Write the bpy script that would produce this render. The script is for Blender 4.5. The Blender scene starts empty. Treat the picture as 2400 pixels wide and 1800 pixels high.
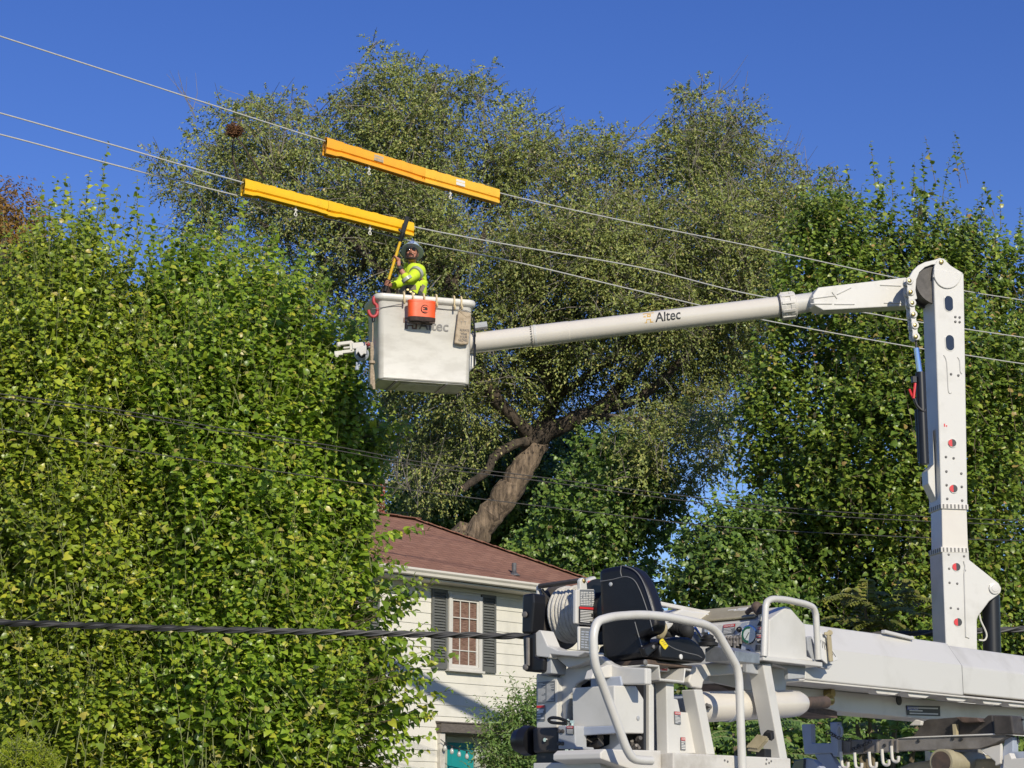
import bpy, bmesh, math, random
import numpy as np
from mathutils import Vector as V, Matrix

random.seed(7)
SC = bpy.context.scene
COL = SC.collection
# ------------------------------------------------------------------ camera, world, sun
F = 4600.0
PITCH = math.atan(1050 / F)
CP, SP = math.cos(PITCH), math.sin(PITCH)
CAM = V((0, 0, 1.6))
cd = bpy.data.cameras.new('camera'); cam = bpy.data.objects.new('camera', cd); COL.objects.link(cam)
cam.location = CAM; cam.rotation_euler = (math.pi / 2 + PITCH, 0, 0)
cd.sensor_width = 36; cd.lens = F / 2400 * 36; cd.clip_start = .1; cd.clip_end = 3000
SC.camera = cam
SUN_EL = math.radians(27); SUN_AZ = math.radians(21)           # azimuth measured from "behind the camera" towards the right
SUN = V((math.sin(SUN_AZ) * math.cos(SUN_EL), -math.cos(SUN_AZ) * math.cos(SUN_EL), math.sin(SUN_EL)))
wd = bpy.data.worlds.new('World'); SC.world = wd; wd.use_nodes = True
nt = wd.node_tree; nt.nodes.clear()
wo = nt.nodes.new('ShaderNodeOutputWorld'); wb = nt.nodes.new('ShaderNodeBackground'); sk = nt.nodes.new('ShaderNodeTexSky')
sk.sky_type = 'NISHITA'; sk.sun_disc = False; sk.sun_elevation = SUN_EL; sk.sun_rotation = math.atan2(SUN.x, SUN.y)
sk.air_density = 1.0; sk.dust_density = 0.0; sk.ozone_density = 3.0; sk.altitude = 200
hs = nt.nodes.new('ShaderNodeHueSaturation'); hs.inputs['Saturation'].default_value = 1.27; hs.inputs['Value'].default_value = 1.0; hs.inputs['Hue'].default_value = .5245
nt.links.new(sk.outputs[0], hs.inputs['Color']); nt.links.new(hs.outputs[0], wb.inputs['Color'])
wb.inputs["Strength"].default_value = 0.093
nt.links.new(wb.outputs[0], wo.inputs[0])
sl = bpy.data.lights.new('sun', 'SUN'); sun = bpy.data.objects.new('sun', sl); COL.objects.link(sun)
sl.energy = 3.3; sl.angle = math.radians(.5); sl.color = (1.0, .925, .77)
sun.rotation_euler = SUN.to_track_quat('Z', 'Y').to_euler(); sun.location = (30, -20, 40)
vs = SC.view_settings; SC.display_settings.display_device = 'sRGB'
vs.view_transform = 'Standard'; vs.look = 'None'; vs.exposure = 0.4; vs.gamma = 1.0; vs.use_curve_mapping = False
SC.cycles.max_bounces = 6; SC.cycles.transparent_max_bounces = 6

# ------------------------------------------------------------------ rays and frames
def ray(px, py):
    u = (px - 1200) / F; v = (900 - py) / F
    return V((u, CP - v * SP, SP + v * CP))
def W(px, py, Y):
    d = ray(px, py); return CAM + d * (Y / d.y)
def on_plane(px, py, q, n):
    d = ray(px, py); return CAM + d * (n.dot(q - CAM) / n.dot(d))
def proj(w):
    d = V(w) - CAM; z = d.y * CP + d.z * SP; up = -d.y * SP + d.z * CP
    return 1200 + F * d.x / z, 900 - F * up / z
class Fr:
    """a vertical plane frame: a along it, n out of it towards the camera, z up"""
    def __init__(s, O, deg):
        t = math.radians(deg); s.O = V(O); s.a = V((math.cos(t), math.sin(t), 0)); s.n = V((math.sin(t), -math.cos(t), 0)); s.z = V((0, 0, 1))
    def P(s, a, n, z): return s.O + s.a * a + s.n * n + s.z * z
    def N(s, px, py, n=0.): return on_plane(px, py, s.O + s.n * n, s.n)
    def A(s, px, py, a=0.): return on_plane(px, py, s.O + s.a * a, s.a)
    def Z(s, px, py, z=0.): return on_plane(px, py, s.O + s.z * z, s.z)
    def L(s, w): d = w - s.O; return d.dot(s.a), d.dot(s.n), d.z
    def rot(s): return Matrix((s.a, -s.n, s.z)).transposed()

# ------------------------------------------------------------------ materials
MATS = {}
def pmat(name, col, rough=.5, metal=0., noise=0., scale=8., bump=0., bscale=60., spec=.5, coat=0., col2=None, detail=5., stretch=None, thr=(.35, .65)):
    m = bpy.data.materials.new(name); m.use_nodes = True; t = m.node_tree; b = t.nodes['Principled BSDF']
    b.inputs['Base Color'].default_value = (*col, 1); b.inputs['Roughness'].default_value = rough; b.inputs['Metallic'].default_value = metal
    b.inputs['Specular IOR Level'].default_value = spec; b.inputs['Coat Weight'].default_value = coat; b.inputs['Coat Roughness'].default_value = .12
    tc = t.nodes.new('ShaderNodeTexCoord'); src = tc.outputs['Object']
    if stretch:
        mp = t.nodes.new('ShaderNodeMapping'); mp.inputs['Scale'].default_value = stretch; t.links.new(src, mp.inputs[0]); src = mp.outputs[0]
    if noise or col2:
        n = t.nodes.new('ShaderNodeTexNoise'); n.inputs['Scale'].default_value = scale; n.inputs['Detail'].default_value = detail; n.inputs['Roughness'].default_value = .62
        t.links.new(src, n.inputs['Vector'])
        r = t.nodes.new('ShaderNodeValToRGB'); r.color_ramp.elements[0].position = thr[0]; r.color_ramp.elements[1].position = thr[1]
        c2 = col2 if col2 else tuple(max(0, c * (1 - noise)) for c in col)
        r.color_ramp.elements[0].color = (*c2, 1); r.color_ramp.elements[1].color = (*col, 1)
        t.links.new(n.outputs['Fac'], r.inputs[0]); t.links.new(r.outputs[0], b.inputs['Base Color'])
        mr = t.nodes.new('ShaderNodeMapRange'); mr.inputs['To Min'].default_value = min(1, rough * 1.35); mr.inputs['To Max'].default_value = rough * .85
        t.links.new(n.outputs['Fac'], mr.inputs['Value']); t.links.new(mr.outputs[0], b.inputs['Roughness'])
    if bump:
        n2 = t.nodes.new('ShaderNodeTexNoise'); n2.inputs['Scale'].default_value = bscale; n2.inputs['Detail'].default_value = 4
        t.links.new(src, n2.inputs['Vector']); bp = t.nodes.new('ShaderNodeBump'); bp.inputs['Strength'].default_value = bump; bp.inputs['Distance'].default_value = .01
        t.links.new(n2.outputs['Fac'], bp.inputs['Height']); t.links.new(bp.outputs[0], b.inputs['Normal'])
    MATS[name] = m; return m
def M(n): return MATS[n]

pmat('white_paint', (.61, .59, .545), .32, col2=(.50, .48, .43), thr=(.26, .5), scale=2.6, coat=.25, detail=7, bump=.03, bscale=25)
pmat('white_worn', (.63, .60, .545), .42, col2=(.42, .385, .33), scale=3.2, thr=(.28, .46), coat=.1, detail=9, bump=.04, bscale=40)
pmat('fibreglass', (.66, .63, .57), .38, col2=(.56, .53, .47), scale=3.0, coat=.2, stretch=(1, 1, 2.4), detail=8, thr=(.36, .56))
pmat('boom_white', (.67, .62, .54), .22, noise=.05, scale=3, coat=.4)
pmat('bucket_bottom', (.62, .60, .54), .6, col2=(.34, .32, .29), scale=4, thr=(.3, .6))
pmat('grey_paint', (.42, .43, .44), .45, noise=.25, scale=5, bump=.05)
pmat('blue_grey', (.40, .44, .52), .45, noise=.2, scale=4)
pmat('dark_steel', (.075, .065, .058), .5, noise=.5, scale=9, bump=.1)
pmat('rusty_steel', (.13, .085, .06), .65, col2=(.05, .04, .035), scale=9, bump=.15)
pmat('worn_steel', (.30, .275, .25), .5, metal=.3, col2=(.17, .15, .13), scale=6, bump=.08)
pmat('galvanised', (.48, .50, .52), .38, metal=.7, noise=.3, scale=16)
pmat('chrome', (.75, .76, .78), .12, metal=1.)
pmat('black_plastic', (.012, .012, .014), .34, noise=.4, scale=8)
pmat('black_vinyl', (.011, .011, .013), .38, noise=.4, scale=4, bump=.10, bscale=160)
pmat('seat_piping', (.16, .16, .16), .45)
pmat('rubber', (.013, .013, .013), .6)
pmat('bronze', (.42, .33, .14), .32, metal=.9)
pmat('tan_paint', (.50, .43, .27), .5, col2=(.34, .28, .17), scale=7)
pmat('tan_cover', (.42, .37, .24), .55, col2=(.30, .26, .17), scale=6)
pmat('rope_white', (.62, .585, .51), .8, noise=.25, scale=30, bump=.5, bscale=120)
pmat('rope_tan', (.46, .36, .25), .85, noise=.35, scale=40, bump=.5, bscale=120)
pmat('red_paint', (.50, .045, .05), .4, noise=.2, scale=10)
pmat('pink_red', (.55, .11, .10), .45, noise=.3, scale=14)
pmat('decal_black', (.03, .03, .033), .4)
pmat('decal_red', (.62, .03, .035), .4)
pmat('decal_white', (.66, .65, .62), .45)
pmat('decal_grey', (.17, .18, .19), .4)
pmat('decal_blue', (.06, .09, .36), .4)
pmat('ink', (.022, .022, .025), .45)
pmat('ink_grey', (.20, .19, .18), .5, noise=.3, scale=30)
pmat('gold', (.60, .36, .07), .45)
pmat('gold_worn', (.22, .13, .09), .55, noise=.3, scale=30)
pmat('orange_bag', (.86, .10, .012), .42, noise=.12, scale=10, bump=.06, bscale=30)
pmat('canvas_tan', (.45, .36, .25), .85, col2=(.30, .23, .15), scale=14, bump=.3, bscale=90, thr=(.3, .55))
pmat('cover_yellow', (.85, .50, .005), .42, noise=.12, scale=7, bump=.03)
pmat('cover_orange', (.86, .40, .02), .45, noise=.14, scale=6, bump=.03)
pmat('cover_amber', (.86, .48, .035), .45, noise=.14, scale=6, bump=.03)
pmat('clip_white', (.64, .61, .53), .5)
pmat('cream_hook', (.72, .57, .32), .45, noise=.2, scale=20)
pmat('wire_alu', (.52, .51, .47), .5, metal=.05, noise=.2, scale=40)
pmat('cable_black', (.020, .020, .021), .55)
pmat('cable_grey', (.075, .07, .066), .45, noise=.3, scale=30)
pmat('hivis', (.60, .78, .03), .75, noise=.12, scale=12, bump=.25, bscale=22)
pmat('hivis_green', (.07, .20, .03), .75, noise=.3, scale=12)
pmat('reflective', (.38, .39, .33), .35)
pmat('skin', (.46, .20, .125), .5, noise=.15, scale=25)
pmat('beard', (.045, .025, .018), .8, noise=.4, scale=60)
pmat('lips', (.30, .10, .08), .5)
pmat('trousers', (.05, .055, .075), .85, noise=.3, scale=10)
pmat('hat_blue', (.36, .45, .56), .35, noise=.1, scale=10)
pmat('lens_black', (.008, .008, .009), .06, spec=.9)
pmat('webbing', (.23, .19, .14), .8, noise=.3, scale=30)
pmat('strap_black', (.02, .02, .02), .7)
pmat('stick_yellow', (.75, .46, .015), .35, noise=.15, scale=20)
pmat('leather', (.045, .025, .018), .7, noise=.4, scale=20)
pmat('yellow_tag', (.80, .62, .02), .5)
pmat('glass', (.03, .035, .04), .05, spec=.8)
pmat('pvc_white', (.60, .58, .54), .4, noise=.06, scale=4)
pmat('gutter_white', (.61, .58, .51), .38, noise=.08, scale=3)
pmat('soffit', (.66, .63, .56), .7, noise=.1, scale=3)
pmat('shutter_grey', (.13, .135, .13), .6, noise=.2, scale=9)
pmat('grey_wood', (.15, .13, .115), .8, noise=.4, scale=12, stretch=(1, 1, 8), bump=.3)
pmat('teal_door', (.012, .26, .27), .35, noise=.08, scale=4)
pmat('door_trim', (.42, .45, .38), .5, noise=.2, scale=6)
pmat('dark_room', (.02, .02, .02), .9)
pmat('bulb_glass', (.62, .62, .58), .15, spec=.8)
pmat('lead_grey', (.13, .13, .14), .6, noise=.3, scale=9)
pmat('tar', (.03, .03, .03), .9)
pmat('concrete', (.36, .35, .32), .9, noise=.2, scale=6, bump=.2)
pmat('asphalt', (.055, .055, .058), .9, noise=.3, scale=30, bump=.3, bscale=200)
pmat('tyre', (.02, .02, .02), .85, bump=.2)
pmat('gauge_face', (.70, .74, .68), .4)
pmat('gauge_green', (.02, .12, .07), .4)
pmat('nest', (.20, .09, .035), .95, noise=.5, scale=30)

# siding: clean white with thin weathering, in the house's own object space
def siding_mat():
    m = pmat('siding', (.70, .675, .60), .5, col2=(.54, .525, .47), scale=1.6, stretch=(1, 1, .7), detail=8, thr=(.22, .50))
siding_mat()
def shingle_mat():
    m = bpy.data.materials.new('shingles'); m.use_nodes = True; t = m.node_tree; b = t.nodes['Principled BSDF']; b.inputs['Roughness'].default_value = .9
    uv = t.nodes.new('ShaderNodeUVMap')
    br = t.nodes.new('ShaderNodeTexBrick'); br.inputs['Scale'].default_value = 1; br.inputs['Brick Width'].default_value = .32; br.inputs['Row Height'].default_value = .135
    br.inputs['Mortar Size'].default_value = .006; br.inputs['Color1'].default_value = (.27, .135, .095, 1); br.inputs['Color2'].default_value = (.33, .175, .125, 1); br.inputs['Mortar'].default_value = (.12, .052, .04, 1)
    br.inputs['Bias'].default_value = -.1
    nz = t.nodes.new('ShaderNodeTexNoise'); nz.inputs['Scale'].default_value = 2.2; nz.inputs['Detail'].default_value = 8
    mx = t.nodes.new('ShaderNodeMix'); mx.data_type = 'RGBA'; mx.blend_type = 'MULTIPLY'; mx.inputs[0].default_value = .7
    cr = t.nodes.new('ShaderNodeValToRGB'); cr.color_ramp.elements[0].position = .3; cr.color_ramp.elements[0].color = (.55, .55, .55, 1); cr.color_ramp.elements[1].position = .7; cr.color_ramp.elements[1].color = (1.15, 1.1, 1.05, 1)
    mp = t.nodes.new('ShaderNodeMapping'); mp.inputs['Scale'].default_value = (3, 14, 1)
    t.links.new(uv.outputs[0], mp.inputs[0]); t.links.new(mp.outputs[0], nz.inputs['Vector']); t.links.new(uv.outputs[0], br.inputs['Vector'])
    t.links.new(nz.outputs['Fac'], cr.inputs[0]); t.links.new(br.outputs['Color'], mx.inputs[6]); t.links.new(cr.outputs[0], mx.inputs[7]); t.links.new(mx.outputs[2], b.inputs['Base Color'])
    bp = t.nodes.new('ShaderNodeBump'); bp.inputs['Strength'].default_value = .6; bp.inputs['Distance'].default_value = .012
    t.links.new(nz.outputs['Fac'], bp.inputs['Height']); t.links.new(bp.outputs[0], b.inputs['Normal'])
    MATS['shingles'] = m
shingle_mat()
def brick_mat():
    m = bpy.data.materials.new('brick'); m.use_nodes = True; t = m.node_tree; b = t.nodes['Principled BSDF']; b.inputs['Roughness'].default_value = .9
    uv = t.nodes.new('ShaderNodeUVMap'); br = t.nodes.new('ShaderNodeTexBrick'); br.inputs['Scale'].default_value = 1
    br.inputs['Brick Width'].default_value = .20; br.inputs['Row Height'].default_value = .072; br.inputs['Mortar Size'].default_value = .007
    br.inputs['Color1'].default_value = (.30, .075, .05, 1); br.inputs['Color2'].default_value = (.22, .05, .04, 1); br.inputs['Mortar'].default_value = (.42, .38, .33, 1)
    t.links.new(uv.outputs[0], br.inputs['Vector']); t.links.new(br.outputs['Color'], b.inputs['Base Color'])
    bp = t.nodes.new('ShaderNodeBump'); bp.inputs['Strength'].default_value = .5; bp.inputs['Distance'].default_value = .01; bp.invert = True
    t.links.new(br.outputs['Fac'], bp.inputs['Height']); t.links.new(bp.outputs[0], b.inputs['Normal'])
    MATS['brick'] = m
brick_mat()
def blind_mat():
    m = bpy.data.materials.new('bamboo_blind'); m.use_nodes = True; t = m.node_tree; b = t.nodes['Principled BSDF']; b.inputs['Roughness'].default_value = .7
    tc = t.nodes.new('ShaderNodeTexCoord'); mp = t.nodes.new('ShaderNodeMapping'); mp.inputs['Scale'].default_value = (6, 6, 60); nz = t.nodes.new('ShaderNodeTexNoise'); nz.inputs['Scale'].default_value = 1.5
    cr = t.nodes.new('ShaderNodeValToRGB'); cr.color_ramp.elements[0].position = .35; cr.color_ramp.elements[0].color = (.22, .11, .08, 1); cr.color_ramp.elements[1].position = .65; cr.color_ramp.elements[1].color = (.46, .28, .21, 1)
    t.links.new(tc.outputs['Object'], mp.inputs[0]); t.links.new(mp.outputs[0], nz.inputs['Vector']); t.links.new(nz.outputs['Fac'], cr.inputs[0]); t.links.new(cr.outputs[0], b.inputs['Base Color'])
    MATS['bamboo_blind'] = m
blind_mat()
def pane_mat():
    m = bpy.data.materials.new('window_pane'); m.use_nodes = True; t = m.node_tree; t.nodes.clear()
    o = t.nodes.new('ShaderNodeOutputMaterial'); mx = t.nodes.new('ShaderNodeMixShader'); tr = t.nodes.new('ShaderNodeBsdfTransparent'); gl = t.nodes.new('ShaderNodeBsdfGlossy'); gl.inputs['Roughness'].default_value = .02
    tr.inputs[0].default_value = (.82, .84, .85, 1); fr = t.nodes.new('ShaderNodeLayerWeight'); fr.inputs[0].default_value = .2
    t.links.new(fr.outputs['Facing'], mx.inputs[0]); t.links.new(tr.outputs[0], mx.inputs[1]); t.links.new(gl.outputs[0], mx.inputs[2]); t.links.new(mx.outputs[0], o.inputs[0]); MATS['window_pane'] = m
pane_mat()
def bark_mat(name, c1, c2, sc=6.):
    m = bpy.data.materials.new(name); m.use_nodes = True; t = m.node_tree; b = t.nodes['Principled BSDF']; b.inputs['Roughness'].default_value = .95
    tc = t.nodes.new('ShaderNodeTexCoord'); mp = t.nodes.new('ShaderNodeMapping'); mp.inputs['Scale'].default_value = (1.6, 1.6, .35); nz = t.nodes.new('ShaderNodeTexNoise'); nz.inputs['Scale'].default_value = sc; nz.inputs['Detail'].default_value = 7; nz.inputs['Roughness'].default_value = .7
    cr = t.nodes.new('ShaderNodeValToRGB'); cr.color_ramp.elements[0].position = .38; cr.color_ramp.elements[0].color = (*c1, 1); cr.color_ramp.elements[1].position = .66; cr.color_ramp.elements[1].color = (*c2, 1)
    t.links.new(tc.outputs['Object'], mp.inputs[0]); t.links.new(mp.outputs[0], nz.inputs['Vector']); t.links.new(nz.outputs['Fac'], cr.inputs[0]); t.links.new(cr.outputs[0], b.inputs['Base Color'])
    bp = t.nodes.new('ShaderNodeBump'); bp.inputs['Strength'].default_value = 1.; bp.inputs['Distance'].default_value = .06
    t.links.new(nz.outputs['Fac'], bp.inputs['Height']); t.links.new(bp.outputs[0], b.inputs['Normal']); MATS[name] = m
bark_mat('bark_elm', (.075, .055, .04), (.34, .25, .17))
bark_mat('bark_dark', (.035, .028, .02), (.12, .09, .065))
bark_mat('bark_hedge', (.10, .075, .045), (.25, .20, .12))
pmat('twig_pale', (.26, .23, .19), .9, noise=.3, scale=10)
pmat('twig_green', (.22, .24, .09), .8, noise=.3, scale=10)
pmat('cut_wood', (.55, .40, .24), .85, noise=.2, scale=20)
def leaf_mat(name, cols, rough=.42, transl=.3, tcol=(.30, .42, .05), patch=1.2, spec=.5, scol=None):
    """cols: list of (position, colour) over a per-leaf random value; a soft noise shifts whole sprays"""
    m = bpy.data.materials.new(name); m.use_nodes = True; t = m.node_tree; b = t.nodes['Principled BSDF']
    b.inputs['Roughness'].default_value = rough; b.inputs['Specular IOR Level'].default_value = spec
    g = t.nodes.new('ShaderNodeNewGeometry'); cr = t.nodes.new('ShaderNodeValToRGB'); e = cr.color_ramp.elements
    e[0].position = cols[0][0]; e[0].color = (*cols[0][1], 1); e[1].position = cols[1][0]; e[1].color = (*cols[1][1], 1)
    for p, c in cols[2:]:
        k = e.new(p); k.color = (*c, 1)
    tc = t.nodes.new('ShaderNodeTexCoord'); nz = t.nodes.new('ShaderNodeTexNoise'); nz.inputs['Scale'].default_value = patch; nz.inputs['Detail'].default_value = 3
    t.links.new(tc.outputs['Object'], nz.inputs['Vector'])
    mr = t.nodes.new('ShaderNodeMapRange'); mr.inputs['From Min'].default_value = .3; mr.inputs['From Max'].default_value = .7; mr.inputs['To Min'].default_value = .72; mr.inputs['To Max'].default_value = 1.25
    mx = t.nodes.new('ShaderNodeVectorMath'); mx.operation = 'SCALE'
    t.links.new(nz.outputs['Fac'], mr.inputs['Value']); t.links.new(g.outputs['Random Per Island'], cr.inputs[0]); t.links.new(cr.outputs[0], mx.inputs[0]); t.links.new(mr.outputs[0], mx.inputs['Scale']); t.links.new(mx.outputs[0], b.inputs['Base Color'])
    tl = t.nodes.new('ShaderNodeBsdfTranslucent'); tm = t.nodes.new('ShaderNodeMix'); tm.data_type = 'RGBA'; tm.blend_type = 'MIX'; tm.inputs[0].default_value = .6
    t.links.new(mx.outputs[0], tm.inputs[6]); tm.inputs[7].default_value = (*tcol, 1); t.links.new(tm.outputs[2], tl.inputs[0])
    ms = t.nodes.new('ShaderNodeMixShader'); ms.inputs[0].default_value = transl; t.links.new(b.outputs[0], ms.inputs[1]); t.links.new(tl.outputs[0], ms.inputs[2])
    t.links.new(ms.outputs[0], t.nodes['Material Output'].inputs[0]); MATS[name] = m
leaf_mat('leaf_mulberry', [(0, (0.146, 0.241, 0.028)), (.3, (0.221, 0.333, 0.034)), (.62, (0.294, 0.425, 0.042)), (.86, (0.412, 0.510, 0.049)), (.965, (0.569, 0.549, 0.063)), (.982, (0.569, 0.468, 0.140)), (1, (0.569, 0.510, 0.168))], .36, .42, (.28, .42, .03), 1.1, .6)
leaf_mat('leaf_mulberry_yellow', [(0, (0.165, 0.239, 0.026)), (.3, (0.234, 0.319, 0.032)), (.62, (0.330, 0.412, 0.039)), (.86, (0.427, 0.484, 0.046)), (.965, (0.569, 0.549, 0.059)), (.982, (0.569, 0.466, 0.105)), (1, (0.569, 0.478, 0.158))], .36, .36, (.32, .42, .03), .9, .6)
leaf_mat('leaf_elm', [(0, (0.156, 0.195, 0.058)), (.35, (0.227, 0.273, 0.072)), (.7, (0.305, 0.345, 0.085)), (.93, (0.390, 0.390, 0.111)), (1, (0.481, 0.377, 0.169))], .5, .22, (.20, .24, .05), .55, .4)
leaf_mat('leaf_right', [(0, (0.089, 0.153, 0.025)), (.35, (0.143, 0.223, 0.032)), (.7, (0.214, 0.294, 0.038)), (.94, (0.321, 0.376, 0.057)), (.985, (0.428, 0.306, 0.101)), (1, (0.500, 0.294, 0.113))], .36, .26, (.24, .34, .04), .8, .5)
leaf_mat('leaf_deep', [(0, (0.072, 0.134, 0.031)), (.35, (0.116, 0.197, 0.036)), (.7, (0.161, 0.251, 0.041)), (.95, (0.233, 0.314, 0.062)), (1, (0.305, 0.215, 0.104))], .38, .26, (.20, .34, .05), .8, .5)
leaf_mat('leaf_autumn', [(0, (0.108, 0.078, 0.014)), (.4, (0.204, 0.120, 0.024)), (.75, (0.312, 0.180, 0.036)), (1, (0.432, 0.240, 0.072))], .5, .3, (.35, .22, .05), 1.0, .4)
leaf_mat('leaf_frond', [(0, (.12, .15, .03)), (.5, (.19, .21, .04)), (1, (.27, .24, .06))], .42, .3, (.26, .30, .05), 1.0, .5)
leaf_mat('leaf_shrub', [(0, (.09, .17, .04)), (.5, (.15, .25, .06)), (1, (.24, .34, .09))], .4, .3, (.28, .42, .06), 2.0, .5)
leaf_mat('leaf_gold', [(0, (0.168, 0.240, 0.012)), (.5, (0.264, 0.324, 0.018)), (1, (0.360, 0.396, 0.024))], .45, .35, (.36, .42, .03), 3.0, .4)
leaf_mat('leaf_lawn', [(0, (0.040, 0.080, 0.020)), (1, (0.090, 0.140, 0.030))], .6, .2, (.2, .3, .05), 1.0, .3)

# ------------------------------------------------------------------ object helpers
ORG = {}
def link(o):
    COL.objects.link(o); return o
def thing(name, label, cat, loc, group=None, kind=None):
    o = bpy.data.objects.new(name, None); link(o); o.location = loc; o.empty_display_size = .2
    o['label'] = label; o['category'] = cat
    if group: o['group'] = group
    if kind: o['kind'] = kind
    ORG[o.name] = V(loc); return o
def tag(o, label, cat, group=None, kind=None):
    if label: o['label'] = label
    if cat: o['category'] = cat
    if group: o['group'] = group
    if kind: o['kind'] = kind
    return o
def root_org(p):
    while p is not None:
        if p.name in ORG: return ORG[p.name]
        p = p.parent
    return V((0, 0, 0))
class MB:
    def __init__(s): s.v = []; s.f = []; s.mi = []; s.cur = 0
    def add(s, vs, fs):
        k = len(s.v); s.v += [V(p) for p in vs]; s.f += [[k + i for i in f] for f in fs]; s.mi += [s.cur] * len(fs); return s
    def prism(s, pts, ext):
        """polygon pts (world) extruded by vector ext"""
        n = len(pts); ext = V(ext); vs = list(pts) + [p + ext for p in pts]
        nrm = V((0, 0, 0))
        for i in range(n): nrm += V(pts[i]).cross(V(pts[(i + 1) % n]))
        flip = nrm.dot(ext) < 0
        fs = [list(range(n))[::1 if flip else -1], [n + i for i in range(n)][::-1 if flip else 1]]
        for i in range(n):
            j = (i + 1) % n; q = [i, j, n + j, n + i]; fs.append(q[::-1] if flip else q)
        return s.add(vs, fs)
    def box(s, c, x, y, z):
        """centre c and three half-axis vectors"""
        c, x, y, z = V(c), V(x), V(y), V(z)
        return s.prism([c - x - y - z, c + x - y - z, c + x + y - z, c - x + y - z], z * 2)
    def beam(s, p, q, w, h, up=V((0, 0, 1))):
        p, q = V(p), V(q); d = (q - p).normalized(); sd = d.cross(up)
        if sd.length < 1e-4: sd = d.cross(V((1, 0, 0)))
        sd.normalize(); u = sd.cross(d).normalized()
        a = [p - sd * w / 2 - u * h / 2, p + sd * w / 2 - u * h / 2, p + sd * w / 2 + u * h / 2, p - sd * w / 2 + u * h / 2]
        return s.prism(a, q - p)
    def tube(s, pts, r, seg=10, closed=False, caps=True):
        pts = [V(p) for p in pts]; n = len(pts); rs = r if hasattr(r, '__len__') else [r] * n
        k = len(s.v); prev = None
        for i in range(n):
            if closed: d = pts[(i + 1) % n] - pts[i - 1]
            else: d = pts[min(i + 1, n - 1)] - pts[max(i - 1, 0)]
            d.normalize()
            if prev is None:
                u = d.cross(V((0, 0, 1)))
                if u.length < .1: u = d.cross(V((1, 0, 0)))
            else: u = prev - d * prev.dot(d)
            u.normalize(); prev = u; w = d.cross(u)
            for j in range(seg):
                t = 2 * math.pi * j / seg; s.v.append(pts[i] + (u * math.cos(t) + w * math.sin(t)) * rs[i])
        m = n if closed else n - 1
        for i in range(m):
            for j in range(seg):
                a = k + i * seg; b = k + ((i + 1) % n) * seg; j2 = (j + 1) % seg
                s.f.append([a + j, a + j2, b + j2, b + j]); s.mi.append(s.cur)
        if caps and not closed:
            s.f.append([k + j for j in range(seg)][::-1]); s.mi.append(s.cur)
            s.f.append([k + (n - 1) * seg + j for j in range(seg)]); s.mi.append(s.cur)
        return s
    def cyl(s, p, q, r, seg=16, r2=None): return s.tube([p, q], [r, r if r2 is None else r2], seg)
    def lathe(s, c, ax, prof, seg=24, u0=None):
        """prof: list of (along, radius)"""
        ax = V(ax).normalized(); u = ax.cross(V((0, 0, 1)))
        if u.length < .1: u = ax.cross(V((1, 0, 0)))
        u.normalize(); w = ax.cross(u); k = len(s.v)
        for h, r in prof:
            for j in range(seg):
                t = 2 * math.pi * j / seg; s.v.append(V(c) + ax * h + (u * math.cos(t) + w * math.sin(t)) * max(r, 1e-4))
        for i in range(len(prof) - 1):
            for j in range(seg):
                j2 = (j + 1) % seg; s.f.append([k + i * seg + j, k + i * seg + j2, k + (i + 1) * seg + j2, k + (i + 1) * seg + j]); s.mi.append(s.cur)
        s.f.append([k + j for j in range(seg)][::-1]); s.mi.append(s.cur)
        s.f.append([k + (len(prof) - 1) * seg + j for j in range(seg)]); s.mi.append(s.cur)
        return s
    def ell(s, c, x, y, z, nu=16, nv=10, keep=None):
        c, x, y, z = V(c), V(x), V(y), V(z); k = len(s.v)
        for i in range(nv + 1):
            t = math.pi * i / nv
            for j in range(nu):
                p = 2 * math.pi * j / nu; s.v.append(c + x * (math.sin(t) * math.cos(p)) + y * (math.sin(t) * math.sin(p)) + z * math.cos(t))
        for i in range(nv):
            for j in range(nu):
                j2 = (j + 1) % nu; s.f.append([k + i * nu + j, k + (i + 1) * nu + j, k + (i + 1) * nu + j2, k + i * nu + j2]); s.mi.append(s.cur)
        return s
    def build(s, name, mat, parent=None, bevel=0, smooth=False, seg=2, sub=0, uv=None):
        o0 = root_org(parent); me = bpy.data.meshes.new(name)
        me.from_pydata([tuple(p - o0) for p in s.v], [], s.f); me.update()
        for mm in (mat if isinstance(mat, (list, tuple)) else [mat]): me.materials.append(M(mm) if isinstance(mm, str) else mm)
        if max(s.mi, default=0): me.polygons.foreach_set('material_index', s.mi)
        if uv:
            ul = me.uv_layers.new(name='UVMap')
            for p in me.polygons:
                for li in p.loop_indices: ul.data[li].uv = uv(V(s.v[me.loops[li].vertex_index]), p)
        bm = bmesh.new(); bm.from_mesh(me); bmesh.ops.recalc_face_normals(bm, faces=bm.faces)
        bm.to_mesh(me); bm.free()
        o = bpy.data.objects.new(name, me); link(o)
        if parent is not None: o.parent = parent
        if smooth:
            me.polygons.foreach_set('use_smooth', [True] * len(me.polygons))
            me.set_sharp_from_angle(angle=math.radians(40))
        if bevel:
            b = o.modifiers.new('bevel', 'BEVEL'); b.width = bevel; b.segments = seg; b.limit_method = 'ANGLE'; b.angle_limit = math.radians(35)
        if sub:
            b = o.modifiers.new('sub', 'SUBSURF'); b.levels = sub; b.render_levels = sub
        return o
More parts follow.
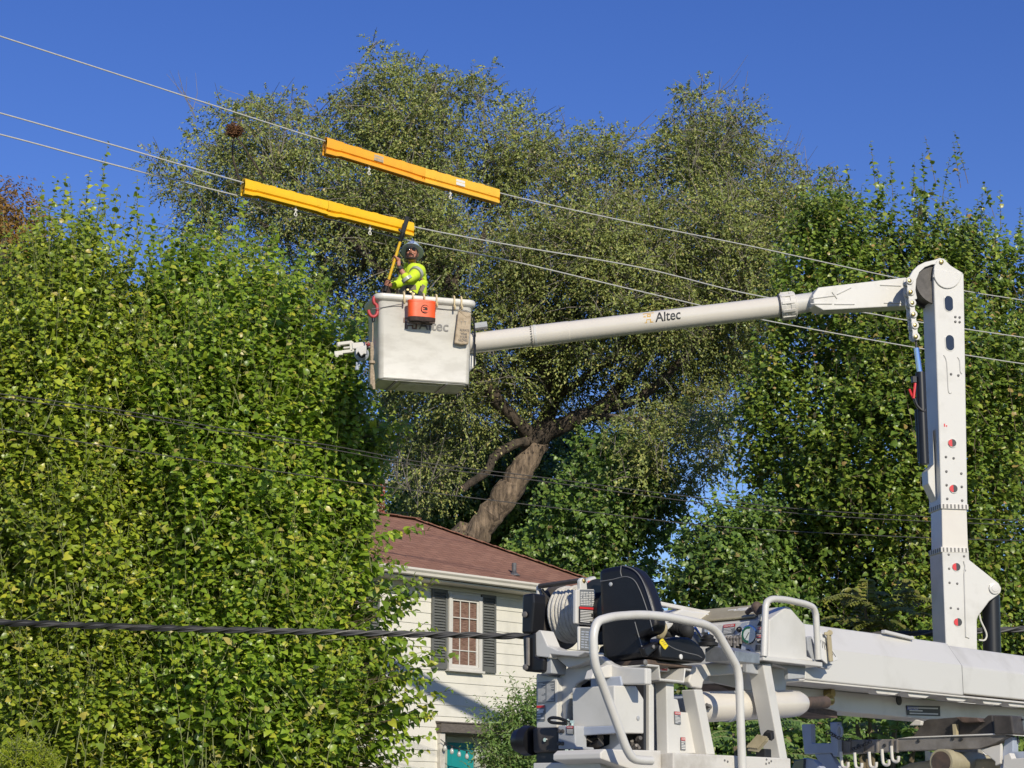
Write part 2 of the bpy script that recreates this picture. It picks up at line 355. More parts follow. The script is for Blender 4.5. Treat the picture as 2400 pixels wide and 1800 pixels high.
def smooth_path(pts, r=.08, n=5):
    """rounds the corners of a polyline with radius r"""
    pts = [V(p) for p in pts]; out = [pts[0]]
    for i in range(1, len(pts) - 1):
        a, b, c = pts[i - 1], pts[i], pts[i + 1]; d1 = (a - b); d2 = (c - b); k = min(r, d1.length * .48, d2.length * .48)
        p = b + d1.normalized() * k; q = b + d2.normalized() * k
        for j in range(n + 1):
            t = j / n; out.append(p * (1 - t) ** 2 + b * 2 * t * (1 - t) + q * t * t)
    out.append(pts[-1]); return out
def catmull(pts, n=8):
    pts = [V(p) for p in pts]; out = []
    for i in range(len(pts) - 1):
        p0 = pts[max(i - 1, 0)]; p1 = pts[i]; p2 = pts[i + 1]; p3 = pts[min(i + 2, len(pts) - 1)]
        for j in range(n):
            t = j / n; out.append(.5 * ((2 * p1) + (p2 - p0) * t + (2 * p0 - 5 * p1 + 4 * p2 - p3) * t * t + (3 * p1 - p0 - 3 * p2 + p3) * t ** 3))
    out.append(pts[-1]); return out
def text_mb(body, size, thick=.0):
    cu = bpy.data.curves.new('lettering', 'FONT'); cu.body = body; cu.size = size; cu.align_x = 'LEFT'; cu.resolution_u = 3; cu.offset = thick
    o = bpy.data.objects.new('lettering', cu); COL.objects.link(o); dg = bpy.context.evaluated_depsgraph_get(); dg.update()
    me = bpy.data.meshes.new_from_object(o.evaluated_get(dg)); vs = [tuple(v.co) for v in me.vertices]; fs = [list(p.vertices) for p in me.polygons]
    bpy.data.objects.remove(o); bpy.data.curves.remove(cu); bpy.data.meshes.remove(me); return vs, fs
def put_text(mb, body, p0, p1, up, off=V((0, 0, 0)), cuts=0, thick=0.):
    """lettering between p0 (baseline start) and p1 (baseline end); up = height vector of a capital"""
    vs, fs = text_mb(body, 1.0, thick)
    if cuts:
        bm = bmesh.new(); bv = [bm.verts.new(v) for v in vs]; [bm.faces.new([bv[i] for i in f]) for f in fs]; y1 = max(v[1] for v in vs)
        for k in range(1, cuts): bmesh.ops.bisect_plane(bm, geom=bm.verts[:] + bm.edges[:] + bm.faces[:], plane_co=(0, y1 * k / cuts, 0), plane_no=(0, 1, 0))
        bm.verts.index_update(); vs = [tuple(v.co) for v in bm.verts]; fs = [[v.index for v in f.verts] for f in bm.faces]; bm.free()
    x0 = min(v[0] for v in vs); x1 = max(v[0] for v in vs); y1 = max(v[1] for v in vs)
    d = V(p1) - V(p0); up = V(up)
    mb.add([V(p0) + d * ((v[0] - x0) / (x1 - x0)) + up * (v[1] / y1) + V(off) for v in vs], fs)
# ------------------------------------------------------------------ foliage machinery
def np_mesh(name, verts, loops, counts, mat, parent=None, smooth=False):
    o0 = np.array(root_org(parent)); me = bpy.data.meshes.new(name); verts = verts - o0
    me.vertices.add(len(verts)); me.vertices.foreach_set('co', verts.astype(np.float32).ravel())
    me.loops.add(len(loops)); me.loops.foreach_set('vertex_index', loops.astype(np.int32))
    me.polygons.add(len(counts)); st = np.concatenate([[0], np.cumsum(counts)[:-1]]); me.polygons.foreach_set('loop_start', st.astype(np.int32))
    me.update(calc_edges=True); me.validate()
    if smooth: me.polygons.foreach_set('use_smooth', np.ones(len(counts), bool))
    me.materials.append(M(mat)); o = bpy.data.objects.new(name, me); link(o)
    if parent is not None: o.parent = parent
    return o
def nrm(a): return a / np.maximum(np.linalg.norm(a, axis=-1, keepdims=True), 1e-9)
# leaf outlines: x across, y along, z up out of the leaf
HEART = (np.array([[0, 0, 0], [.30, -.10, .05], [.46, .25, .10], [.30, .62, .03], [0, 1.0, -.22], [-.30, .62, .03], [-.46, .25, .10], [-.30, -.10, .05], [0, .35, 0], [0, .68, -.05]]),
         [[0, 1, 2, 8], [8, 2, 3, 9], [9, 3, 4], [9, 4, 5], [8, 9, 5, 6], [0, 8, 6, 7]])
OVAL = (np.array([[0, 0, 0], [.30, .35, .09], [.24, .72, .05], [0, 1, -.12], [-.24, .72, .05], [-.30, .35, .09], [0, .5, 0]]),
        [[0, 1, 2, 6], [6, 2, 3], [6, 3, 4], [0, 6, 4, 5]])
BLADE = (np.array([[0, 0, 0], [.26, .45, .05], [0, 1, -.05], [-.26, .45, .05]]), [[0, 1, 2], [0, 2, 3]])
def leaves(name, tmpl, pos, ydir, nor, size, mat, parent, width=1.0, smooth=False):
    T, Fc = tmpl; N = len(pos); y = nrm(ydir); x = nrm(np.cross(y, nor)); z = np.cross(x, y)
    Vt = (pos[:, None, :] + size[:, None, None] * (T[None, :, 0:1] * width * x[:, None, :] + T[None, :, 1:2] * y[:, None, :] + T[None, :, 2:3] * z[:, None, :]))
    nv = len(T); base = (np.arange(N) * nv)[:, None]
    fl = np.concatenate([np.array(f) for f in Fc]); cnt = np.array([len(f) for f in Fc])
    return np_mesh(name, Vt.reshape(-1, 3), (base + fl[None, :]).ravel(), np.tile(cnt, N), mat, parent, smooth)
def sticks(name, p0, p1, r0, r1, mat, parent, mid=None):
    """thin three-sided twigs, optionally bent through mid"""
    P = [p0, p1] if mid is None else [p0, mid, p1]; R = [r0, r1] if mid is None else [r0, (r0 + r1) / 2, r1]
    d = nrm(p1 - p0); ref = np.where(np.abs(d[:, 2:3]) > .9, np.array([[1., 0, 0]]), np.array([[0, 0, 1.]])); u = nrm(np.cross(d, ref)); w = np.cross(d, u)
    rings = []
    for p, r in zip(P, R):
        for k in range(3):
            t = 2 * math.pi * k / 3; rings.append(p + (u * math.cos(t) + w * math.sin(t)) * np.asarray(r).reshape(-1, 1))
    Vt = np.stack(rings, 1); nv = Vt.shape[1]; N = len(p0); base = (np.arange(N) * nv)[:, None]; fl = []
    for s in range(len(P) - 1):
        for k in range(3): fl += [s * 3 + k, s * 3 + (k + 1) % 3, s * 3 + 3 + (k + 1) % 3, s * 3 + 3 + k]
    fl = np.array(fl); return np_mesh(name, Vt.reshape(-1, 3), (base + fl[None, :]).ravel(), np.full(N * 3 * (len(P) - 1), 4), mat, parent)
def in_poly(px, py, poly):
    n = len(poly); c = np.zeros(len(px), bool); j = n - 1
    for i in range(n):
        xi, yi = poly[i]; xj, yj = poly[j]
        m = ((yi > py) != (yj > py)) & (px < (xj - xi) * (py - yi) / (yj - yi + 1e-12) + xi); c ^= m; j = i
    return c
def edge_dist(px, py, poly):
    d = np.full(len(px), 1e9); n = len(poly)
    for i in range(n):
        a = np.array(poly[i], float); b = np.array(poly[(i + 1) % n], float); ab = b - a
        t = np.clip(((px - a[0]) * ab[0] + (py - a[1]) * ab[1]) / (ab @ ab), 0, 1)
        d = np.minimum(d, np.hypot(px - a[0] - t * ab[0], py - a[1] - t * ab[1]))
    return d
def Wn(px, py, Y):
    u = (px - 1200) / F; v = (900 - py) / F; dy = CP - v * SP; t = Y / dy
    return np.stack([u * t, Y, 1.6 + (SP + v * CP) * t], -1)
def clumps(rng, poly, Y, half, n, rr, holes=(), front=.6, inset=0.):
    """clump centres (world) and radii filling a rounded volume whose outline seen from the street is poly; Y its middle distance"""
    P = np.array(poly, float); lo, hi = P.min(0), P.max(0); C = []; R = []
    tot = 0
    while tot < n:
        px = rng.uniform(lo[0], hi[0], 4000); py = rng.uniform(lo[1], hi[1], 4000); ok = in_poly(px, py, poly)
        px, py = px[ok], py[ok]; ed = edge_dist(px, py, poly) * Y / F
        for hx, hy, hr in holes:
            k = np.hypot(px - hx, py - hy) > hr; px, py, ed = px[k], py[k], ed[k]
        k = ed > inset * rng.uniform(.55, 1.1, len(px)); px, py, ed = px[k], py[k], ed[k]
        r = rng.uniform(rr[0], rr[1], len(px)); r = np.minimum(r, .12 + (ed - inset * .4) * 1.0)
        h = np.minimum(half, .25 + ed * 1.1); s = rng.uniform(-1, 1, len(px)); s = np.where(rng.uniform(0, 1, len(px)) < front, -np.abs(s) ** .5, s)
        y = Y + s * h
        C.append(Wn(px, py, y)); R.append(r); tot += len(px)
    return np.concatenate(C)[:n], np.concatenate(R)[:n]
def sphere(rng, n):
    v = rng.normal(size=(n, 3)); return nrm(v)
def shoots(rng, C, R, per, L, up=.6, out=.6, rnd=.35, fill=.85):
    """shoot starts, directions and lengths, spread through the clumps"""
    k = np.maximum(1, rng.poisson(per * (R / R.mean()) ** 2)); idx = np.repeat(np.arange(len(C)), k); n = len(idx)
    u = sphere(rng, n); rad = rng.uniform(.15, 1, n) ** .45 * fill; base = C[idx] + u * (R[idx] * rad)[:, None]
    d = nrm(u * out + np.array([0, 0, up]) + rng.normal(size=(n, 3)) * rnd)
    return base, d, rng.uniform(L[0], L[1], n) * np.clip(R[idx] / R.mean(), .6, 1.3), idx
def spray(rng, base, d, L, K, size, ang=(.7, 1.2), droop=.35, nup=.45, nsun=1.05, nrnd=.45, taper=.45, bend=.0):
    """K leaves along each shoot"""
    n = len(base); ref = np.where(np.abs(d[:, 2:3]) > .92, np.array([[1., 0, 0]]), np.array([[0, 0, 1.]])); u = nrm(np.cross(d, ref)); w = np.cross(d, u)
    ph0 = rng.uniform(0, 6.28, n); PO, YD, NO, SZ = [], [], [], []
    for j in range(K):
        t = (j + .6 + rng.uniform(-.3, .3, n)) / K; ph = ph0 + j * 2.4 + rng.normal(0, .3, n); a = rng.uniform(ang[0], ang[1], n)
        r = u * np.cos(ph)[:, None] + w * np.sin(ph)[:, None]
        p = base + d * (L * t)[:, None] - np.array([0, 0, 1.]) * (bend * L * t * t)[:, None]
        yd = nrm(r * np.sin(a)[:, None] + d * np.cos(a)[:, None] - np.array([0, 0, 1.]) * droop * rng.uniform(.3, 1.5, (n, 1)))
        no = np.array([0, 0, 1.]) * nup + np.array(SUN)[None, :] * nsun + rng.normal(size=(n, 3)) * nrnd + d * .2
        PO.append(p); YD.append(yd); NO.append(no); SZ.append(rng.uniform(size[0], size[1], n) * (1 - taper * t ** 2))
    return np.concatenate(PO), np.concatenate(YD), np.concatenate(NO), np.concatenate(SZ)
def limb_mesh(name, paths, mat, parent, seg=9, rough=.06):
    mb = MB(); rg = random.Random(5)
    for pts, r0, r1 in paths:
        c = catmull(pts, 7); n = len(c); c = [p + V((rg.uniform(-1, 1), rg.uniform(-1, 1), rg.uniform(-1, 1))) * rough * (r0 + (r1 - r0) * i / n) * 2 if 0 < i < n - 1 else p for i, p in enumerate(c)]
        mb.tube(c, [max(.006, (r0 + (r1 - r0) * (i / (n - 1)) ** .8) * rg.uniform(.92, 1.1)) for i in range(n)], seg)
    return mb.build(name, mat, parent, smooth=True)
def ground(x, y): return V((x, y, 0.))
# ------------------------------------------------------------------ ground, street
def sheet(name, pts, z, mat, kind='structure', label=None, cat=None):
    mb = MB(); mb.add([V((x, y, z)) for x, y in pts], [list(range(len(pts)))]); o = mb.build(name, mat); o['kind'] = kind; return o
pmat('lawn', (.055, .09, .025), .95, col2=(.11, .10, .045), scale=3, bump=.4, bscale=120)
sheet('ground', [(-900, -300), (900, -300), (900, 1500), (-900, 1500)], 0, 'lawn')
SD = V((math.cos(math.radians(47)), math.sin(math.radians(47)), 0)); SN = V((SD.y, -SD.x, 0))      # the street runs away to the right
def street_pt(s, t): p = V((2.0, 11.6, 0)) + SD * s + SN * t; return (p.x, p.y)
sheet('road', [street_pt(-120, -2.6), street_pt(160, -2.6), street_pt(160, 6.5), street_pt(-120, 6.5)], .004, 'asphalt')
mb = MB(); p, q = street_pt(-120, -2.75), street_pt(160, -2.75); mb.beam(V((*p, .07)), V((*q, .07)), .15, .14); k = mb.build('kerb', 'concrete', None, bevel=.02); k['kind'] = 'structure'
sheet('pavement', [street_pt(-120, -5.6), street_pt(160, -5.6), street_pt(160, -4.2), street_pt(-120, -4.2)], .006, 'concrete')

# ------------------------------------------------------------------ house
H = Fr(W(1100, 1500, 34), 46)
def hz(px, py, n=0.): return H.L(H.N(px, py, n))[2]
def ha(px, py, n=0.): return H.L(H.N(px, py, n))[0]
GZ = -H.O.z
A0, A1 = -9.6, ha(1408, 1550)                       # wall from the far left to the right corner
ZS = hz(1000, 1366)                                  # underside of the eave
DEP = 4.9
house = thing('house', 'white sided house with brown hipped shingle roof and grey louvred shutters', 'house', H.P((A0 + A1) / 2, -DEP / 2, GZ))
DA0, DA1, DZ = ha(1031, 1722), ha(1162, 1722), hz(1030, 1705)
def boards(mb, a0, a1, z0, z1, n0=0., sp=.19, ax=None):
    """lapped boards between a0..a1; every board leans out at its foot"""
    z = z0
    while z < z1 - 1e-6:
        zt = min(z + sp, z1)
        mb.prism([H.P(a0, n0 + .020, z), H.P(a0, n0 + .006, zt), H.P(a0, n0 - .12, zt), H.P(a0, n0 - .12, z)], H.a * (a1 - a0)); z = zt
mb = MB()
boards(mb, A0, A1, DZ + (.0), ZS)
boards(mb, A0, DA0, DZ - .19 * 17, DZ); boards(mb, DA1, A1, DZ - .19 * 17, DZ)
wall = mb.build('wall', 'siding', house)
mb = MB()                                            # the side walls, back and foundation
mb.box(H.P((A0 + A1) / 2, -DEP, (GZ + ZS) / 2), H.a * ((A1 - A0) / 2), H.n * .06, H.z * ((ZS - GZ) / 2))
for a in (A0 + .06, A1 - .06): mb.box(H.P(a, -DEP / 2 - .1, (GZ + ZS) / 2), H.a * .055, H.n * (DEP / 2 - .02 - .06), H.z * ((ZS - GZ) / 2))
mb.build('side_wall', 'siding', house)
mb = MB(); zf = DZ - .19 * 17
mb.box(H.P((A0 + DA0) / 2, -.09, (GZ + zf) / 2), H.a * ((DA0 - A0) / 2), H.n * .08, H.z * ((zf - GZ) / 2)); mb.box(H.P((A1 + DA1) / 2, -.09, (GZ + zf) / 2), H.a * ((A1 - DA1) / 2), H.n * .08, H.z * ((zf - GZ) / 2))
mb.build('foundation', 'concrete', house)
mb = MB(); mb.box(H.P(A1 + .012, .012, (zf + ZS) / 2), H.a * .035, H.n * .022, H.z * ((ZS - zf) / 2)); mb.build('corner_board', 'gutter_white', house)
# roof
OV = .45; RUN = (DEP + 2 * OV) / 2; SL = .49
ZE = hz(940, 1326, OV)                               # upper edge of the gutter
RIS = RUN * SL
e = [H.P(A0 - OV, OV, ZE), H.P(A1 + OV, OV, ZE), H.P(A1 + OV, -DEP - OV, ZE), H.P(A0 - OV, -DEP - OV, ZE)]
r1 = H.P(A1 + OV - RUN, OV - RUN, ZE + RIS); r0 = H.P(A0 - OV + RUN, OV - RUN, ZE + RIS)
mb = MB(); mb.add(e + [r0, r1], [[0, 1, 5, 4], [1, 2, 5], [2, 3, 4, 5], [3, 0, 4]]); dn = H.z * -.05
mb.add([p + dn for p in e], [[3, 2, 1, 0]]); mb.f += [[0, 6, 7, 1], [1, 7, 8, 2], [2, 8, 9, 3], [3, 9, 6, 0]]; mb.mi += [0] * 4
def roof_uv(p, poly):
    a, n, z = H.L(p); nn = abs(poly.normal.dot(H.n)); return (a, z * 2.3) if nn > abs(poly.normal.dot(H.a)) else (n, z * 2.3)
roof = mb.build('roof', 'shingles', house, uv=roof_uv)
mb = MB(); n_, s_ = 9, 1
for p, q in ((e[1], r1), (r0, r1)):                  # cap shingles on hip and ridge
    for i in range(16):
        a, b = p.lerp(q, i / 16), p.lerp(q, (i + 1.15) / 16); mb.beam(a + H.z * .012, b + H.z * .024, .22, .014)
mb.build('ridge_cap', 'shingles', roof, uv=lambda p, poly: (H.L(p)[0], H.L(p)[2] * 2))
mb = MB(); pv = H.N(1205, 1346, OV - .35)
mb.cyl(pv - H.z * .05, pv + H.z * .20, .042, 12); mb.lathe(pv - H.z * .03, (0, 0, 1), [(0, .11), (.02, .10), (.06, .05)], 12); mb.build('vent_pipe', 'lead_grey', roof)
mb = MB(); c0, c1 = H.A(846, 1180, A1 + OV - RUN - 1.2), None
ch = H.N(863, 1200, OV - RUN - .25); mb.box(ch - H.z * .9, H.a * .23, H.n * .20, H.z * 1.45)
chim = mb.build('chimney', 'brick', roof, uv=lambda p, poly: ((H.L(p)[0] if abs(poly.normal.dot(H.n)) > .5 else H.L(p)[1]), p.z))
mb = MB(); mb.box(ch + H.z * .57, H.a * .27, H.n * .24, H.z * .04); mb.build('chimney_cap', 'concrete', chim, bevel=.01)
# gutter, fascia, soffit
mb = MB(); prof = [(OV - .02, 0), (OV + .10, .0), (OV + .115, -.035), (OV + .085, -.07), (OV + .08, -.115), (OV - .02, -.125)]
mb.prism([H.P(A0 - OV, n, ZE - .012 + z) for n, z in prof], H.a * (A1 - A0 + 2 * OV))
mb.prism([H.P(A1 + OV - .02, OV, ZE - .012)] + [H.P(A1 + OV - .02 + d, OV, ZE - .012 + z) for d, z in ((.12, 0), (.135, -.035), (.10, -.07), (.10, -.115), (0, -.125))], H.n * -(DEP + 2 * OV))
mb.build('gutter', 'gutter_white', house, bevel=.006)
mb = MB(); mb.box(H.P((A0 + A1) / 2, -DEP / 2, ZE - .16), H.a * ((A1 - A0) / 2 + OV - .02), H.n * (DEP / 2 + OV - .025), H.z * .012)
mb.build('soffit', 'soffit', house)
mb = MB(); mb.box(H.P((A0 + A1) / 2, .035, ZE - .21), H.a * ((A1 - A0) / 2), H.n * .012, H.z * .035); mb.build('frieze_board', 'gutter_white', house)
# windows and shutters
def window(a0, a1, z0, z1):
    zc, ac = (z0 + z1) / 2, (a0 + a1) / 2
    f = MB(); w = .075
    for (x0, x1, y0, y1) in ((a0, a0 + w, z0, z1), (a1 - w, a1, z0, z1), (a0 + w, a1 - w, z1 - w, z1), (a0 + w, a1 - w, z0, z0 + .06)):
        f.box(H.P((x0 + x1) / 2, .045, (y0 + y1) / 2), H.a * ((x1 - x0) / 2), H.n * .042, H.z * ((y1 - y0) / 2))
    fr = f.build('window', 'pvc_white', house, bevel=.006)
    s = MB(); s.box(H.P(ac, .07, z0 - .015), H.a * ((a1 - a0) / 2 + .03), H.n * .055, H.z * .018); s.build('sill', 'pvc_white', fr, bevel=.005)
    b0, b1, y0, y1 = a0 + w, a1 - w, z0 + .06, z1 - w; ym = (y0 + y1) / 2 - .02
    for nm, q0, q1, nn, hb in (('upper_sash', ym - .02, y1, .05, .42), ('lower_sash', y0, ym + .02, .036, .5)):
        s = MB(); t = .036
        for (x0, x1, u0, u1) in ((b0, b0 + t, q0, q1), (b1 - t, b1, q0, q1), (b0 + t, b1 - t, q1 - t, q1), (b0 + t, b1 - t, q0, q0 + t)):
            s.box(H.P((x0 + x1) / 2, nn, (u0 + u1) / 2), H.a * ((x1 - x0) / 2), H.n * .012, H.z * ((u1 - u0) / 2))
        for k in (1, 2): x = b0 + (b1 - b0) * k / 3; s.box(H.P(x, nn, (q0 + q1) / 2), H.a * .009, H.n * .008, H.z * ((q1 - q0) / 2 - t))
        s.box(H.P(ac, nn, q0 + (q1 - q0) * .48), H.a * ((b1 - b0) / 2 - t), H.n * .0075, H.z * .009)
        s.build('sash', 'pvc_white', fr, bevel=.003)
        g = MB(); g.add([H.P(x, nn, z) for x, z in ((b0 + t * .8, q0 + t * .8), (b1 - t * .8, q0 + t * .8), (b1 - t * .8, q1 - t * .8), (b0 + t * .8, q1 - t * .8))], [[0, 1, 2, 3]]); g.build('pane', 'window_pane', fr)
    b = MB(); b.box(H.P(ac, .024, (y0 + y1) / 2), H.a * ((b1 - b0) / 2), H.n * .003, H.z * ((y1 - y0) / 2)); b.build('blind', 'bamboo_blind', fr)
def shutter(a0, a1, z0, z1):
    s = MB(); t = .045; ac, zc = (a0 + a1) / 2, (z0 + z1) / 2; zm = zc
    for (x0, x1, u0, u1) in ((a0, a0 + t, z0, z1), (a1 - t, a1, z0, z1), (a0 + t, a1 - t, z1 - .06, z1), (a0 + t, a1 - t, z0, z0 + .11)):
        s.box(H.P((x0 + x1) / 2, .040, (u0 + u1) / 2), H.a * ((x1 - x0) / 2), H.n * .018, H.z * ((u1 - u0) / 2))
    n = 24
    for k in range(n):
        z = z0 + .12 + (z1 - .06 - z0 - .12) * (k + .5) / n; s.box(H.P(ac, .038, z), H.a * ((a1 - a0) / 2 - t), (H.n * .016 - H.z * .020), H.z * .004 + H.n * .002)
    s.box(H.P(ac, .025, zc), H.a * ((a1 - a0) / 2 - .01), H.n * .004, H.z * ((z1 - z0) / 2 - .01))
    return s.build('shutter', 'shutter_grey', house, bevel=.003)
wz0, wz1 = hz(1085, 1572), hz(1085, 1396); wa0, wa1 = ha(1045, 1480), ha(1123, 1480); sz0, sz1 = hz(1024, 1568), hz(1024, 1381)
sw = ha(1043, 1480) - ha(1007, 1480)
for da in (0., -2.75, -5.5):
    window(wa0 + da, wa1 + da, wz0, wz1); shutter(wa0 - sw - .01 + da, wa0 - .012 + da, sz0, sz1); shutter(wa1 + .012 + da, wa1 + sw + .01 + da, sz0, sz1)
# porch opening with header, posts, teal door
RC = .32
mb = MB(); mb.box(H.P((DA0 + DA1) / 2, .07, DZ - .01), H.a * ((DA1 - DA0) / 2 + .10), H.n * .075, H.z * .075); mb.prism([H.P(DA0 - .12, .17, DZ + .075), H.P(DA0 - .12, -.0, DZ + .11), H.P(DA0 - .12, .0, DZ + .067)], H.a * (DA1 - DA0 + .24)); mb.build('porch_header', 'grey_wood', house, bevel=.006)
mb = MB(); mb.box(H.P(DA0 - .02, .045, (DZ - .09 + zf) / 2), H.a * .055, H.n * .05, H.z * ((DZ - .09 - zf) / 2)); mb.box(H.P(DA1 + .02, .045, (DZ - .09 + zf) / 2), H.a * .055, H.n * .05, H.z * ((DZ - .09 - zf) / 2)); mb.build('door_post', 'white_worn', house, bevel=.006)
mb = MB()
mb.box(H.P((DA0 + DA1) / 2, -RC - .12, (DZ + zf) / 2), H.a * ((DA1 - DA0) / 2 + .1), H.n * .02, H.z * ((DZ - zf) / 2)); mb.box(H.P((DA0 + DA1) / 2, -RC / 2 - .05, DZ + .02), H.a * ((DA1 - DA0) / 2), H.n * (RC / 2 + .05), H.z * .02)
for a in (DA0 - .012, DA1 + .012): mb.box(H.P(a, -RC / 2 - .12, (DZ + zf) / 2), H.a * .01, H.n * (RC / 2), H.z * ((DZ - zf) / 2))
mb.build('porch_recess', 'soffit', house)
d0, d1, dt = ha(1046, 1770, -RC), ha(1110, 1770, -RC), hz(1080, 1741, -RC)
mb = MB(); mb.box(H.P((d0 + d1) / 2, -RC - .03, (dt + zf) / 2), H.a * ((d1 - d0) / 2), H.n * .03, H.z * ((dt - zf) / 2)); door = mb.build('door', 'teal_door', house, bevel=.004)
mb = MB()
for z in (dt - .35, dt - 1.1): mb.box(H.P((d0 + d1) / 2, -RC + .004, z), H.a * ((d1 - d0) / 2 - .12), H.n * .006, H.z * .26)
mb.build('door_panel', 'teal_door', door, bevel=.008)
mb = MB(); mb.ell(H.P(d1 - .06, -RC + .05, zf + 1.0), H.a * .028, H.n * .028, H.z * .028); mb.build('handle', 'bronze', door, smooth=True)
mb = MB()
for (x0, x1, u0, u1) in ((d0 - .10, d0, zf, dt + .10), (d1, d1 + .16, zf, dt + .10), (d0, d1, dt, dt + .10)): mb.box(H.P((x0 + x1) / 2, -RC - .015, (u0 + u1) / 2), H.a * ((x1 - x0) / 2), H.n * .04, H.z * ((u1 - u0) / 2))
mb.build('door_frame', 'door_trim', house, bevel=.005)
mb = MB(); mb.box(H.P((DA0 + DA1) / 2, .3, (GZ + zf) / 2), H.a * 1.1, H.n * .75, H.z * ((zf - GZ) / 2)); mb.build('porch_step', 'concrete', house, bevel=.01)
# string lights under the header
bp = [H.N(x, y, .16) for x, y in ((1033, 1733), (1043, 1741), (1059, 1748), (1076, 1755), (1094, 1760), (1113, 1763), (1132, 1762), (1152, 1757), (1168, 1750))]
lt = thing('string_lights', 'string of clear bulbs hanging across the teal door under the weathered header', 'string lights', bp[4])
mb = MB(); mb.tube(catmull(bp, 5), .007, 6); mb.build('cord', 'cable_black', lt)
for p in bp[1:-1]:
    mb = MB(); mb.cyl(p - H.z * .0, p - H.z * .045, .016, 8); sk_ = mb.build('socket', 'cable_black', lt)
    mb = MB(); mb.lathe(p - H.z * .045, (0, 0, -1), [(0, .014), (.02, .028), (.055, .036), (.08, .028), (.095, .008)], 10); mb.build('bulb', 'bulb_glass', lt, smooth=True)
# ------------------------------------------------------------------ trees
def tree(name, label, cat, base, crown_fn, trunk_paths, bark, group=None, seg=9, rough=.06):
    t = thing(name, label, cat, base, group); limb_mesh('trunk', trunk_paths, bark, t, seg, rough); crown_fn(t); return t

# --- left: two broad-leaved mulberry thickets of upright shoots
def mulberry_crown(seed, poly, Y, half, n, per, mat, size, L=(.45, 1.0), K=11, holes=(), tips=(), rr=(.35, .75), front=.62, droop=.45, up=.75, stickmat='twig_green', stick_frac=.35, rnd=.35, inset=.38):
    def f(t):
        rng = np.random.default_rng(seed)
        C, R = clumps(rng, poly, Y, half, n, rr, holes, front, inset)
        b, d, l, ix = shoots(rng, C, R, per, L, up=up, out=.55, rnd=rnd)
        b = b - d * (l * .42)[:, None]
        if len(tips):
            tb = np.array([tuple(W(x, y, Y + dy)) for x, y, dy, ln in tips]); td = nrm(rng.normal(size=(len(tips), 3)) * .12 + np.array([0, 0, 1.])); tl = np.array([ln for *_, ln in tips])
            b = np.concatenate([b, tb - td * (tl * .15)[:, None]]); d = np.concatenate([d, td]); l = np.concatenate([l, tl])
        po, yd, no, sz = spray(rng, b, d, l, K, size, droop=droop, taper=.5)
        leaves('crown', HEART, po, yd, no, sz, mat, t, .95)
        k = rng.uniform(size=len(b)) < stick_frac; k[0] = True; k[len(k) - len(tips):] = True
        sticks('shoots', b[k] - d[k] * .25, b[k] + d[k] * l[k][:, None], np.full(k.sum(), .008), np.full(k.sum(), .003), stickmat, t)
    return f
polyL2 = [(330, 640), (352, 588), (400, 610), (440, 575), (460, 545), (500, 590), (550, 545), (570, 540), (600, 585), (640, 575), (655, 600), (700, 640), (745, 660), (790, 715), (830, 735), (862, 770), (868, 830), (852, 880), (845, 925), (885, 985), (915, 1040), (915, 1085), (895, 1125), (892, 1190), (905, 1245), (905, 1290), (880, 1340), (870, 1390), (905, 1430), (912, 1500), (900, 1560), (925, 1610), (935, 1660), (928, 1720), (900, 1780), (880, 1830), (880, 1950), (180, 1950), (180, 1200), (190, 900), (250, 780), (300, 720)]
polyL1 = [(-160, 680), (-60, 640), (0, 600), (60, 585), (88, 545), (112, 505), (135, 520), (160, 505), (200, 520), (225, 480), (250, 500), (275, 545), (300, 545), (322, 520), (335, 560), (330, 640), (335, 700), (400, 800), (430, 1000), (470, 1300), (480, 1950), (-160, 1950)]
tipsL1 = [(148, 500, 0, 0.75), (200, 490, .1, 0.68), (235, 462, 0, 1.02), (246, 490, .3, 0.95), (95, 510, .2, 0.68), (322, 515, 0, 0.82), (300, 545, .4, 0.68), (172, 520, .5, 0.68), (60, 560, 0, 0.61), (115, 505, -.3, 0.68), (265, 520, .2, 0.75)]
tipsL2 = [(352, 600, 0, 0.82), (452, 560, 0, 0.82), (560, 555, 0, 0.95), (575, 560, .2, 0.82), (640, 590, 0, 0.75), (505, 590, 0, 0.68), (400, 615, 0, 0.68), (700, 650, 0, 0.68), (760, 690, 0, 0.68), (655, 610, .3, 0.68), (855, 790, 0, 0.61)]
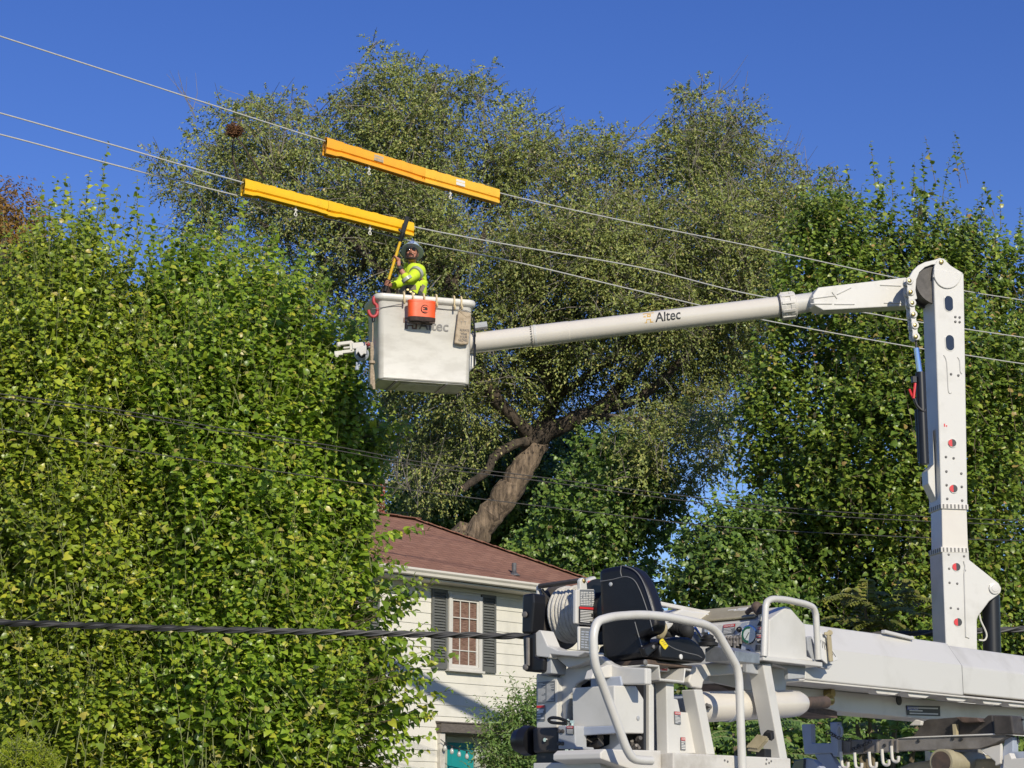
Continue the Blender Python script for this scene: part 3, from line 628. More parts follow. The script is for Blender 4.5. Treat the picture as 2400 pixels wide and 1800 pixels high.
# side sprays reaching over the house wall
sideL2 = [(925, 1430, .6), (955, 1440, .3), (930, 1475, .8), (905, 1500, .7), (945, 1540, .5), (960, 1590, .4), (925, 1620, .7), (900, 1400, .6), (895, 1370, .6), (950, 1660, .6), (975, 1670, .4), (940, 1690, .7), (930, 1730, .6), (915, 1320, .5), (925, 1020, .6), (940, 1250, .5), (915, 990, .6), (960, 1390, .25), (955, 1780, .5), (1000, 1560, .2), (985, 1625, .3), (910, 1585, .7), (905, 1650, .7), (955, 1490, .4), (890, 1545, .7), (925, 1555, .55), (915, 1700, .7), (965, 1420, .35), (940, 1610, .5), (960, 1710, .45), (900, 1760, .7), (930, 1770, .6), (980, 1690, .35)]
def L2crown(t):
    mulberry_crown(11, polyL2, 28.2, 2.2, 760, 14, 'leaf_mulberry', (.085, .155), L=(.8, 1.6), K=15, up=1.15, front=.78, rr=(.35, .7), inset=.28, stick_frac=.5, holes=[(845, 925, 20), (330, 700, 10)], tips=tipsL2)(t)
    rng = np.random.default_rng(5); n = len(sideL2) * 2
    b = np.array([tuple(W(x - 62 + rng.uniform(-10, 10), y + 10 + rng.uniform(-14, 14), 26.6 + dy)) for x, y, dy in sideL2 for _ in (0, 1)]); d = nrm(np.array([.85, -.1, .22]) + rng.normal(size=(n, 3)) * .22)
    l = rng.uniform(.5, .85, n); po, yd, no, sz = spray(rng, b, d, l, 11, (.11, .175), ang=(.6, 1.3), droop=.55, taper=.45)
    leaves('side_sprays', HEART, po, yd, no, sz, 'leaf_mulberry', t, .8); tag(sticks('side_twigs', b - d * .5, b + d * l[:, None], np.full(n, .008), np.full(n, .003), 'bark_hedge', t), None, None, None, 'stuff')
def hedge_stems(xs, Y, y_top, rg):
    out = []
    for x in xs:
        for k in range(3):
            g = W(x + rg.uniform(-30, 30), 1900, Y + rg.uniform(-.6, .6)); g.z = -.05; tp = W(x + rg.uniform(-130, 130), y_top + rg.uniform(0, 240), Y + rg.uniform(-.8, .8)); m = g.lerp(tp, .5) + V((rg.uniform(-.2, .2), rg.uniform(-.2, .2), 0)); out.append(([g, m, tp], .06, .015))
    return out
rg = random.Random(3)
tree('mulberry_tree', 'dense mulberry thicket with heart-shaped leaves in front of the white house', 'tree', ground(-3.3, 28.2), L2crown, hedge_stems((420, 560, 700, 800), 28.2, 820, rg), 'bark_hedge', None, 7)
tree('mulberry_tree', 'yellower mulberry thicket with tall thin tips at the left edge of the photo', 'tree', ground(-6.6, 27.8),
     mulberry_crown(12, polyL1, 27.8, 2.1, 520, 14, 'leaf_mulberry_yellow', (.08, .145), L=(.8, 1.6), K=15, up=1.15, front=.78, rr=(.35, .7), inset=.28, stick_frac=.5, tips=tipsL1, holes=[(318, 770, 14)]), hedge_stems((40, 150, 260), 27.8, 700, rg), 'bark_hedge', None, 7)

# --- the big fine-leaved elm behind the house
YE = 45.
polyE = [(318, 415), (345, 330), (395, 305), (440, 262), (470, 215), (500, 205), (560, 215), (600, 200), (650, 212), (715, 178), (740, 205), (800, 208), (842, 185), (838, 120), (870, 85), (905, 72), (945, 85), (955, 128), (1005, 140), (1050, 132), (1080, 150), (1130, 128), (1172, 150), (1185, 205), (1235, 225), (1285, 245), (1300, 290), (1350, 312), (1395, 300), (1432, 285), (1470, 300), (1500, 330), (1530, 315), (1540, 270), (1522, 235), (1570, 215), (1605, 195), (1640, 163), (1680, 195), (1715, 205), (1745, 235), (1800, 252), (1808, 300), (1790, 335), (1840, 345), (1900, 368), (1960, 402), (1990, 440), (2000, 520), (1960, 640), (1900, 760), (1820, 900), (1760, 1000), (1690, 1090), (1600, 1110), (1500, 1080), (1420, 1050), (1330, 1000), (1200, 1010), (1130, 1080), (1080, 1180), (1000, 1220), (930, 1190), (900, 1120), (890, 1000), (860, 900), (800, 780), (700, 680), (600, 640), (480, 600), (380, 560), (345, 520), (400, 470), (360, 455)]
holesE = [(1115, 1235, 62), (1180, 1150, 58), (1235, 1075, 52), (1285, 990, 42), (1330, 985, 30), (640, 380, 26), (610, 350, 18), (690, 700, 22), (1170, 545, 24), (1150, 610, 34), (1130, 660, 30), (1105, 710, 22), (1215, 490, 14), (760, 250, 12), (1290, 285, 20), (990, 300, 12), (1235, 270, 16), (1340, 420, 14), (1560, 880, 26), (1500, 920, 20), (1840, 410, 22), (1780, 360, 14), (620, 640, 20), (790, 620, 22), (560, 660, 16), (1000, 510, 12), (470, 330, 18), (1330, 700, 14), (1480, 270, 22), (1440, 940, 18), (1340, 900, 14), (1260, 820, 20), (430, 520, 20)]
def elm_crown(t):
    rng = np.random.default_rng(21)
    def plumes(poly, Y, half, n, sep, holes=(), k=11, inset=.25, front=.6):
        c0, r0 = clumps(rng, poly, Y, half, n * 30, (.5, 1.2), holes, front, inset); keep = []
        for i in range(len(c0)):
            if all(np.linalg.norm((c0[i] - c0[j]) * np.array([1, .55, .8])) > sep * (r0[i] + r0[j]) * .55 for j in keep): keep.append(i)
            if len(keep) >= n: break
        CC, RR = [], []
        for i in keep:
            m = max(3, int(k * r0[i] ** 1.2 * 1.3)); u = sphere(rng, m) * rng.uniform(.45, 1, (m, 1)); u[:, 2] = u[:, 2] * 1.25 - .15
            CC.append(c0[i] + u * r0[i] * .78); RR.append(np.clip(r0[i] * rng.uniform(.25, .5, m), .14, .5))
        return np.concatenate(CC), np.concatenate(RR)
    C, R = plumes(polyE, YE, 4.0, 285, .9, holesE)
    C2, R2 = plumes([(845, 130), (900, 72), (960, 130), (1000, 200), (1060, 330), (960, 430), (860, 380), (830, 240)], YE - 1., 1.3, 14, .8)
    C3, R3 = plumes([(870, 880), (960, 900), (1080, 900), (1110, 960), (1110, 1060), (1070, 1130), (1020, 1190), (980, 1230), (920, 1210), (880, 1120)], YE + 3.2, 1.4, 34, .8)
    C4, R4 = plumes([(1380, 960), (1500, 940), (1650, 950), (1740, 1000), (1690, 1130), (1600, 1180), (1480, 1120), (1400, 1060)], 39.5, 1.2, 30, .8, [(1560, 1010, 26), (1390, 1100, 20)])
    C5, R5 = plumes([(1560, 620), (1760, 540), (1840, 660), (1790, 860), (1640, 960), (1560, 820)], YE + .5, 1.6, 40, .8); C = np.concatenate([C, C2, C3, C4, C5]); R = np.concatenate([R, R2, R3, R4, R5])
    b, d, l, ix = shoots(rng, C, R, 10.5, (.4, .85), up=.35, out=.8, rnd=.4, fill=.95)
    po, yd, no, sz = spray(rng, b, d, l, 16, (.06, .105), ang=(.4, 1.0), droop=.5, nup=.4, nsun=.7, nrnd=.65, taper=.3, bend=.45)
    leaves('crown', BLADE, po, yd, no, sz, 'leaf_elm', t, 1.05)
    k = rng.uniform(size=len(b)) < .22
    sticks('twigs', b[k] - d[k] * .25, b[k] + d[k] * l[k][:, None] * 1.05 - np.array([0, 0, .1]), np.full(k.sum(), .011), np.full(k.sum(), .004), 'twig_pale', t, mid=b[k] + d[k] * (l[k] * .5)[:, None])
    dead = [(1700, 330, .5, 1.5), (1800, 400, .5, 1.4), (1850, 430, .5, 1.3), (450, 250, -.3, 1.4), (640, 380, -.1, 1.3), (660, 350, .1, 1.2), (1740, 600, .1, 1.3), (1570, 600, .3, 1.3), (930, 1120, -.3, 1.4), (960, 1150, -.5, 1.3), (985, 1160, .2, 1.2), (1010, 1130, .2, 1.3), (1620, 400, .4, 1.2), (1680, 230, .4, 1.2), (1480, 1010, -.3, 1.2), (1560, 1040, .3, 1.2), (840, 900, .2, 1.)]
    p0, p1, md = [], [], []
    for x, y, s, ln in dead:
        o = np.array(W(x, y, YE - 3.2)); dr = nrm(np.array([s, -.2, .9]))
        for k in range(7):
            st = o + dr * ln * rng.uniform(0, .5) - dr * ln * .3; e = dr + rng.normal(size=3) * .42; e = e / np.linalg.norm(e) * ln * rng.uniform(.35, .9); p0.append(st); p1.append(st + e); md.append(st + e * .5 + rng.normal(size=3) * .06)
    tag(sticks('dead_twigs', np.array(p0), np.array(p1), np.full(len(p0), .009), np.full(len(p0), .003), 'twig_pale', t, mid=np.array(md)), None, None, None, 'stuff')
def we(x, y, d=0.): return W(x, y, YE + d)
gE = we(1030, 1330, 0); gE = V((gE.x - .9, gE.y, -.1))
elm_paths = [([gE, we(1060, 1330), we(1112, 1262, -.2), we(1170, 1180, -.4), we(1222, 1105, -.5), we(1266, 1020, -.5)], .36, .27),
             ([we(1250, 1050, -.5), we(1300, 930, -.3), we(1330, 830, 0), we(1345, 700, .4), we(1340, 580, .6), we(1348, 470, .6)], .24, .015),
             ([we(1255, 1035, -.6), we(1210, 1040, -1.), we(1160, 1070, -1.2), (we(1140, 1105, -1.4)), we(1085, 1145, -1.4)], .12, .085),
             ([we(1240, 1040, -.5), we(1330, 990, -.9), we(1400, 960, -1.2), we(1460, 900, -1.3), we(1540, 800, -1.2), we(1600, 640, -1), we(1640, 450, -.4), we(1652, 310, 0)], .25, .012),
             ([we(1300, 930, -.3), we(1280, 860, -1.2), we(1270, 760, -1.6), we(1230, 640, -1.5), (we(1190, 500, -.4)), we(1150, 360, .4), we(1120, 270, .8)], .20, .012),
             ([we(1250, 1030, -.4), we(1160, 930, -1.6), we(1100, 800, -2.), we(1060, 680, -2.2), we(1130, 560, -2.2), we(1140, 520, -2.2)], .2, .05),
             ([we(1060, 690, -2.2), we(1010, 560, -2.0), we(960, 420, -1.), we(920, 280, -.4), we(900, 170, 0)], .13, .012),
             ([we(1160, 930, -1.6), we(1000, 760, -2.2), we(860, 600, -2.4), we(790, 530, -2.), we(700, 430, -1.2), we(610, 330, -.6), we(550, 280, -.2)], .16, .012),
             ([we(860, 600, -2.4), we(820, 640, -1.6), we(680, 560, -.8), we(520, 470, -.4), we(420, 390, -.2)], .08, .012),
             ([we(1400, 960, -1.2), we(1500, 930, -1.6), we(1620, 820, -1.8), we(1740, 640, -1.8), we(1800, 500, -1.), we(1860, 430, -.8)], .14, .012),
             ([we(1330, 830, 0), we(1430, 660, .2), we(1480, 500, .2), we(1472, 380, .2)], .12, .012),
             ([we(1300, 935, -.4), we(1420, 850, -2.2), we(1500, 780, -2.6), we(1560, 720, -2.6)], .10, .03), ([we(1400, 975, -1.3), we(1500, 985, -2), we(1560, 1000, -2.2), we(1600, 1040, -2.2)], .09, .03),
             ([we(560, 420, -2.4), we(545, 360, -2.4), we(552, 310, -2.4), we(580, 250, -2.3)], .032, .010), ([we(620, 420, -2.4), we(575, 350, -2.5), (we(552, 318, -2.5))], .028, .012)]
elm = tree('elm_tree', 'tall fine-leaved olive green elm with a thick leaning trunk behind the brown roof', 'tree', V((gE.x, gE.y, 0)), elm_crown, elm_paths[:1], 'bark_elm', None, 13, .05)
limb_mesh('limbs', elm_paths[1:], 'bark_dark', elm, 9, .05)  # upper limbs' shade put into colour: darker bark than the trunk
mb = MB(); c = we(1085, 1145, -1.4); d = (we(1085, 1145, -1.4) - we(1140, 1105, -1.4)).normalized(); mb.lathe(c, d, [(0, .088), (.02, .084), (.022, .02)], 12); mb.build('cut_end', 'cut_wood', elm)
# twig nest high in the elm
rng = np.random.default_rng(8); nc = np.array(W(549, 306, YE - 2.9)); k = 420; u = sphere(rng, k) * rng.uniform(.4, 1, (k, 1)) * np.array([.19, .19, .14]); dd = nrm(rng.normal(size=(k, 3)) + u * 2) * rng.uniform(.08, .2, (k, 1))
tag(sticks('bird_nest', nc + u - dd * .5, nc + u + dd * .5, np.full(k, .012), np.full(k, .006), 'nest', None), 'brown ball of twigs, a nest high in the left part of the elm', 'nest')

# --- right: broad-leaved tree behind the upright boom, with upright shoots on top
YR = 36.
polyR = [(1845, 520), (1880, 450), (1925, 432), (1960, 450), (2000, 430), (2030, 455), (2052, 415), (2075, 450), (2095, 500), (2130, 500), (2145, 430), (2170, 405), (2215, 420), (2245, 395), (2272, 410), (2268, 470), (2250, 510), (2290, 505), (2320, 470), (2340, 480), (2320, 530), (2345, 560), (2380, 540), (2420, 560), (2480, 600), (2600, 640), (2640, 1500), (2600, 1950), (1880, 1950), (1860, 1500), (1800, 1420), (1760, 1300), (1720, 1160), (1700, 1020), (1740, 880), (1780, 740), (1800, 620)]
tipsR = [(2048, 402, 0, .7), (2090, 425, .2, .6), (2185, 395, 0, .8), (2258, 388, 0, .85), (2245, 400, .3, .7), (2320, 475, 0, .6), (2345, 505, .4, .6), (2390, 545, 0, .6), (1990, 435, 0, .5), (1925, 440, .2, .5), (2215, 430, .2, .6), (2140, 440, 0, .6), (2300, 500, .3, .5), (1880, 470, 0, .5), (2165, 420, .2, .6), (2060, 440, .2, .5)]
def R_crown(t):
    mulberry_crown(31, polyR, YR, 3.2, 960, 12, 'leaf_right', (.08, .14), L=(.6, 1.2), K=13, inset=.08, tips=tipsR, rr=(.4, .95), droop=.55, up=.8, stickmat='bark_hedge', stick_frac=.2, holes=[(2390, 620, 18), (1850, 500, 16), (2080, 620, 12), (1790, 640, 12)])(t)
tree('broadleaf_tree', 'broad-leaved green tree with upright top shoots behind the upright white boom', 'tree', ground(7.2, 36), R_crown,
     [([ground(7.2, 36) - V((0, 0, .1)), W(2190, 1500, 36), W(2150, 1200, 35.8), W(2120, 900, 35.8), W(2140, 650, 35.8), W(2160, 480, 35.8)], .32, .04), ([W(2160, 1300, 36), W(2050, 1050, 35.6), W(1980, 820, 35.4), W(1950, 560, 35.4)], .16, .03), ([W(2170, 1350, 36), W(2290, 1050, 36), W(2330, 800, 36), W(2330, 560, 36)], .17, .03), ([W(2150, 1200, 35.6), W(2020, 1130, 34.4), W(1900, 1080, 34.0)], .08, .02)], 'bark_dark')
# --- the darker trees between the elm trunk and the right-hand tree
polyD = [(1130, 1330), (1190, 1260), (1250, 1170), (1310, 1090), (1350, 1010), (1420, 980), (1520, 1020), (1600, 1060), (1640, 1130), (1640, 1200), (1590, 1260), (1590, 1330), (1560, 1420), (1600, 1500), (1600, 1950), (1110, 1950), (1120, 1500)]
tree('shade_tree', 'dark leafy tree behind the elm trunk and the black seat', 'tree', ground(1.9, 41),
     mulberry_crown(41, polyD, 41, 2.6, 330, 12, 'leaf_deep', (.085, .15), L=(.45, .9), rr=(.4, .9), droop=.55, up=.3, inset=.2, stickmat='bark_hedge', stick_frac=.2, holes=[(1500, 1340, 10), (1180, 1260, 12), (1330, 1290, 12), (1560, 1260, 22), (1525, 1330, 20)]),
     [([ground(1.9, 41) - V((0, 0, .1)), W(1390, 1500, 41), W(1400, 1300, 41), W(1420, 1100, 41)], .22, .05), ([W(1395, 1420, 41), W(1300, 1250, 41), W(1280, 1130, 41)], .1, .03)], 'bark_dark')
polyD2 = [(1530, 1420), (1560, 1290), (1610, 1220), (1660, 1170), (1720, 1130), (1800, 1140), (1880, 1210), (1940, 1380), (1960, 1500), (2000, 1950), (1540, 1950), (1560, 1500)]
tree('shade_tree', 'low bright-leaved tree behind the control console', 'tree', ground(4.6, 35),
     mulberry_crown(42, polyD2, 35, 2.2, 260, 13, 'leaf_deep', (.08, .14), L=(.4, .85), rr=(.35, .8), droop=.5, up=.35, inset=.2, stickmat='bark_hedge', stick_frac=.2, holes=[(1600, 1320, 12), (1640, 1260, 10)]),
     [([ground(4.6, 35) - V((0, 0, .1)), W(1770, 1600, 35), W(1760, 1400, 35), W(1740, 1250, 35)], .16, .04)], 'bark_dark')
polyB = [(880, 1260), (900, 1120), (960, 1040), (1060, 1000), (1180, 980), (1300, 980), (1420, 1010), (1480, 1120), (1480, 1400), (1100, 1330), (960, 1300)]
tree('shade_tree', 'deep green tree filling the gap behind the leaning elm trunk and the roof', 'tree', ground(0, 53),
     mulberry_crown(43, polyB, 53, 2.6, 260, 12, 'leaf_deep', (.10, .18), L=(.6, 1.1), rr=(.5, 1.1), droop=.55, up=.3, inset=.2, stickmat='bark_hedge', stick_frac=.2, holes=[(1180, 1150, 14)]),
     [([ground(0, 53) - V((0, 0, .1)), W(1210, 1500, 53), W(1215, 1250, 53), W(1200, 1080, 53)], .25, .05)], 'bark_dark')
# --- far left: a browning compound-leaved tree
def autumn_crown(t):
    rng = np.random.default_rng(51)
    C, R = clumps(rng, [(-140, 600), (-90, 470), (0, 450), (35, 440), (66, 460), (90, 520), (104, 580), (120, 640), (60, 720), (-140, 760)], 31, 1.2, 110, (.3, .55))
    b, d, l, ix = shoots(rng, C, R, 12, (.4, .7), up=.2, out=.8)
    po, yd, no, sz = spray(rng, b, d, l, 16, (.07, .13), ang=(.8, 1.3), droop=.9, bend=.4)
    leaves('crown', BLADE, po, yd, no, sz, 'leaf_autumn', t, .7)
tree('rusty_tree', 'rusty brown drooping tree showing above the thicket at the far left', 'tree', ground(-8.2, 30), autumn_crown, [([ground(-8.2, 30) - V((0, 0, .1)), W(-40, 1100, 30), W(-20, 800, 30), W(10, 560, 30)], .2, .04)], 'bark_dark')

# --- fronds: tree-of-heaven saplings with long compound leaves
def fronds(name, label, spots, Y, seed, mat, ln=(.5, .9), leaf=(.09, .14), base=None, group=None):
    rng = np.random.default_rng(seed); b0 = W(*base, Y); b0.z = 0; t = thing(name, label, 'plant', b0, group)
    po, yd, no, sz, s0, s1, sm = [], [], [], [], [], [], []
    for x, y, dx, up in spots:
        o = np.array(W(x, y, Y + rng.uniform(-.5, .5))); d = nrm(np.array([dx, rng.uniform(-.5, .1), up])); L = rng.uniform(*ln); K = 13; side = nrm(np.cross(d, [0, 0, 1.]))
        prev = None
        for k in range(K):
            s = (k + 1) / K; p = o + d * L * s - np.array([0, 0, 1.]) * .55 * L * s * s
            tan = nrm(d - np.array([0, 0, 1.]) * 1.1 * s)
            for sg in (-1, 1):
                po.append(p); yd.append(nrm(side * sg + tan * .45 - np.array([0, 0, .35]))); no.append(np.array([0, 0, .55]) + rng.normal(size=3) * .22 + np.array(SUN) * .9); sz.append(rng.uniform(*leaf) * (1 - .45 * abs(s - .4)))
            if prev is not None: s0.append(prev); s1.append(p)
            prev = p
    leaves('fronds', OVAL, np.array(po), np.array(yd), np.array(no), np.array(sz), mat, t, .85)
    sticks('stalks', np.array(s0), np.array(s1), np.full(len(s0), .008), np.full(len(s0), .007), 'twig_green', t)
    mb = MB(); c = W(spots[0][0], spots[0][1] + 40, Y)
    for x, y, dx, up in spots[::6]: mb.tube(catmull([b0 - V((0, 0, .05)), b0.lerp(W(x, y, Y), .5) + V((0, 0, .2)), W(x, y, Y)], 5), [.03] * 10 + [.012], 6)
    mb.build('stems', 'bark_hedge', t, smooth=True); return t
rg = random.Random(9)
fronds('frond_sapling', 'olive compound-leaved sapling fanning out just above the long white derrick boom', [(2060 + rg.uniform(-70, 110), 1470 + rg.uniform(-55, 40), rg.uniform(-.9, .9), rg.uniform(.3, .9)) for _ in range(34)], 27, 3, 'leaf_frond', (.55, .95), (.11, .17), (2100, 1700))
fronds('frond_sapling', 'bright compound-leaved sapling showing between the derrick boom and the grey rack', [(2050 + rg.uniform(-90, 110), 1690 + rg.uniform(-30, 80), rg.uniform(-.7, .9), rg.uniform(.2, .8)) for _ in range(36)], 22, 4, 'leaf_shrub', (.45, .75), (.10, .15), (2060, 1850))
fronds('frond_sapling', 'compound-leaved sapling seen low through the guard rails below the white cylinder', [(1800 + rg.uniform(-90, 100), 1770 + rg.uniform(-70, 60), rg.uniform(-.9, .9), rg.uniform(.2, .8)) for _ in range(30)], 21, 5, 'leaf_shrub', (.4, .7), (.09, .14), (1800, 1890))
# --- low bushes seen through and below the derrick
def bush(name, label, poly, Y, seed, mat, size, n, per, half=1.0, L=(.25, .55), up=.6, tmpl=OVAL, width=.9, K=10):
    c = W(sum(p[0] for p in poly) / len(poly), 1800, Y); t = thing(name, label, 'bush', V((c.x, c.y, 0))); rng = np.random.default_rng(seed)
    C, R = clumps(rng, poly, Y, half, n, (.18, .42)); b, d, l, ix = shoots(rng, C, R, per, L, up=up)
    po, yd, no, sz = spray(rng, b, d, l, K, size); leaves('foliage', tmpl, po, yd, no, sz, mat, t, width)
    k = rng.uniform(size=len(b)) < .3; sticks('twigs', b[k] - d[k] * .15, b[k] + d[k] * l[k][:, None], np.full(k.sum(), .006), np.full(k.sum(), .003), 'twig_green', t)
    mb = MB(); r_ = random.Random(seed)
    for _ in range(7):
        p = poly[r_.randrange(len(poly))]; tp = W(p[0], p[1], Y); tp = tp.lerp(c, .35); g = V((c.x + r_.uniform(-.15, .15), c.y + r_.uniform(-.15, .15), -.05)); mb.tube([g, g.lerp(tp, .5) + V((0, 0, .15)), tp], [.025, .018, .008], 6)
    mb.build('stems', 'bark_hedge', t, smooth=True); return t
bush('shrub', 'light green willow-leaved shrub growing against the house wall left of the derrick', [(1150, 1780), (1140, 1740), (1165, 1690), (1150, 1668), (1175, 1660), (1205, 1655), (1225, 1632), (1240, 1650), (1262, 1640), (1290, 1680), (1310, 1760), (1310, 1950), (1160, 1950)], 30, 61, 'leaf_shrub', (.06, .11), 90, 15, .8, L=(.3, .6), up=.9, width=.6)
bush('shrub', 'leafy bush seen through the guard rails beneath the white lift cylinder', [(1540, 1700), (1600, 1690), (1700, 1680), (1800, 1660), (1880, 1690), (1990, 1720), (2020, 1950), (1520, 1950)], 24, 62, 'leaf_deep', (.08, .14), 110, 14, 1.0)
bush('shrub', 'low bush at the right behind the grey rack of the bucket truck', [(2040, 1770), (2200, 1720), (2330, 1700), (2460, 1690), (2500, 1950), (2030, 1950)], 27, 63, 'leaf_deep', (.08, .14), 90, 13, 1.0)
bush('golden_shrub', 'small rounded golden-green conifer bush at the bottom left corner', [(15, 1830), (25, 1790), (45, 1768), (65, 1762), (85, 1772), (100, 1800), (105, 1850), (100, 1950), (10, 1950)], 17.2, 64, 'leaf_gold', (.035, .06), 60, 40, .3, L=(.08, .16), up=.3, tmpl=BLADE, width=.5, K=12)
# ------------------------------------------------------------------ bucket truck: boom, elbow, bucket
B = Fr(W(1000, 800, 25.2), 17)
S = Fr(W(2215, 1000, 25), 12)
tb = W(2230, 1700, 25.2); tb.z = 0
truck = thing('bucket_truck', 'white aerial bucket truck with upright lower boom and level upper boom raised to the wires', 'bucket truck', tb)
def bx(a, z, n=0.): return B.P(a, n, z)
BD = .64                                             # depth of the bucket
def rrect(a0, a1, n0, n1, r, z, seg=6):
    out = []
    for (ca, cn, t0) in ((a1 - r, n0 - r, 0), (a1 - r, n1 + r, -90), (a0 + r, n1 + r, -180), (a0 + r, n0 - r, -270)):
        for k in range(seg + 1):
            t = math.radians(t0 + 90 - 90 * k / seg); out.append(B.P(ca + r * math.cos(t), cn + r * math.sin(t), z))
    return out
def loft(rings):
    mb = MB(); n = len(rings[0])
    for r in rings: mb.v += r
    for i in range(len(rings) - 1):
        for j in range(n): j2 = (j + 1) % n; mb.f.append([i * n + j, i * n + j2, (i + 1) * n + j2, (i + 1) * n + j]); mb.mi.append(0)
    mb.f.append(list(range(n))[::-1]); mb.f.append([(len(rings) - 1) * n + j for j in range(n)]); mb.mi += [0, 0]; return mb
def ring(z, g=0., r=.07):
    t = (z + .54) / 1.07; return rrect(-.640 - .022 * t - g, .600 + .026 * t + g, g + .012 * t, -BD - g - .02 * t, r + g, z)
bucket = loft([ring(-.525, -.03, .06), ring(-.54, -.015, .06), ring(-.525, 0.), ring(.50, 0.), ring(.515, .012), ring(.525, .04), ring(.545, .052), ring(.58, .055), ring(.60, .045), ring(.605, .02), ring(.595, -.005), ring(.56, -.018), ring(-.46, -.022)]).build('bucket', 'fibreglass', truck, smooth=True)
mb = MB(); mb.prism(rrect(-.615, .575, -.03, -BD + .03, .05, -.552), H.z * .01); mb.build('bucket_bottom', 'bucket_bottom', bucket)
mb = MB()
for a in (-.395, .285): mb.box(B.P(a, -BD / 2 + .0, -.556), B.a * .016, B.n * (BD / 2 - .03), H.z * .004)
mb.build('bottom_groove', 'decal_black', bucket)
mb = MB(); mb.box(B.P(-.06, -BD / 2, -.560), B.a * .25, B.n * .20, H.z * .008); mb.lathe(B.P(-.02, -BD / 2, -.562), (0, 0, -1), [(0, .12), (.012, .12), (.014, .07), (.02, .07), (.022, .03)], 18); mb.build('bottom_plate', 'bucket_bottom', bucket, bevel=.006)
# bucket lettering
def bq(px, py, n=.016): return B.N(px, py, n)
mb = MB(); put_text(mb, 'Altec', bq(981, 771), bq(1050.5, 777), bq(983, 747.5) - bq(981, 771), thick=.012); lt_ = mb.build('lettering', 'ink_grey', bucket)
def alogo(mb, o, ux, uy, t=.10):
    """the stepped outline emblem: legs, shoulders and an inner bar; unit square"""
    def bar(x0, y0, x1, y1): mb.add([o + ux * x0 + uy * y0, o + ux * x1 + uy * y0, o + ux * x1 + uy * y1, o + ux * x0 + uy * y1], [[0, 1, 2, 3]])
    bar(0, 1 - t, 1 - 0, 1); bar(0, .55, t, 1 - t); bar(1 - t, 0, 1, 1 - t); bar(t, .55, .24, .55 + t); bar(.14, 0, .24, .55); bar(.24, 0, .36, t); bar(.30, t, .36, .34); bar(.36, .26, .74, .34); bar(.64, t, .74, .26); bar(.64, 0, 1 - t, t)
    bar(.36, .52, .72, .52 + t * .9); bar(.36, .72, .72, .72 + t * .9); bar(.36, .52 + t * .9, .44, .72); bar(.64, .52 + t * .9, .72, .72)
mb = MB(); alogo(mb, bq(944, 770, .0165), bq(977, 771.5, .0165) - bq(944, 770, .0165), bq(946, 744, .0165) - bq(944, 770, .0165), .12); mb.build('emblem', 'gold_worn', bucket)
# mounting bracket and sheet shield at the bucket's right end
mb = MB(); mb.prism([B.P(.63, -.25, .05), B.P(.74, -.25, .02), B.P(.76, -.25, -.20), B.P(.64, -.25, -.34)], B.n * -.22); mb.build('bucket_bracket', 'white_paint', truck, bevel=.02)
mb = MB(); mb.beam(W(1112, 767, 25.55), W(1142, 762.5, 25.55), .16, .075); mb.build('control_shield', 'grey_paint', truck, bevel=.006)
mb = MB(); mb.tube(catmull([B.P(.66, -.06, .40), B.P(.675, -.05, .15), B.P(.668, -.05, -.1), B.P(.672, -.06, -.28)], 5), .012, 6); mb.tube(catmull([B.P(.672, -.1, .38), B.P(.70, -.09, .1), B.P(.69, -.1, -.25)], 5), .008, 6); mb.build('control_hose', 'black_plastic', truck)
# material-handling jib head to the left of the bucket
JY = 25.45
def jw(cx, cy, d=0.): return W(780 + cx * .2772, 480 + cy * .2772, JY + d)
mb = MB(); mb.beam(jw(165, 1200), jw(345, 1185), .10, .085); mb.cyl(jw(345, 1230), jw(420, 1230, .1), .05, 12); jib = mb.build('jib_arm', 'white_worn', truck, bevel=.01)
mb = MB(); mb.beam(jw(40, 1180), jw(165, 1165), .07, .045); mb.beam(jw(78, 1248), jw(172, 1238), .07, .045); mb.beam(jw(158, 1160), jw(165, 1248), .07, .055); mb.beam(jw(90, 1212), jw(150, 1206), .05, .025); mb.cyl(jw(48, 1165), jw(50, 1200), .03, 10); mb.build('jib_fork', 'clip_white', jib, bevel=.008)
mb = MB(); mb.beam(jw(15, 1262), jw(85, 1255), .08, .06); mb.cyl(jw(35, 1275, -.06), jw(35, 1275, .06), .025, 10); mb.build('jib_tip', 'clip_white', jib, bevel=.008)
c = jw(245, 1262, -.06); ax = (CAM - c).normalized()
mb = MB(); mb.lathe(c + ax * -.1, ax, [(0, .095), (.05, .10), (.09, .095), (.10, .08), (.11, .07)], 26); mb.build('winch_drum', 'blue_grey', jib, smooth=True)
mb = MB(); mb.lathe(c + ax * .0, ax, [(0, .05), (.03, .05), (.035, .02)], 20); mb.build('winch_hub', 'black_plastic', jib, smooth=True)
mb = MB(); q = [jw(195, 1205, -.16), jw(285, 1185, -.16), jw(292, 1265, -.16), jw(262, 1258, -.16), jw(240, 1282, -.16), jw(215, 1240, -.16), jw(195, 1268, -.16)]; mb.prism(q, V((0, .04, 0))); mb.build('winch_cover', 'white_paint', jib, bevel=.008)
mb = MB(); mb.cyl(jw(278, 1182, -.12), jw(312, 1172, -.12), .035, 10); mb.build('jib_pin', 'pink_red', jib, bevel=.006)
mb = MB(); mb.beam(jw(210, 1330), jw(215, 1370), .05, .05); mb.cyl(jw(205, 1365), jw(205, 1400), .03, 8); mb.build('winch_hook', 'blue_grey', jib, bevel=.01)

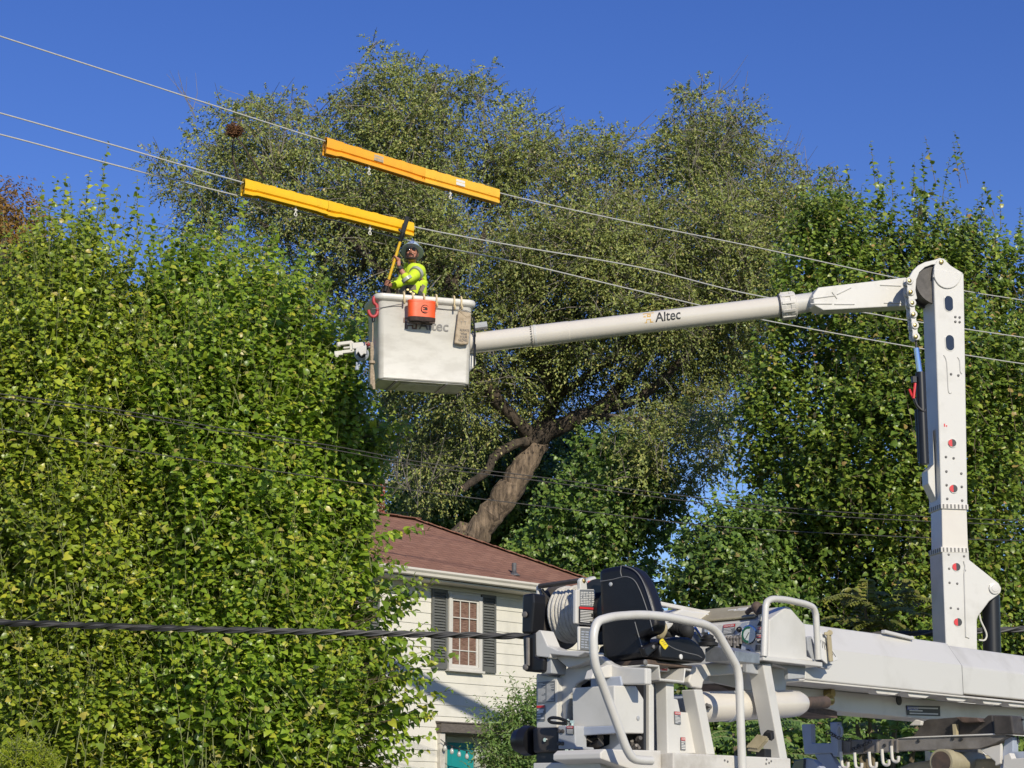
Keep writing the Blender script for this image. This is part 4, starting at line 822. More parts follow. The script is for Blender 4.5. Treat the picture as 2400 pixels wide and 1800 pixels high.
# upper boom
UB0, UB1, UB2 = W(1088, 806.5, 25.62), W(1247, 788, 25.58), W(1835, 718, 25.4)
ud = (UB2 - UB1).normalized()
mb = MB(); mb.cyl(UB0, UB1 + ud * .02, .138, 32); ub = mb.build('upper_boom', 'boom_white', truck, smooth=True)
mb = MB(); mb.lathe(UB1, ud, [(0, .138), (.0, .146), (.50, .146), (.502, .1415), ((UB2 - UB1).length, .1415)], 32); mb.build('boom_sleeve', 'boom_white', ub, smooth=True)
mb = MB(); mb.lathe(UB1 + ud * .03, ud, [(0, .147), (.0, .151), (.035, .151), (.035, .147)], 32); mb.build('sleeve_band', 'white_paint', ub)
mb = MB()
side = ud.cross(V((0, 0, 1))).normalized(); upv = side.cross(ud).normalized()
for k in range(26):
    t = 2 * math.pi * k / 26; d = side * math.cos(t) + upv * math.sin(t); mb.box(UB1 + ud * -.004 + d * .1475, ud * .010, d * .003, d.cross(ud) * .007)
mb.build('band_fasteners', 'ink_grey', ub)
def on_cyl(px, py, r=.1418):
    """where the sight line meets the sleeve"""
    d = ray(px, py).normalized(); o = CAM - UB1; dp = d - ud * d.dot(ud); op = o - ud * o.dot(ud); a = dp.dot(dp); b = 2 * dp.dot(op); c_ = op.dot(op) - r * r
    return CAM + d * ((-b - math.sqrt(max(0, b * b - 4 * a * c_))) / (2 * a))
def cyl_text(mb, fn):
    k0 = len(mb.v); fn(mb)
    for i in range(k0, len(mb.v)):
        p = mb.v[i]; q = UB1 + ud * (p - UB1).dot(ud); mb.v[i] = q + (p - q).normalized() * .1432
def c8(cx, cy): return on_cyl(1100 + cx / 2.1067, 600 + cy / 2.1067)
mb = MB(); cyl_text(mb, lambda m: put_text(m, 'Altec', c8(918, 326), c8(1043, 310), c8(918, 281) - c8(918, 326), cuts=8, thick=.018)); mb.build('lettering', 'ink', ub)
mb = MB(); o_ = c8(858, 333); cyl_text(mb, lambda m: alogo(m, o_, c8(911, 327) - o_, c8(858, 285) - o_)); mb.build('emblem', 'gold', ub)
mb = MB(); mb.lathe(UB2 - ud * .04, ud, [(0, .145), (.0, .175), (.07, .178), (.072, .168), (.13, .168), (.132, .180), (.20, .180), (.21, .160)], 28)
for k in range(10):
    t = 2 * math.pi * k / 10; d = side * math.cos(t) + upv * math.sin(t); mb.box(UB2 + ud * .06 + d * .176, ud * .085, d * .012, d.cross(ud) * .02)
mb.build('boom_collar', 'white_worn', ub, bevel=.005)
mb = MB(); mb.lathe(UB2 - ud * .055, ud, [(0, .144), (0, .166), (.012, .166), (.012, .144)], 28); mb.build('collar_gasket', 'dark_steel', ub)
# steel elbow end of the upper boom: neck and tapering box
mb = MB(); e0 = UB2 + ud * .12; e1 = W(1925, 704, 25.36); mb.tube([e0, e1], [.135, .125], 20); mb.build('boom_neck', 'white_paint', ub, smooth=True)
qf = [(1905, 692), (1918, 673.5), (2122, 650), (2140, 655), (2140, 716), (2125, 716.5), (1930, 727), (1908, 715)]
mb = MB(); mb.prism([on_plane(x, y, W(2030, 690, 25.26), S.n) for x, y in qf], S.n * -.26); mb.build('elbow_box', 'white_paint', ub, bevel=.012)
mb = MB()
for a, b in (((1962, 690), (1995, 674)), ((1956, 713), (2003, 713)), ((2063, 668), (2112, 670)), ((2072, 710), (2115, 710)), ((1902, 700), (1955, 693)), ((1950, 684), (1962, 700)), ((1900, 712), (1950, 712))):
    pw = [on_plane(x, y, W(2030, 690, 25.255), S.n) for x, y in (a, b)]; mb.tube(pw, .008, 6)
mb.build('weld_bead', 'white_paint', ub, smooth=True)

# lower boom (upright, telescoping)
TH = .38
def sp(px, py, n=0.): return S.N(px, py, n)
def slab(pts, n0, th, fr=S): return MB().prism([fr.N(x, y, n0) for x, y in pts], fr.n * -th)
up_ = slab([(2188, 640), (2259, 641), (2268, 1187), (2205.5, 1184), (2200, 990)], 0, TH).build('lower_boom', 'white_paint', truck, bevel=.014)
slab([(2207, 1180), (2265.5, 1180), (2269.5, 1292), (2209, 1292)], -.012, TH - .03).build('inner_section', 'boom_white', up_, bevel=.01)
slab([(2208, 1287), (2271, 1290), (2272, 1312), (2341, 1367), (2347.6, 1379), (2345, 1389), (2336, 1397), (2319, 1409), (2293, 1444), (2290, 1453), (2293, 1760), (2226, 1760)], .006, TH + .012).build('base_section', 'white_paint', up_, bevel=.012)
# bulge on the shaded left side
lp = [S.L(sp(2205, y, -TH + .02)) for y in (1060, 1098, 1127, 1168, 1184)]
mb = MB(); a_l = S.L(sp(2201, 1080))[0]; zz = [S.L(sp(2203, y))[2] for y in (1000, 1085, 1100, 1130, 1170)]
mb.prism([S.P(a_l - .005, -.13, zz[0]), S.P(a_l - .02, -.13, zz[1]), S.P(a_l - .105, -.13, zz[2]), S.P(a_l - .105, -.13, zz[3]), S.P(a_l - .0, -.13, zz[4])], S.n * -.2); mb.build('cylinder_mount', 'white_paint', up_, bevel=.02)
for py in (1186, 1288):
    mb = MB(); a0, _, z0 = S.L(sp(2206, py)); a1 = S.L(sp(2268, py))[0]
    mb.box(S.P((a0 + a1) / 2, -TH / 2 + .004, z0), S.a * ((a1 - a0) / 2 + .006), S.n * (TH / 2 + .006), H.z * .035); mb.build('section_band', 'white_worn', up_, bevel=.006)
    mb = MB()
    for k in range(7): mb.box(S.P(a0 + (a1 - a0) * (k + .5) / 7, .012, z0), S.a * .010, S.n * .003, H.z * .026)
    for k in range(6): mb.box(S.P(a0 - .007, -TH * (k + .5) / 6, z0), S.a * .003, S.n * .010, H.z * .026)
    mb.build('band_fasteners', 'ink_grey', up_)  # bolts of this section band, all in one mesh
def disc(px, py, r, n0, mat, parent, name, th=.006, seg=20, sx=1., half=None):
    c = sp(px, py, n0); pts = []
    for k in range(seg):
        t = 2 * math.pi * k / seg; x, y = math.cos(t), math.sin(t)
        if half and x * half < -.15: x = -.15 * half
        pts.append(c + S.a * r * sx * x + H.z * r * y)
    return MB().prism(pts, S.n * -th).build(name, mat, parent)
for (x, y) in ((2224, 711), (2226.6, 803)):
    def cap(r, h, n):
        c = sp(x, y, n); return [c + S.a * (r * math.cos(math.radians(t))) + H.z * (r * math.sin(math.radians(t)) + (h if t <= 180 else -h)) for t in range(0, 360, 15)]
    MB().prism(cap(.071, .045, .006), S.n * -.01).build('port_rim', 'white_paint', up_, bevel=.003)
    MB().prism(cap(.058, .045, .009), S.n * -.01).build('inspection_port', 'glass', up_)
for (x, y) in ((2233, 1038), (2236, 1145), (2242.6, 1328.6), (2246.4, 1458)):
    disc(x, y, .062, .011, 'white_paint', up_, 'port_rim', .012); disc(x, y, .050, .0135, 'decal_black', up_, 'inspection_port', .006)
    disc(x - 2.4, y, .046, .0155, 'decal_red', up_, 'red_port_inside', .004, half=-1)  # red inside of the hole, laid on as a half disc
mb = MB()
for x, y in ((2239, 743), (2249, 744), (2239, 754), (2249, 755), (2229, 877), (2246, 880), (2217, 1071), (2235, 1074), (2218, 1105), (2253, 1110), (2218.6, 1137), (2254, 1141), (2220, 1169), (2255, 1173), (2223, 1300), (2259, 1304), (2224, 1333), (2261, 1337), (2225, 1366), (2243, 1368), (2228, 1425), (2245, 1427)):
    c = sp(x, y, .0); mb.lathe(c, S.n, [(0, .018), (.010, .016), (.016, .006)], 8)
mb.build('bolt', 'ink_grey', up_)
mb = MB(); mb.tube([sp(2259, 1315, .013), sp(2262, 1327, .013), sp(2260, 1345, .013), sp(2264, 1493, .013), sp(2272, 1495, .013)], .009, 6); mb.tube(catmull([sp(2212, 832, .004), sp(2219, 850, .004), sp(2223, 915, .004), sp(2230, 920, .004)], 4), .008, 6); mb.tube(catmull([sp(2244, 837, .004), sp(2249, 845, .004), sp(2251, 870, .004), sp(2255, 876, .004)], 4), .008, 6); mb.build('weld_bead', 'white_paint', up_, smooth=True)
mb = MB(); mb.add([sp(2212, 993, .002), sp(2215, 993, .002), sp(2215.5, 1000, .002), sp(2212.5, 1000, .002)], [[0, 1, 2, 3]]); mb.add([sp(2217, 997, .002), sp(2220, 996, .002), sp(2220, 1000, .002), sp(2218, 1001, .002)], [[0, 1, 2, 3]]); mb.build('worn_decal', 'decal_red', up_)
# pivot pin on the ear and the lift cylinder behind it
c = sp(2330, 1379, .006); MB().lathe(c, S.n, [(0, .075), (.02, .075), (.025, .045), (.03, .045), (.032, .012)], 20).build('pivot_pin', 'white_paint', up_, bevel=.004)
mb = MB(); mb.cyl(sp(2322, 1395, -.22), sp(2330, 1770, -.22), .115, 24); lc = mb.build('lift_cylinder', 'black_plastic', truck, smooth=True)
mb = MB(); mb.tube(catmull([sp(2296, 1440, -.05), sp(2299, 1455, -.05), sp(2312, 1485, -.06), sp(2308, 1500, -.06), sp(2294, 1500, -.05)], 6), .012, 7); mb.build('hydraulic_hose', 'clip_white', lc, smooth=True)
# elbow: cheek plates, round boss, leaf chain
ear = [(2187, 650), (2190, 624), (2196, 612), (2204, 605), (2213, 606), (2219, 613), (2228, 622), (2259, 641)]
slab(ear, .012, .05).build('elbow_cheek', 'white_paint', up_, bevel=.008)
cp_ = [(2190 + 0, 632)] + [(2222 + 33 * math.cos(math.radians(t)), 640 + 36 * math.sin(math.radians(t))) for t in range(0, 181, 12)]
slab(cp_, .022, .05).build('pivot_cover', 'white_paint', up_, bevel=.01)
mb = MB(); mb.lathe(sp(2196, 662, -.06), S.n * -1, [(0, .24), (.0, .30), (.05, .30), (.05, .27), (.25, .27), (.25, .30), (.30, .30)], 32); mb.build('elbow_drum', 'dark_steel', up_, smooth=True)
arc = [(2132, 648), (2140, 634), (2152, 622), (2168, 614), (2190, 609), (2203, 604), (2214, 607), (2214, 615), (2203, 619), (2185, 620), (2168, 626), (2155, 638), (2148, 655), (2146, 680), (2150, 700), (2140, 704), (2136, 680)]
slab(arc, -.01, .05).build('link_plate', 'white_paint', ub, bevel=.008)
pins = [(2131, 658.5), (2134, 684.6), (2137.4, 710.4), (2140.4, 737), (2143.7, 762.8), (2146.2, 789.4)]
ch_ = MB()
for i, (x, y) in enumerate(pins):
    c = sp(x, y, .03 if i % 2 else .045)
    for d in (0, -.10): ch_.lathe(c + S.n * d, S.n, [(0, .050), (.02, .052), (.028, .048)], 14)
for i in range(5):
    nn = .035 if i % 2 else .05; p, q = sp(*pins[i], nn), sp(*pins[i + 1], nn); d = (q - p).normalized(); s_ = d.cross(S.n)
    for o in (0, -.105): ch_.prism([p - s_ * .046 + S.n * o, p.lerp(q, .5) - s_ * .034 + S.n * o, q - s_ * .046 + S.n * o, q + s_ * .046 + S.n * o, p.lerp(q, .5) + s_ * .034 + S.n * o, p + s_ * .046 + S.n * o], S.n * -.022)
chain = ch_.build('leveling_chain', 'white_paint', truck, bevel=.006)
mb = MB()
for i, (x, y) in enumerate(pins + [(2206.3, 614.2)]): mb.lathe(sp(x, y, .06 if i < 6 else .02), S.n, [(0, .030), (.016, .028), (.022, .014)], 12)
mb.build('chain_pin', 'bronze', chain, smooth=True)
mb = MB(); mb.cyl(sp(2146.5, 797, 0), sp(2148, 818, 0), .016, 10); mb.build('chain_rod', 'dark_steel', chain)
mb = MB(); mb.cyl(sp(2148, 816, 0), sp(2157, 880, 0), .036, 16); rd = mb.build('cylinder_rod', 'chrome', truck, smooth=True)
mb = MB(); mb.cyl(sp(2157, 873, 0), sp(2166, 1088, 0), .064, 18); mb.cyl(sp(2152, 960, -.05), sp(2160, 1080, -.05), .05, 12); hc = mb.build('leveling_cylinder', 'black_plastic', truck, smooth=True)
mb = MB(); mb.tube(catmull([sp(2131, 912, .02), sp(2136, 925, .02), sp(2143, 936, .02)], 4), .017, 7); mb.tube(catmull([sp(2145, 898, .04), sp(2143, 915, .04), sp(2141, 934, .04)], 4), .018, 7); mb.build('red_hose', 'decal_red', hc, smooth=True)
mb = MB(); mb.tube(catmull([sp(2143, 934, .03), sp(2150, 952, .04), sp(2166, 965, .05), sp(2168, 955, .03)], 5), .02, 7); mb.build('black_hose', 'black_plastic', hc, smooth=True)
mb = MB(); mb.box(sp(2142, 890, .03), S.a * .03, S.n * .03, H.z * .045); mb.build('hose_coupling', 'black_plastic', hc, bevel=.006)
# turret, bed, cab and wheels of the bucket truck (below the picture)
def truck_base(tr, c, d, n, clen=7.0, wid=2.3, zbed=1.25, mat='white_paint', cab_at=1):
    def q(s, t, z): return V((c.x, c.y, 0)) + d * s + n * t + V((0, 0, z))
    mb = MB(); mb.box(q(0, 0, zbed - .3), d * (clen / 2), n * (wid / 2), V((0, 0, .28))); mb.build('truck_bed', mat, tr, bevel=.03)
    s = cab_at * (clen / 2 + 1.0)
    mb = MB(); mb.prism([q(s - .85, -wid / 2, .55), q(s + .95, -wid / 2, .55), q(s + .95 , -wid / 2, 1.15), q(s + .55, -wid / 2, 1.85), q(s - .85, -wid / 2, 1.9)] if cab_at > 0 else [q(s + .85, -wid / 2, .55), q(s - .95, -wid / 2, .55), q(s - .95, -wid / 2, 1.15), q(s - .55, -wid / 2, 1.85), q(s + .85, -wid / 2, 1.9)], n * wid); mb.build('cab', mat, tr, bevel=.06)
    mb = MB(); mb.box(q(0, 0, .72), d * (clen / 2 + 1.6), n * .42, V((0, 0, .12))); mb.build('chassis', 'dark_steel', tr)
    for ss in (-clen / 2 + 1.0, -clen / 2 + 2.2, s * .98):
        for t in (-wid / 2 + .15, wid / 2 - .15):
            mb = MB(); mb.lathe(q(ss, t - .14, .5), n, [(0, .30), (.02, .46), (.06, .50), (.22, .50), (.26, .46), (.28, .30)], 24); w = mb.build('wheel', 'tyre', tr, smooth=True)
            mb = MB(); mb.lathe(q(ss, t - .15, .5), n, [(0, .10), (.01, .28), (.29, .28), (.30, .10)], 20); mb.build('rim', 'grey_paint', w, smooth=True)
mb = MB(); pb = sp(2250, 1720, -.25); mb.cyl(V((pb.x, pb.y, 1.25)), V((pb.x, pb.y, pb.z + .35)), .45, 24); mb.build('turret', 'white_paint', truck, bevel=.02)
truck_base(truck, V((pb.x + .6, pb.y + .6, 0)), SD, SN)
# ------------------------------------------------------------------ conductors, line covers, cables
WT = math.radians(34); WDIR = V((math.cos(WT), math.sin(WT), 0)); WN = V((math.sin(WT), -math.cos(WT), 0))
def wire_pts(pix, Y0, x0=960, wn=WN):
    q = W(x0, 540, Y0); return [on_plane(x, y, q, wn) for x, y in pix]
def wire(name, label, cat, pix, Y0, r, mat, group=None, n=10, wn=WN, x0=960):
    pts = catmull(wire_pts(pix, Y0, x0, wn), n); mb = MB(); mb.tube(pts, r, 7); o = mb.build(name, mat, None, smooth=True); tag(o, label, cat, group); return pts
w1 = [(-260, 0), (0, 85), (250, 166), (500, 247), (760, 330), (930, 384), (1170, 452), (1450, 515), (1750, 575), (2085, 648), (2262, 682), (2400, 704), (2700, 750)]
w2 = [(-260, 195), (0, 265), (300, 350), (570, 428), (760, 478), (968, 531), (1200, 575), (1500, 627), (1760, 690), (2040, 735), (2110, 748), (2262, 771), (2400, 791), (2700, 832)]
w3 = [(-260, 255), (0, 315), (300, 395), (570, 462), (780, 516), (950, 562), (1200, 612), (1450, 671), (1600, 706), (1790, 750), (2130, 812), (2262, 832), (2400, 853), (2700, 895)]
G = 'bare overhead conductors'
wire('power_line', 'uppermost bare grey conductor, threaded through the orange and amber line covers', 'power line', w1, 26.6, .0095, 'wire_alu', G)
P2 = wire('power_line', 'middle bare grey conductor, threaded through the bright yellow line covers above the worker', 'power line', w2, 25.45, .0095, 'wire_alu', G)
wire('power_line', 'lowest bare grey conductor, passing just above the worker\'s hard hat', 'power line', w3, 25.75, .0095, 'wire_alu', G)
c1 = [(-200, 898), (0, 923), (290, 963), (500, 1000), (780, 1045), (1000, 1085), (1240, 1115), (1600, 1162), (1900, 1195), (2200, 1212), (2450, 1222)]
c2 = [(x, y + (9 if x < 1300 else 11)) for x, y in c1]
c3 = [(-200, 980), (0, 1005), (350, 1062), (700, 1112), (950, 1147), (1350, 1196), (1700, 1235), (2160, 1260), (2450, 1268)]
G2 = 'thin black service cables'
wn2 = V((math.sin(math.radians(25)), -math.cos(math.radians(25)), 0))
for cc, lb, rr_ in ((c1, 'upper strand of the close pair of thin black cables crossing the trees', .0065), (c2, 'lower strand of the close pair of thin black cables crossing the trees', .0065), (c3, 'single thin black cable a little below the close pair, crossing the chimney', .0065)):
    wire('service_cable', lb, 'cable', cc, 25.0, rr_, 'cable_grey', G2, wn=wn2, x0=600)
# thick twisted bundle: black core, grey spiral wraps
bp_ = wire_pts([(-150, 1452), (0, 1459), (200, 1466), (400, 1473), (700, 1480), (1000, 1487), (1240, 1491), (1600, 1492), (1990, 1488), (2180, 1483), (2400, 1474), (2600, 1468)], 24.7, 400, V((math.sin(math.radians(10)), -math.cos(math.radians(10)), 0)))
bp_ = catmull(bp_, 16)
bun = thing('cable_bundle', 'thick black twisted cable bundle crossing low in front of the house window', 'cable', bp_[40])
mb = MB(); mb.tube(bp_, .030, 8); mb.build('core', 'cable_black', bun, smooth=True)
cum = [0.]
for i in range(1, len(bp_)): cum.append(cum[-1] + (bp_[i] - bp_[i - 1]).length)
def along(s):
    i = min(max(1, next((k for k in range(1, len(cum)) if cum[k] >= s), len(cum) - 1)), len(cum) - 1); t = (s - cum[i - 1]) / (cum[i] - cum[i - 1]); return bp_[i - 1].lerp(bp_[i], t), (bp_[i] - bp_[i - 1]).normalized()
for st in range(3):
    pts = []; s = 0
    while s < cum[-1]:
        p, d = along(s); u = d.cross(V((0, 0, 1))).normalized(); w = u.cross(d); t = s * 2 * math.pi / 0.88 + st * 2.09; pts.append(p + (u * math.cos(t) + w * math.sin(t)) * .030); s += .04
    mb = MB(); mb.tube(pts, [.017, .012, .018][st], 5); mb.build('strand', ['cable_black', 'cable_grey', 'cable_black'][st], bun, smooth=True)

def cover(name, label, px0, px1, wpix, Y0, mat, hpx, seed, front=True, lab=None, clip=None, belled=0):
    """rigid line cover: an inverted trough clipped over the conductor; two side skirts with a stepped lower flange"""
    pts = wire_pts(wpix, Y0); q = W(960, 540, Y0)
    xs = [w[0] for w in wpix]; ys = [w[1] for w in wpix]
    def at(px): return on_plane(px, float(np.interp(px, xs, ys)), q, WN)
    p, e = at(px0), at(px1); d = (e - p).normalized(); L = (e - p).length; upv = WN.cross(d).normalized() * -1
    if upv.z < 0: upv = -upv
    k = hpx / 180.
    # cross-section: (across, up): front skirt faces the street
    sec = [(.020, -k), (.058, -k), (.060, -k * .78), (.016, -k * .70), (.018, -k * .60), (.050, -k * .52), (.058, -k * .2), (.042, .035), (0, .055), (-.042, .035), (-.058, -k * .2), (-.050, -k * .52), (-.034, -k * .6), (-.030, -k * .66), (-.050, -k * .74), (-.046, -k), (-.032, -k), (-.036, -k * .76), (-.020, -k * .66), (-.046, -k * .2), (-.03, .025), (0, .042), (.03, .025), (.046, -k * .2), (.020, -k * .66), (.036, -k * .76)]
    t = thing(name, label, 'line cover', p.lerp(e, .5)); mb = MB(); n = len(sec)
    st = [(0, 1.16), (.004, 1.16), (L * .10, 1.13), (L * .15, 1.0), (L * .5, 1.0), (L * .85, 1.0), (L * .9, 1.05), (L, 1.06)] if belled else [(0, 1.02), (L * .2, 1.), (L * .5, 1.), (L * .8, 1.), (L, 1.02)]
    for s, f in st: mb.v += [p + d * s + WN * (x * f) + upv * (y * f) for x, y in sec]
    for i in range(len(st) - 1):
        for j in range(n): j2 = (j + 1) % n; mb.f.append([i * n + j, i * n + j2, (i + 1) * n + j2, (i + 1) * n + j]); mb.mi.append(0)
    for i in (0, len(st) - 1):
        for j in range(n // 2 - 1):                  # end rims between outer and inner outline
            a, b, c_, dd = j, j + 1, n - 1 - j - 1, n - 1 - j; mb.f.append([i * n + v for v in (a, b, c_, dd)]); mb.mi.append(0)
    mb.build('shell', mat, t, smooth=True)
    mb = MB()
    for s in (.12, .3, .52, .74):
        mb.beam(p + d * (L * s) + upv * .047 + WN * .01, p + d * (L * s + .09) + upv * .047 + WN * .01, .02, .012)
    for s in (.15, .86): mb.box(p + d * (L * s) + WN * .053 - upv * (k * .35), d * .018, WN * .003, upv * .012)
    mb.build('moulded_rib', mat, t)
    if lab:
        for s in lab: mb = MB(); mb.box(p + d * (L * s) + WN * .0555 - upv * (k * .22), d * .075, WN * .002, upv * .045 + WN * -.004); mb.build('sticker', 'canvas_tan' if seed % 2 else 'decal_white', t)
    for s in clip or []:
        c_ = p + d * (L * s) - upv * k; mb = MB(); mb.cyl(c_ + V((0, 0, .02)), c_ - V((0, 0, .04)), .013, 8); mb.box(c_ - V((0, 0, .042)), d * .020, WN * .010, V((0, 0, .009))); mb.cyl(c_ - V((0, 0, .05)), c_ - V((0, 0, .085)), .009, 8)
        cc = c_ - V((0, 0, .102)); mb.tube([cc + d * (.019 * math.cos(a)) + V((0, 0, .022 * math.sin(a))) for a in [2 * math.pi * i / 12 for i in range(12)]], .0075, 6, closed=True); mb.build('clip', 'clip_white', t, smooth=True)
    return t
cover('line_cover', 'orange line cover with a pale sticker, upper left of the pair on the top conductor', 762, 993, w1, 26.6, 'cover_orange', 31, 1, lab=[.52], clip=[.45], belled=1)
cover('line_cover', 'amber line cover continuing the orange one to the right on the top conductor', 988, 1167, w1, 26.6, 'cover_amber', 32, 2, lab=[.48], clip=[.38], belled=0)
cover('line_cover', 'bright yellow line cover with a flared open end, left one on the middle conductor', 570, 770, w2, 25.45, 'cover_yellow', 26, 3, clip=[.62], belled=1)
cover('line_cover', 'bright yellow line cover gripped by the black stick head above the worker', 765, 966, w2, 25.45, 'cover_yellow', 26, 4, clip=[.51], belled=1)
# ------------------------------------------------------------------ worker, his stick, and what hangs on the bucket
def c6(cx, cy, Y): return W(860 + cx * .1386, 500 + cy * .1386, Y)
def skinned(name, chains, mat, parent, sub=2, root=0):
    """chains: lists of (point, rx, ry) joined where points coincide; a skin grown on connected edges"""
    vs, es, rs, idx = [], [], [], {}
    o0 = root_org(parent)
    for ch in chains:
        pv = None
        for p, r in ch:
            key = tuple(round(c, 4) for c in p)
            if key not in idx: idx[key] = len(vs); vs.append(V(p) - o0); rs.append(r if hasattr(r, '__len__') else (r, r))
            i = idx[key]
            if pv is not None and pv != i: es.append((pv, i))
            pv = i
    me = bpy.data.meshes.new(name); me.from_pydata([tuple(v) for v in vs], es, []); o = bpy.data.objects.new(name, me); link(o)
    md = o.modifiers.new('skin', 'SKIN'); md.use_smooth_shade = True
    for i, r in enumerate(rs): me.skin_vertices[0].data[i].radius = r; me.skin_vertices[0].data[i].use_root = (i == root)
    if sub: m2 = o.modifiers.new('sub', 'SUBSURF'); m2.levels = sub; m2.render_levels = sub
    dg = bpy.context.evaluated_depsgraph_get(); dg.update(); m3 = bpy.data.meshes.new_from_object(o.evaluated_get(dg)); m3.name = name
    o.modifiers.clear(); o.data = m3; bpy.data.meshes.remove(me); m3.materials.clear()
    for q in (mat if isinstance(mat, (list, tuple)) else [mat]): m3.materials.append(M(q))
    m3.polygons.foreach_set('use_smooth', [True] * len(m3.polygons))
    if parent is not None: o.parent = parent
    return o
YW = 25.55
FL = B.P(0, -.32, -.46).z                            # bucket floor
hd = c6(762, 700, YW - .03)                          # middle of the head
nk = c6(755, 870, YW + .02); ch = c6(830, 1010, YW + .02); wa = c6(800, 1270, YW + .03)
shL = c6(905, 955, YW - .06); elL = c6(690, 1135, YW - .28); wrL = c6(540, 905, YW - .30); haL = c6(480, 770, YW - .30)
shR = c6(690, 985, YW + .12); elR = c6(545, 1205, YW + .10); wrR = c6(330, 1215, YW - .10); haR = c6(268, 1185, YW - .16)
pel = V((wa.x, wa.y, wa.z - .17)); ps = B.a
man = thing('person', 'bearded worker in lime shirt, sunglasses and pale blue hard hat, holding up a yellow stick', 'person', V((pel.x, pel.y, FL)))
def lerp(a, b, t): return a.lerp(b, t)
kneeL = pel + ps * .11 + V((0, -.06, -.42)); kneeR = pel - ps * .10 + V((0, -.04, -.42)); ankL = V((kneeL.x + .02, kneeL.y + .03, FL + .08)); ankR = V((kneeR.x - .01, kneeR.y + .03, FL + .08))
body = [[(pel, (.165, .125)), (wa, (.155, .115)), (lerp(wa, ch, .5), (.165, .12)), (ch, (.178, .125)), (lerp(ch, nk, .55), (.125, .09)), (nk, (.062, .062)), (lerp(nk, hd, .5), (.062, .066))],
        [(ch, (.178, .125)), (lerp(ch, shL, .75), .088), (shL, .078), (lerp(shL, elL, .5), .064), (elL, .052), (lerp(elL, wrL, .4), .046), (wrL, .030)],
        [(ch, (.178, .125)), (lerp(ch, shR, .75), .088), (shR, .076), (lerp(shR, elR, .5), .062), (elR, .050), (lerp(elR, wrR, .4), .044), (wrR, .030)],
        [(pel, (.165, .125)), (pel + ps * .10 + V((0, 0, -.08)), .088), (lerp(pel + ps * .10, kneeL, .5), .076), (kneeL, .058), (lerp(kneeL, ankL, .4), .055), (ankL, .04), (ankL + V((.0, -.14, -.045)), .035)],
        [(pel, (.165, .125)), (pel - ps * .10 + V((0, 0, -.08)), .088), (lerp(pel - ps * .10, kneeR, .5), .076), (kneeR, .058), (lerp(kneeR, ankR, .4), .055), (ankR, .04), (ankR + V((-.03, -.14, -.045)), .035)]]
bd = skinned('body', body, 'skin', man, 1)
# clothing follows the body a little larger
def grow(r, g): return tuple(x + g for x in r) if hasattr(r, '__len__') else r + g
sh = [[(p, grow(r, .024)) for p, r in body[0][:5]], [(p, grow(r, .016)) for p, r in body[1][:5]] + [(lerp(elL, wrL, .30), .058), (lerp(elL, wrL, .52), .058)], [(p, grow(r, .016)) for p, r in body[2][:6]] + [(lerp(wrR, elR, .25), .044)]]
skinned('shirt', sh, 'hivis', man, 2)
skinned('trousers', [[(p, grow(r, .014)) for p, r in body[0][:2]]] + [[(p, grow(r, .016)) for p, r in c[:6]] for c in body[3:]], 'trousers', man, 1)
mb = MB()
for a in (ankL, ankR): mb.ell(a + V((0, -.07, -.045)), V((.05, 0, 0)), V((0, .14, 0)), V((0, 0, .045)), 12, 8)
mb.build('boots', 'leather', man, smooth=True)
# reflective bands round the sleeves and chest
def band(p, q, r0, r1, w, t0): d = (q - p).normalized(); c = lerp(p, q, t0); return MB().lathe(c - d * w / 2, d, [(0, r0), (0, r0 + .006), (w, r1 + .006), (w, r1)], 18)
mbb = MB()
band(shL, elL, .094, .092, .045, .33).build('sleeve_band', 'reflective', man, smooth=True)
band(elL, wrL, .070, .067, .045, .10).build('sleeve_band', 'reflective', man, smooth=True)
n_ = 22
# harness webbing: belt, crossing straps, a big buckle
mb = MB(); c = wa + V((0, 0, -.02))
for z in (-.035, .035):
    for k in range(n_): t = 2 * math.pi * k / n_; mb.v.append(c + B.a * (.170 * math.cos(t)) - B.n * (.132 * math.sin(t)) + V((0, 0, z)))
for k in range(n_): mb.f.append([k, (k + 1) % n_, n_ + (k + 1) % n_, n_ + k]); mb.mi.append(0)
belt = mb.build('harness_belt', 'webbing', man)
mb = MB(); mb.beam(c6(650, 1265, YW - .14), c6(830, 1390, YW - .16), .012, .055); mb.beam(c6(930, 1235, YW - .13), c6(880, 1400, YW - .16), .012, .05); mb.beam(c6(880, 1320, YW - .16), c6(945, 1400, YW - .15), .012, .045); mb.build('harness_strap', 'strap_black', belt)
mb = MB(); mb.beam(c6(560, 1330, YW - .12), c6(650, 1250, YW - .14), .014, .06); mb.beam(c6(965, 1215, YW - .13), c6(905, 1330, YW - .15), .014, .05); mb.beam(c6(645, 1300, YW - .15), c6(640, 1400, YW - .16), .014, .045); mb.build('harness_web', 'webbing', belt)
mb = MB()
for cx, cy in ((690, 1290), (740, 1325), (790, 1360)): mb.box(c6(cx, cy, YW - .17), B.a * .016, B.n * .004, H.z * .013)
mb.build('buckle', 'bronze', belt, bevel=.002)
mb = MB(); mb.tube(catmull([c6(945, 1290, YW - .02), c6(1000, 1370, YW + .05), c6(1035, 1420, YW + .08)], 5), .010, 6); mb.tube(catmull([c6(945, 1290, YW - .02), c6(1020, 1300, YW + .1), c6(1150, 1170, YW + .25), c6(1250, 1050, YW + .3)], 5), .006, 5); mb.build('lanyard', 'webbing', belt, smooth=True)
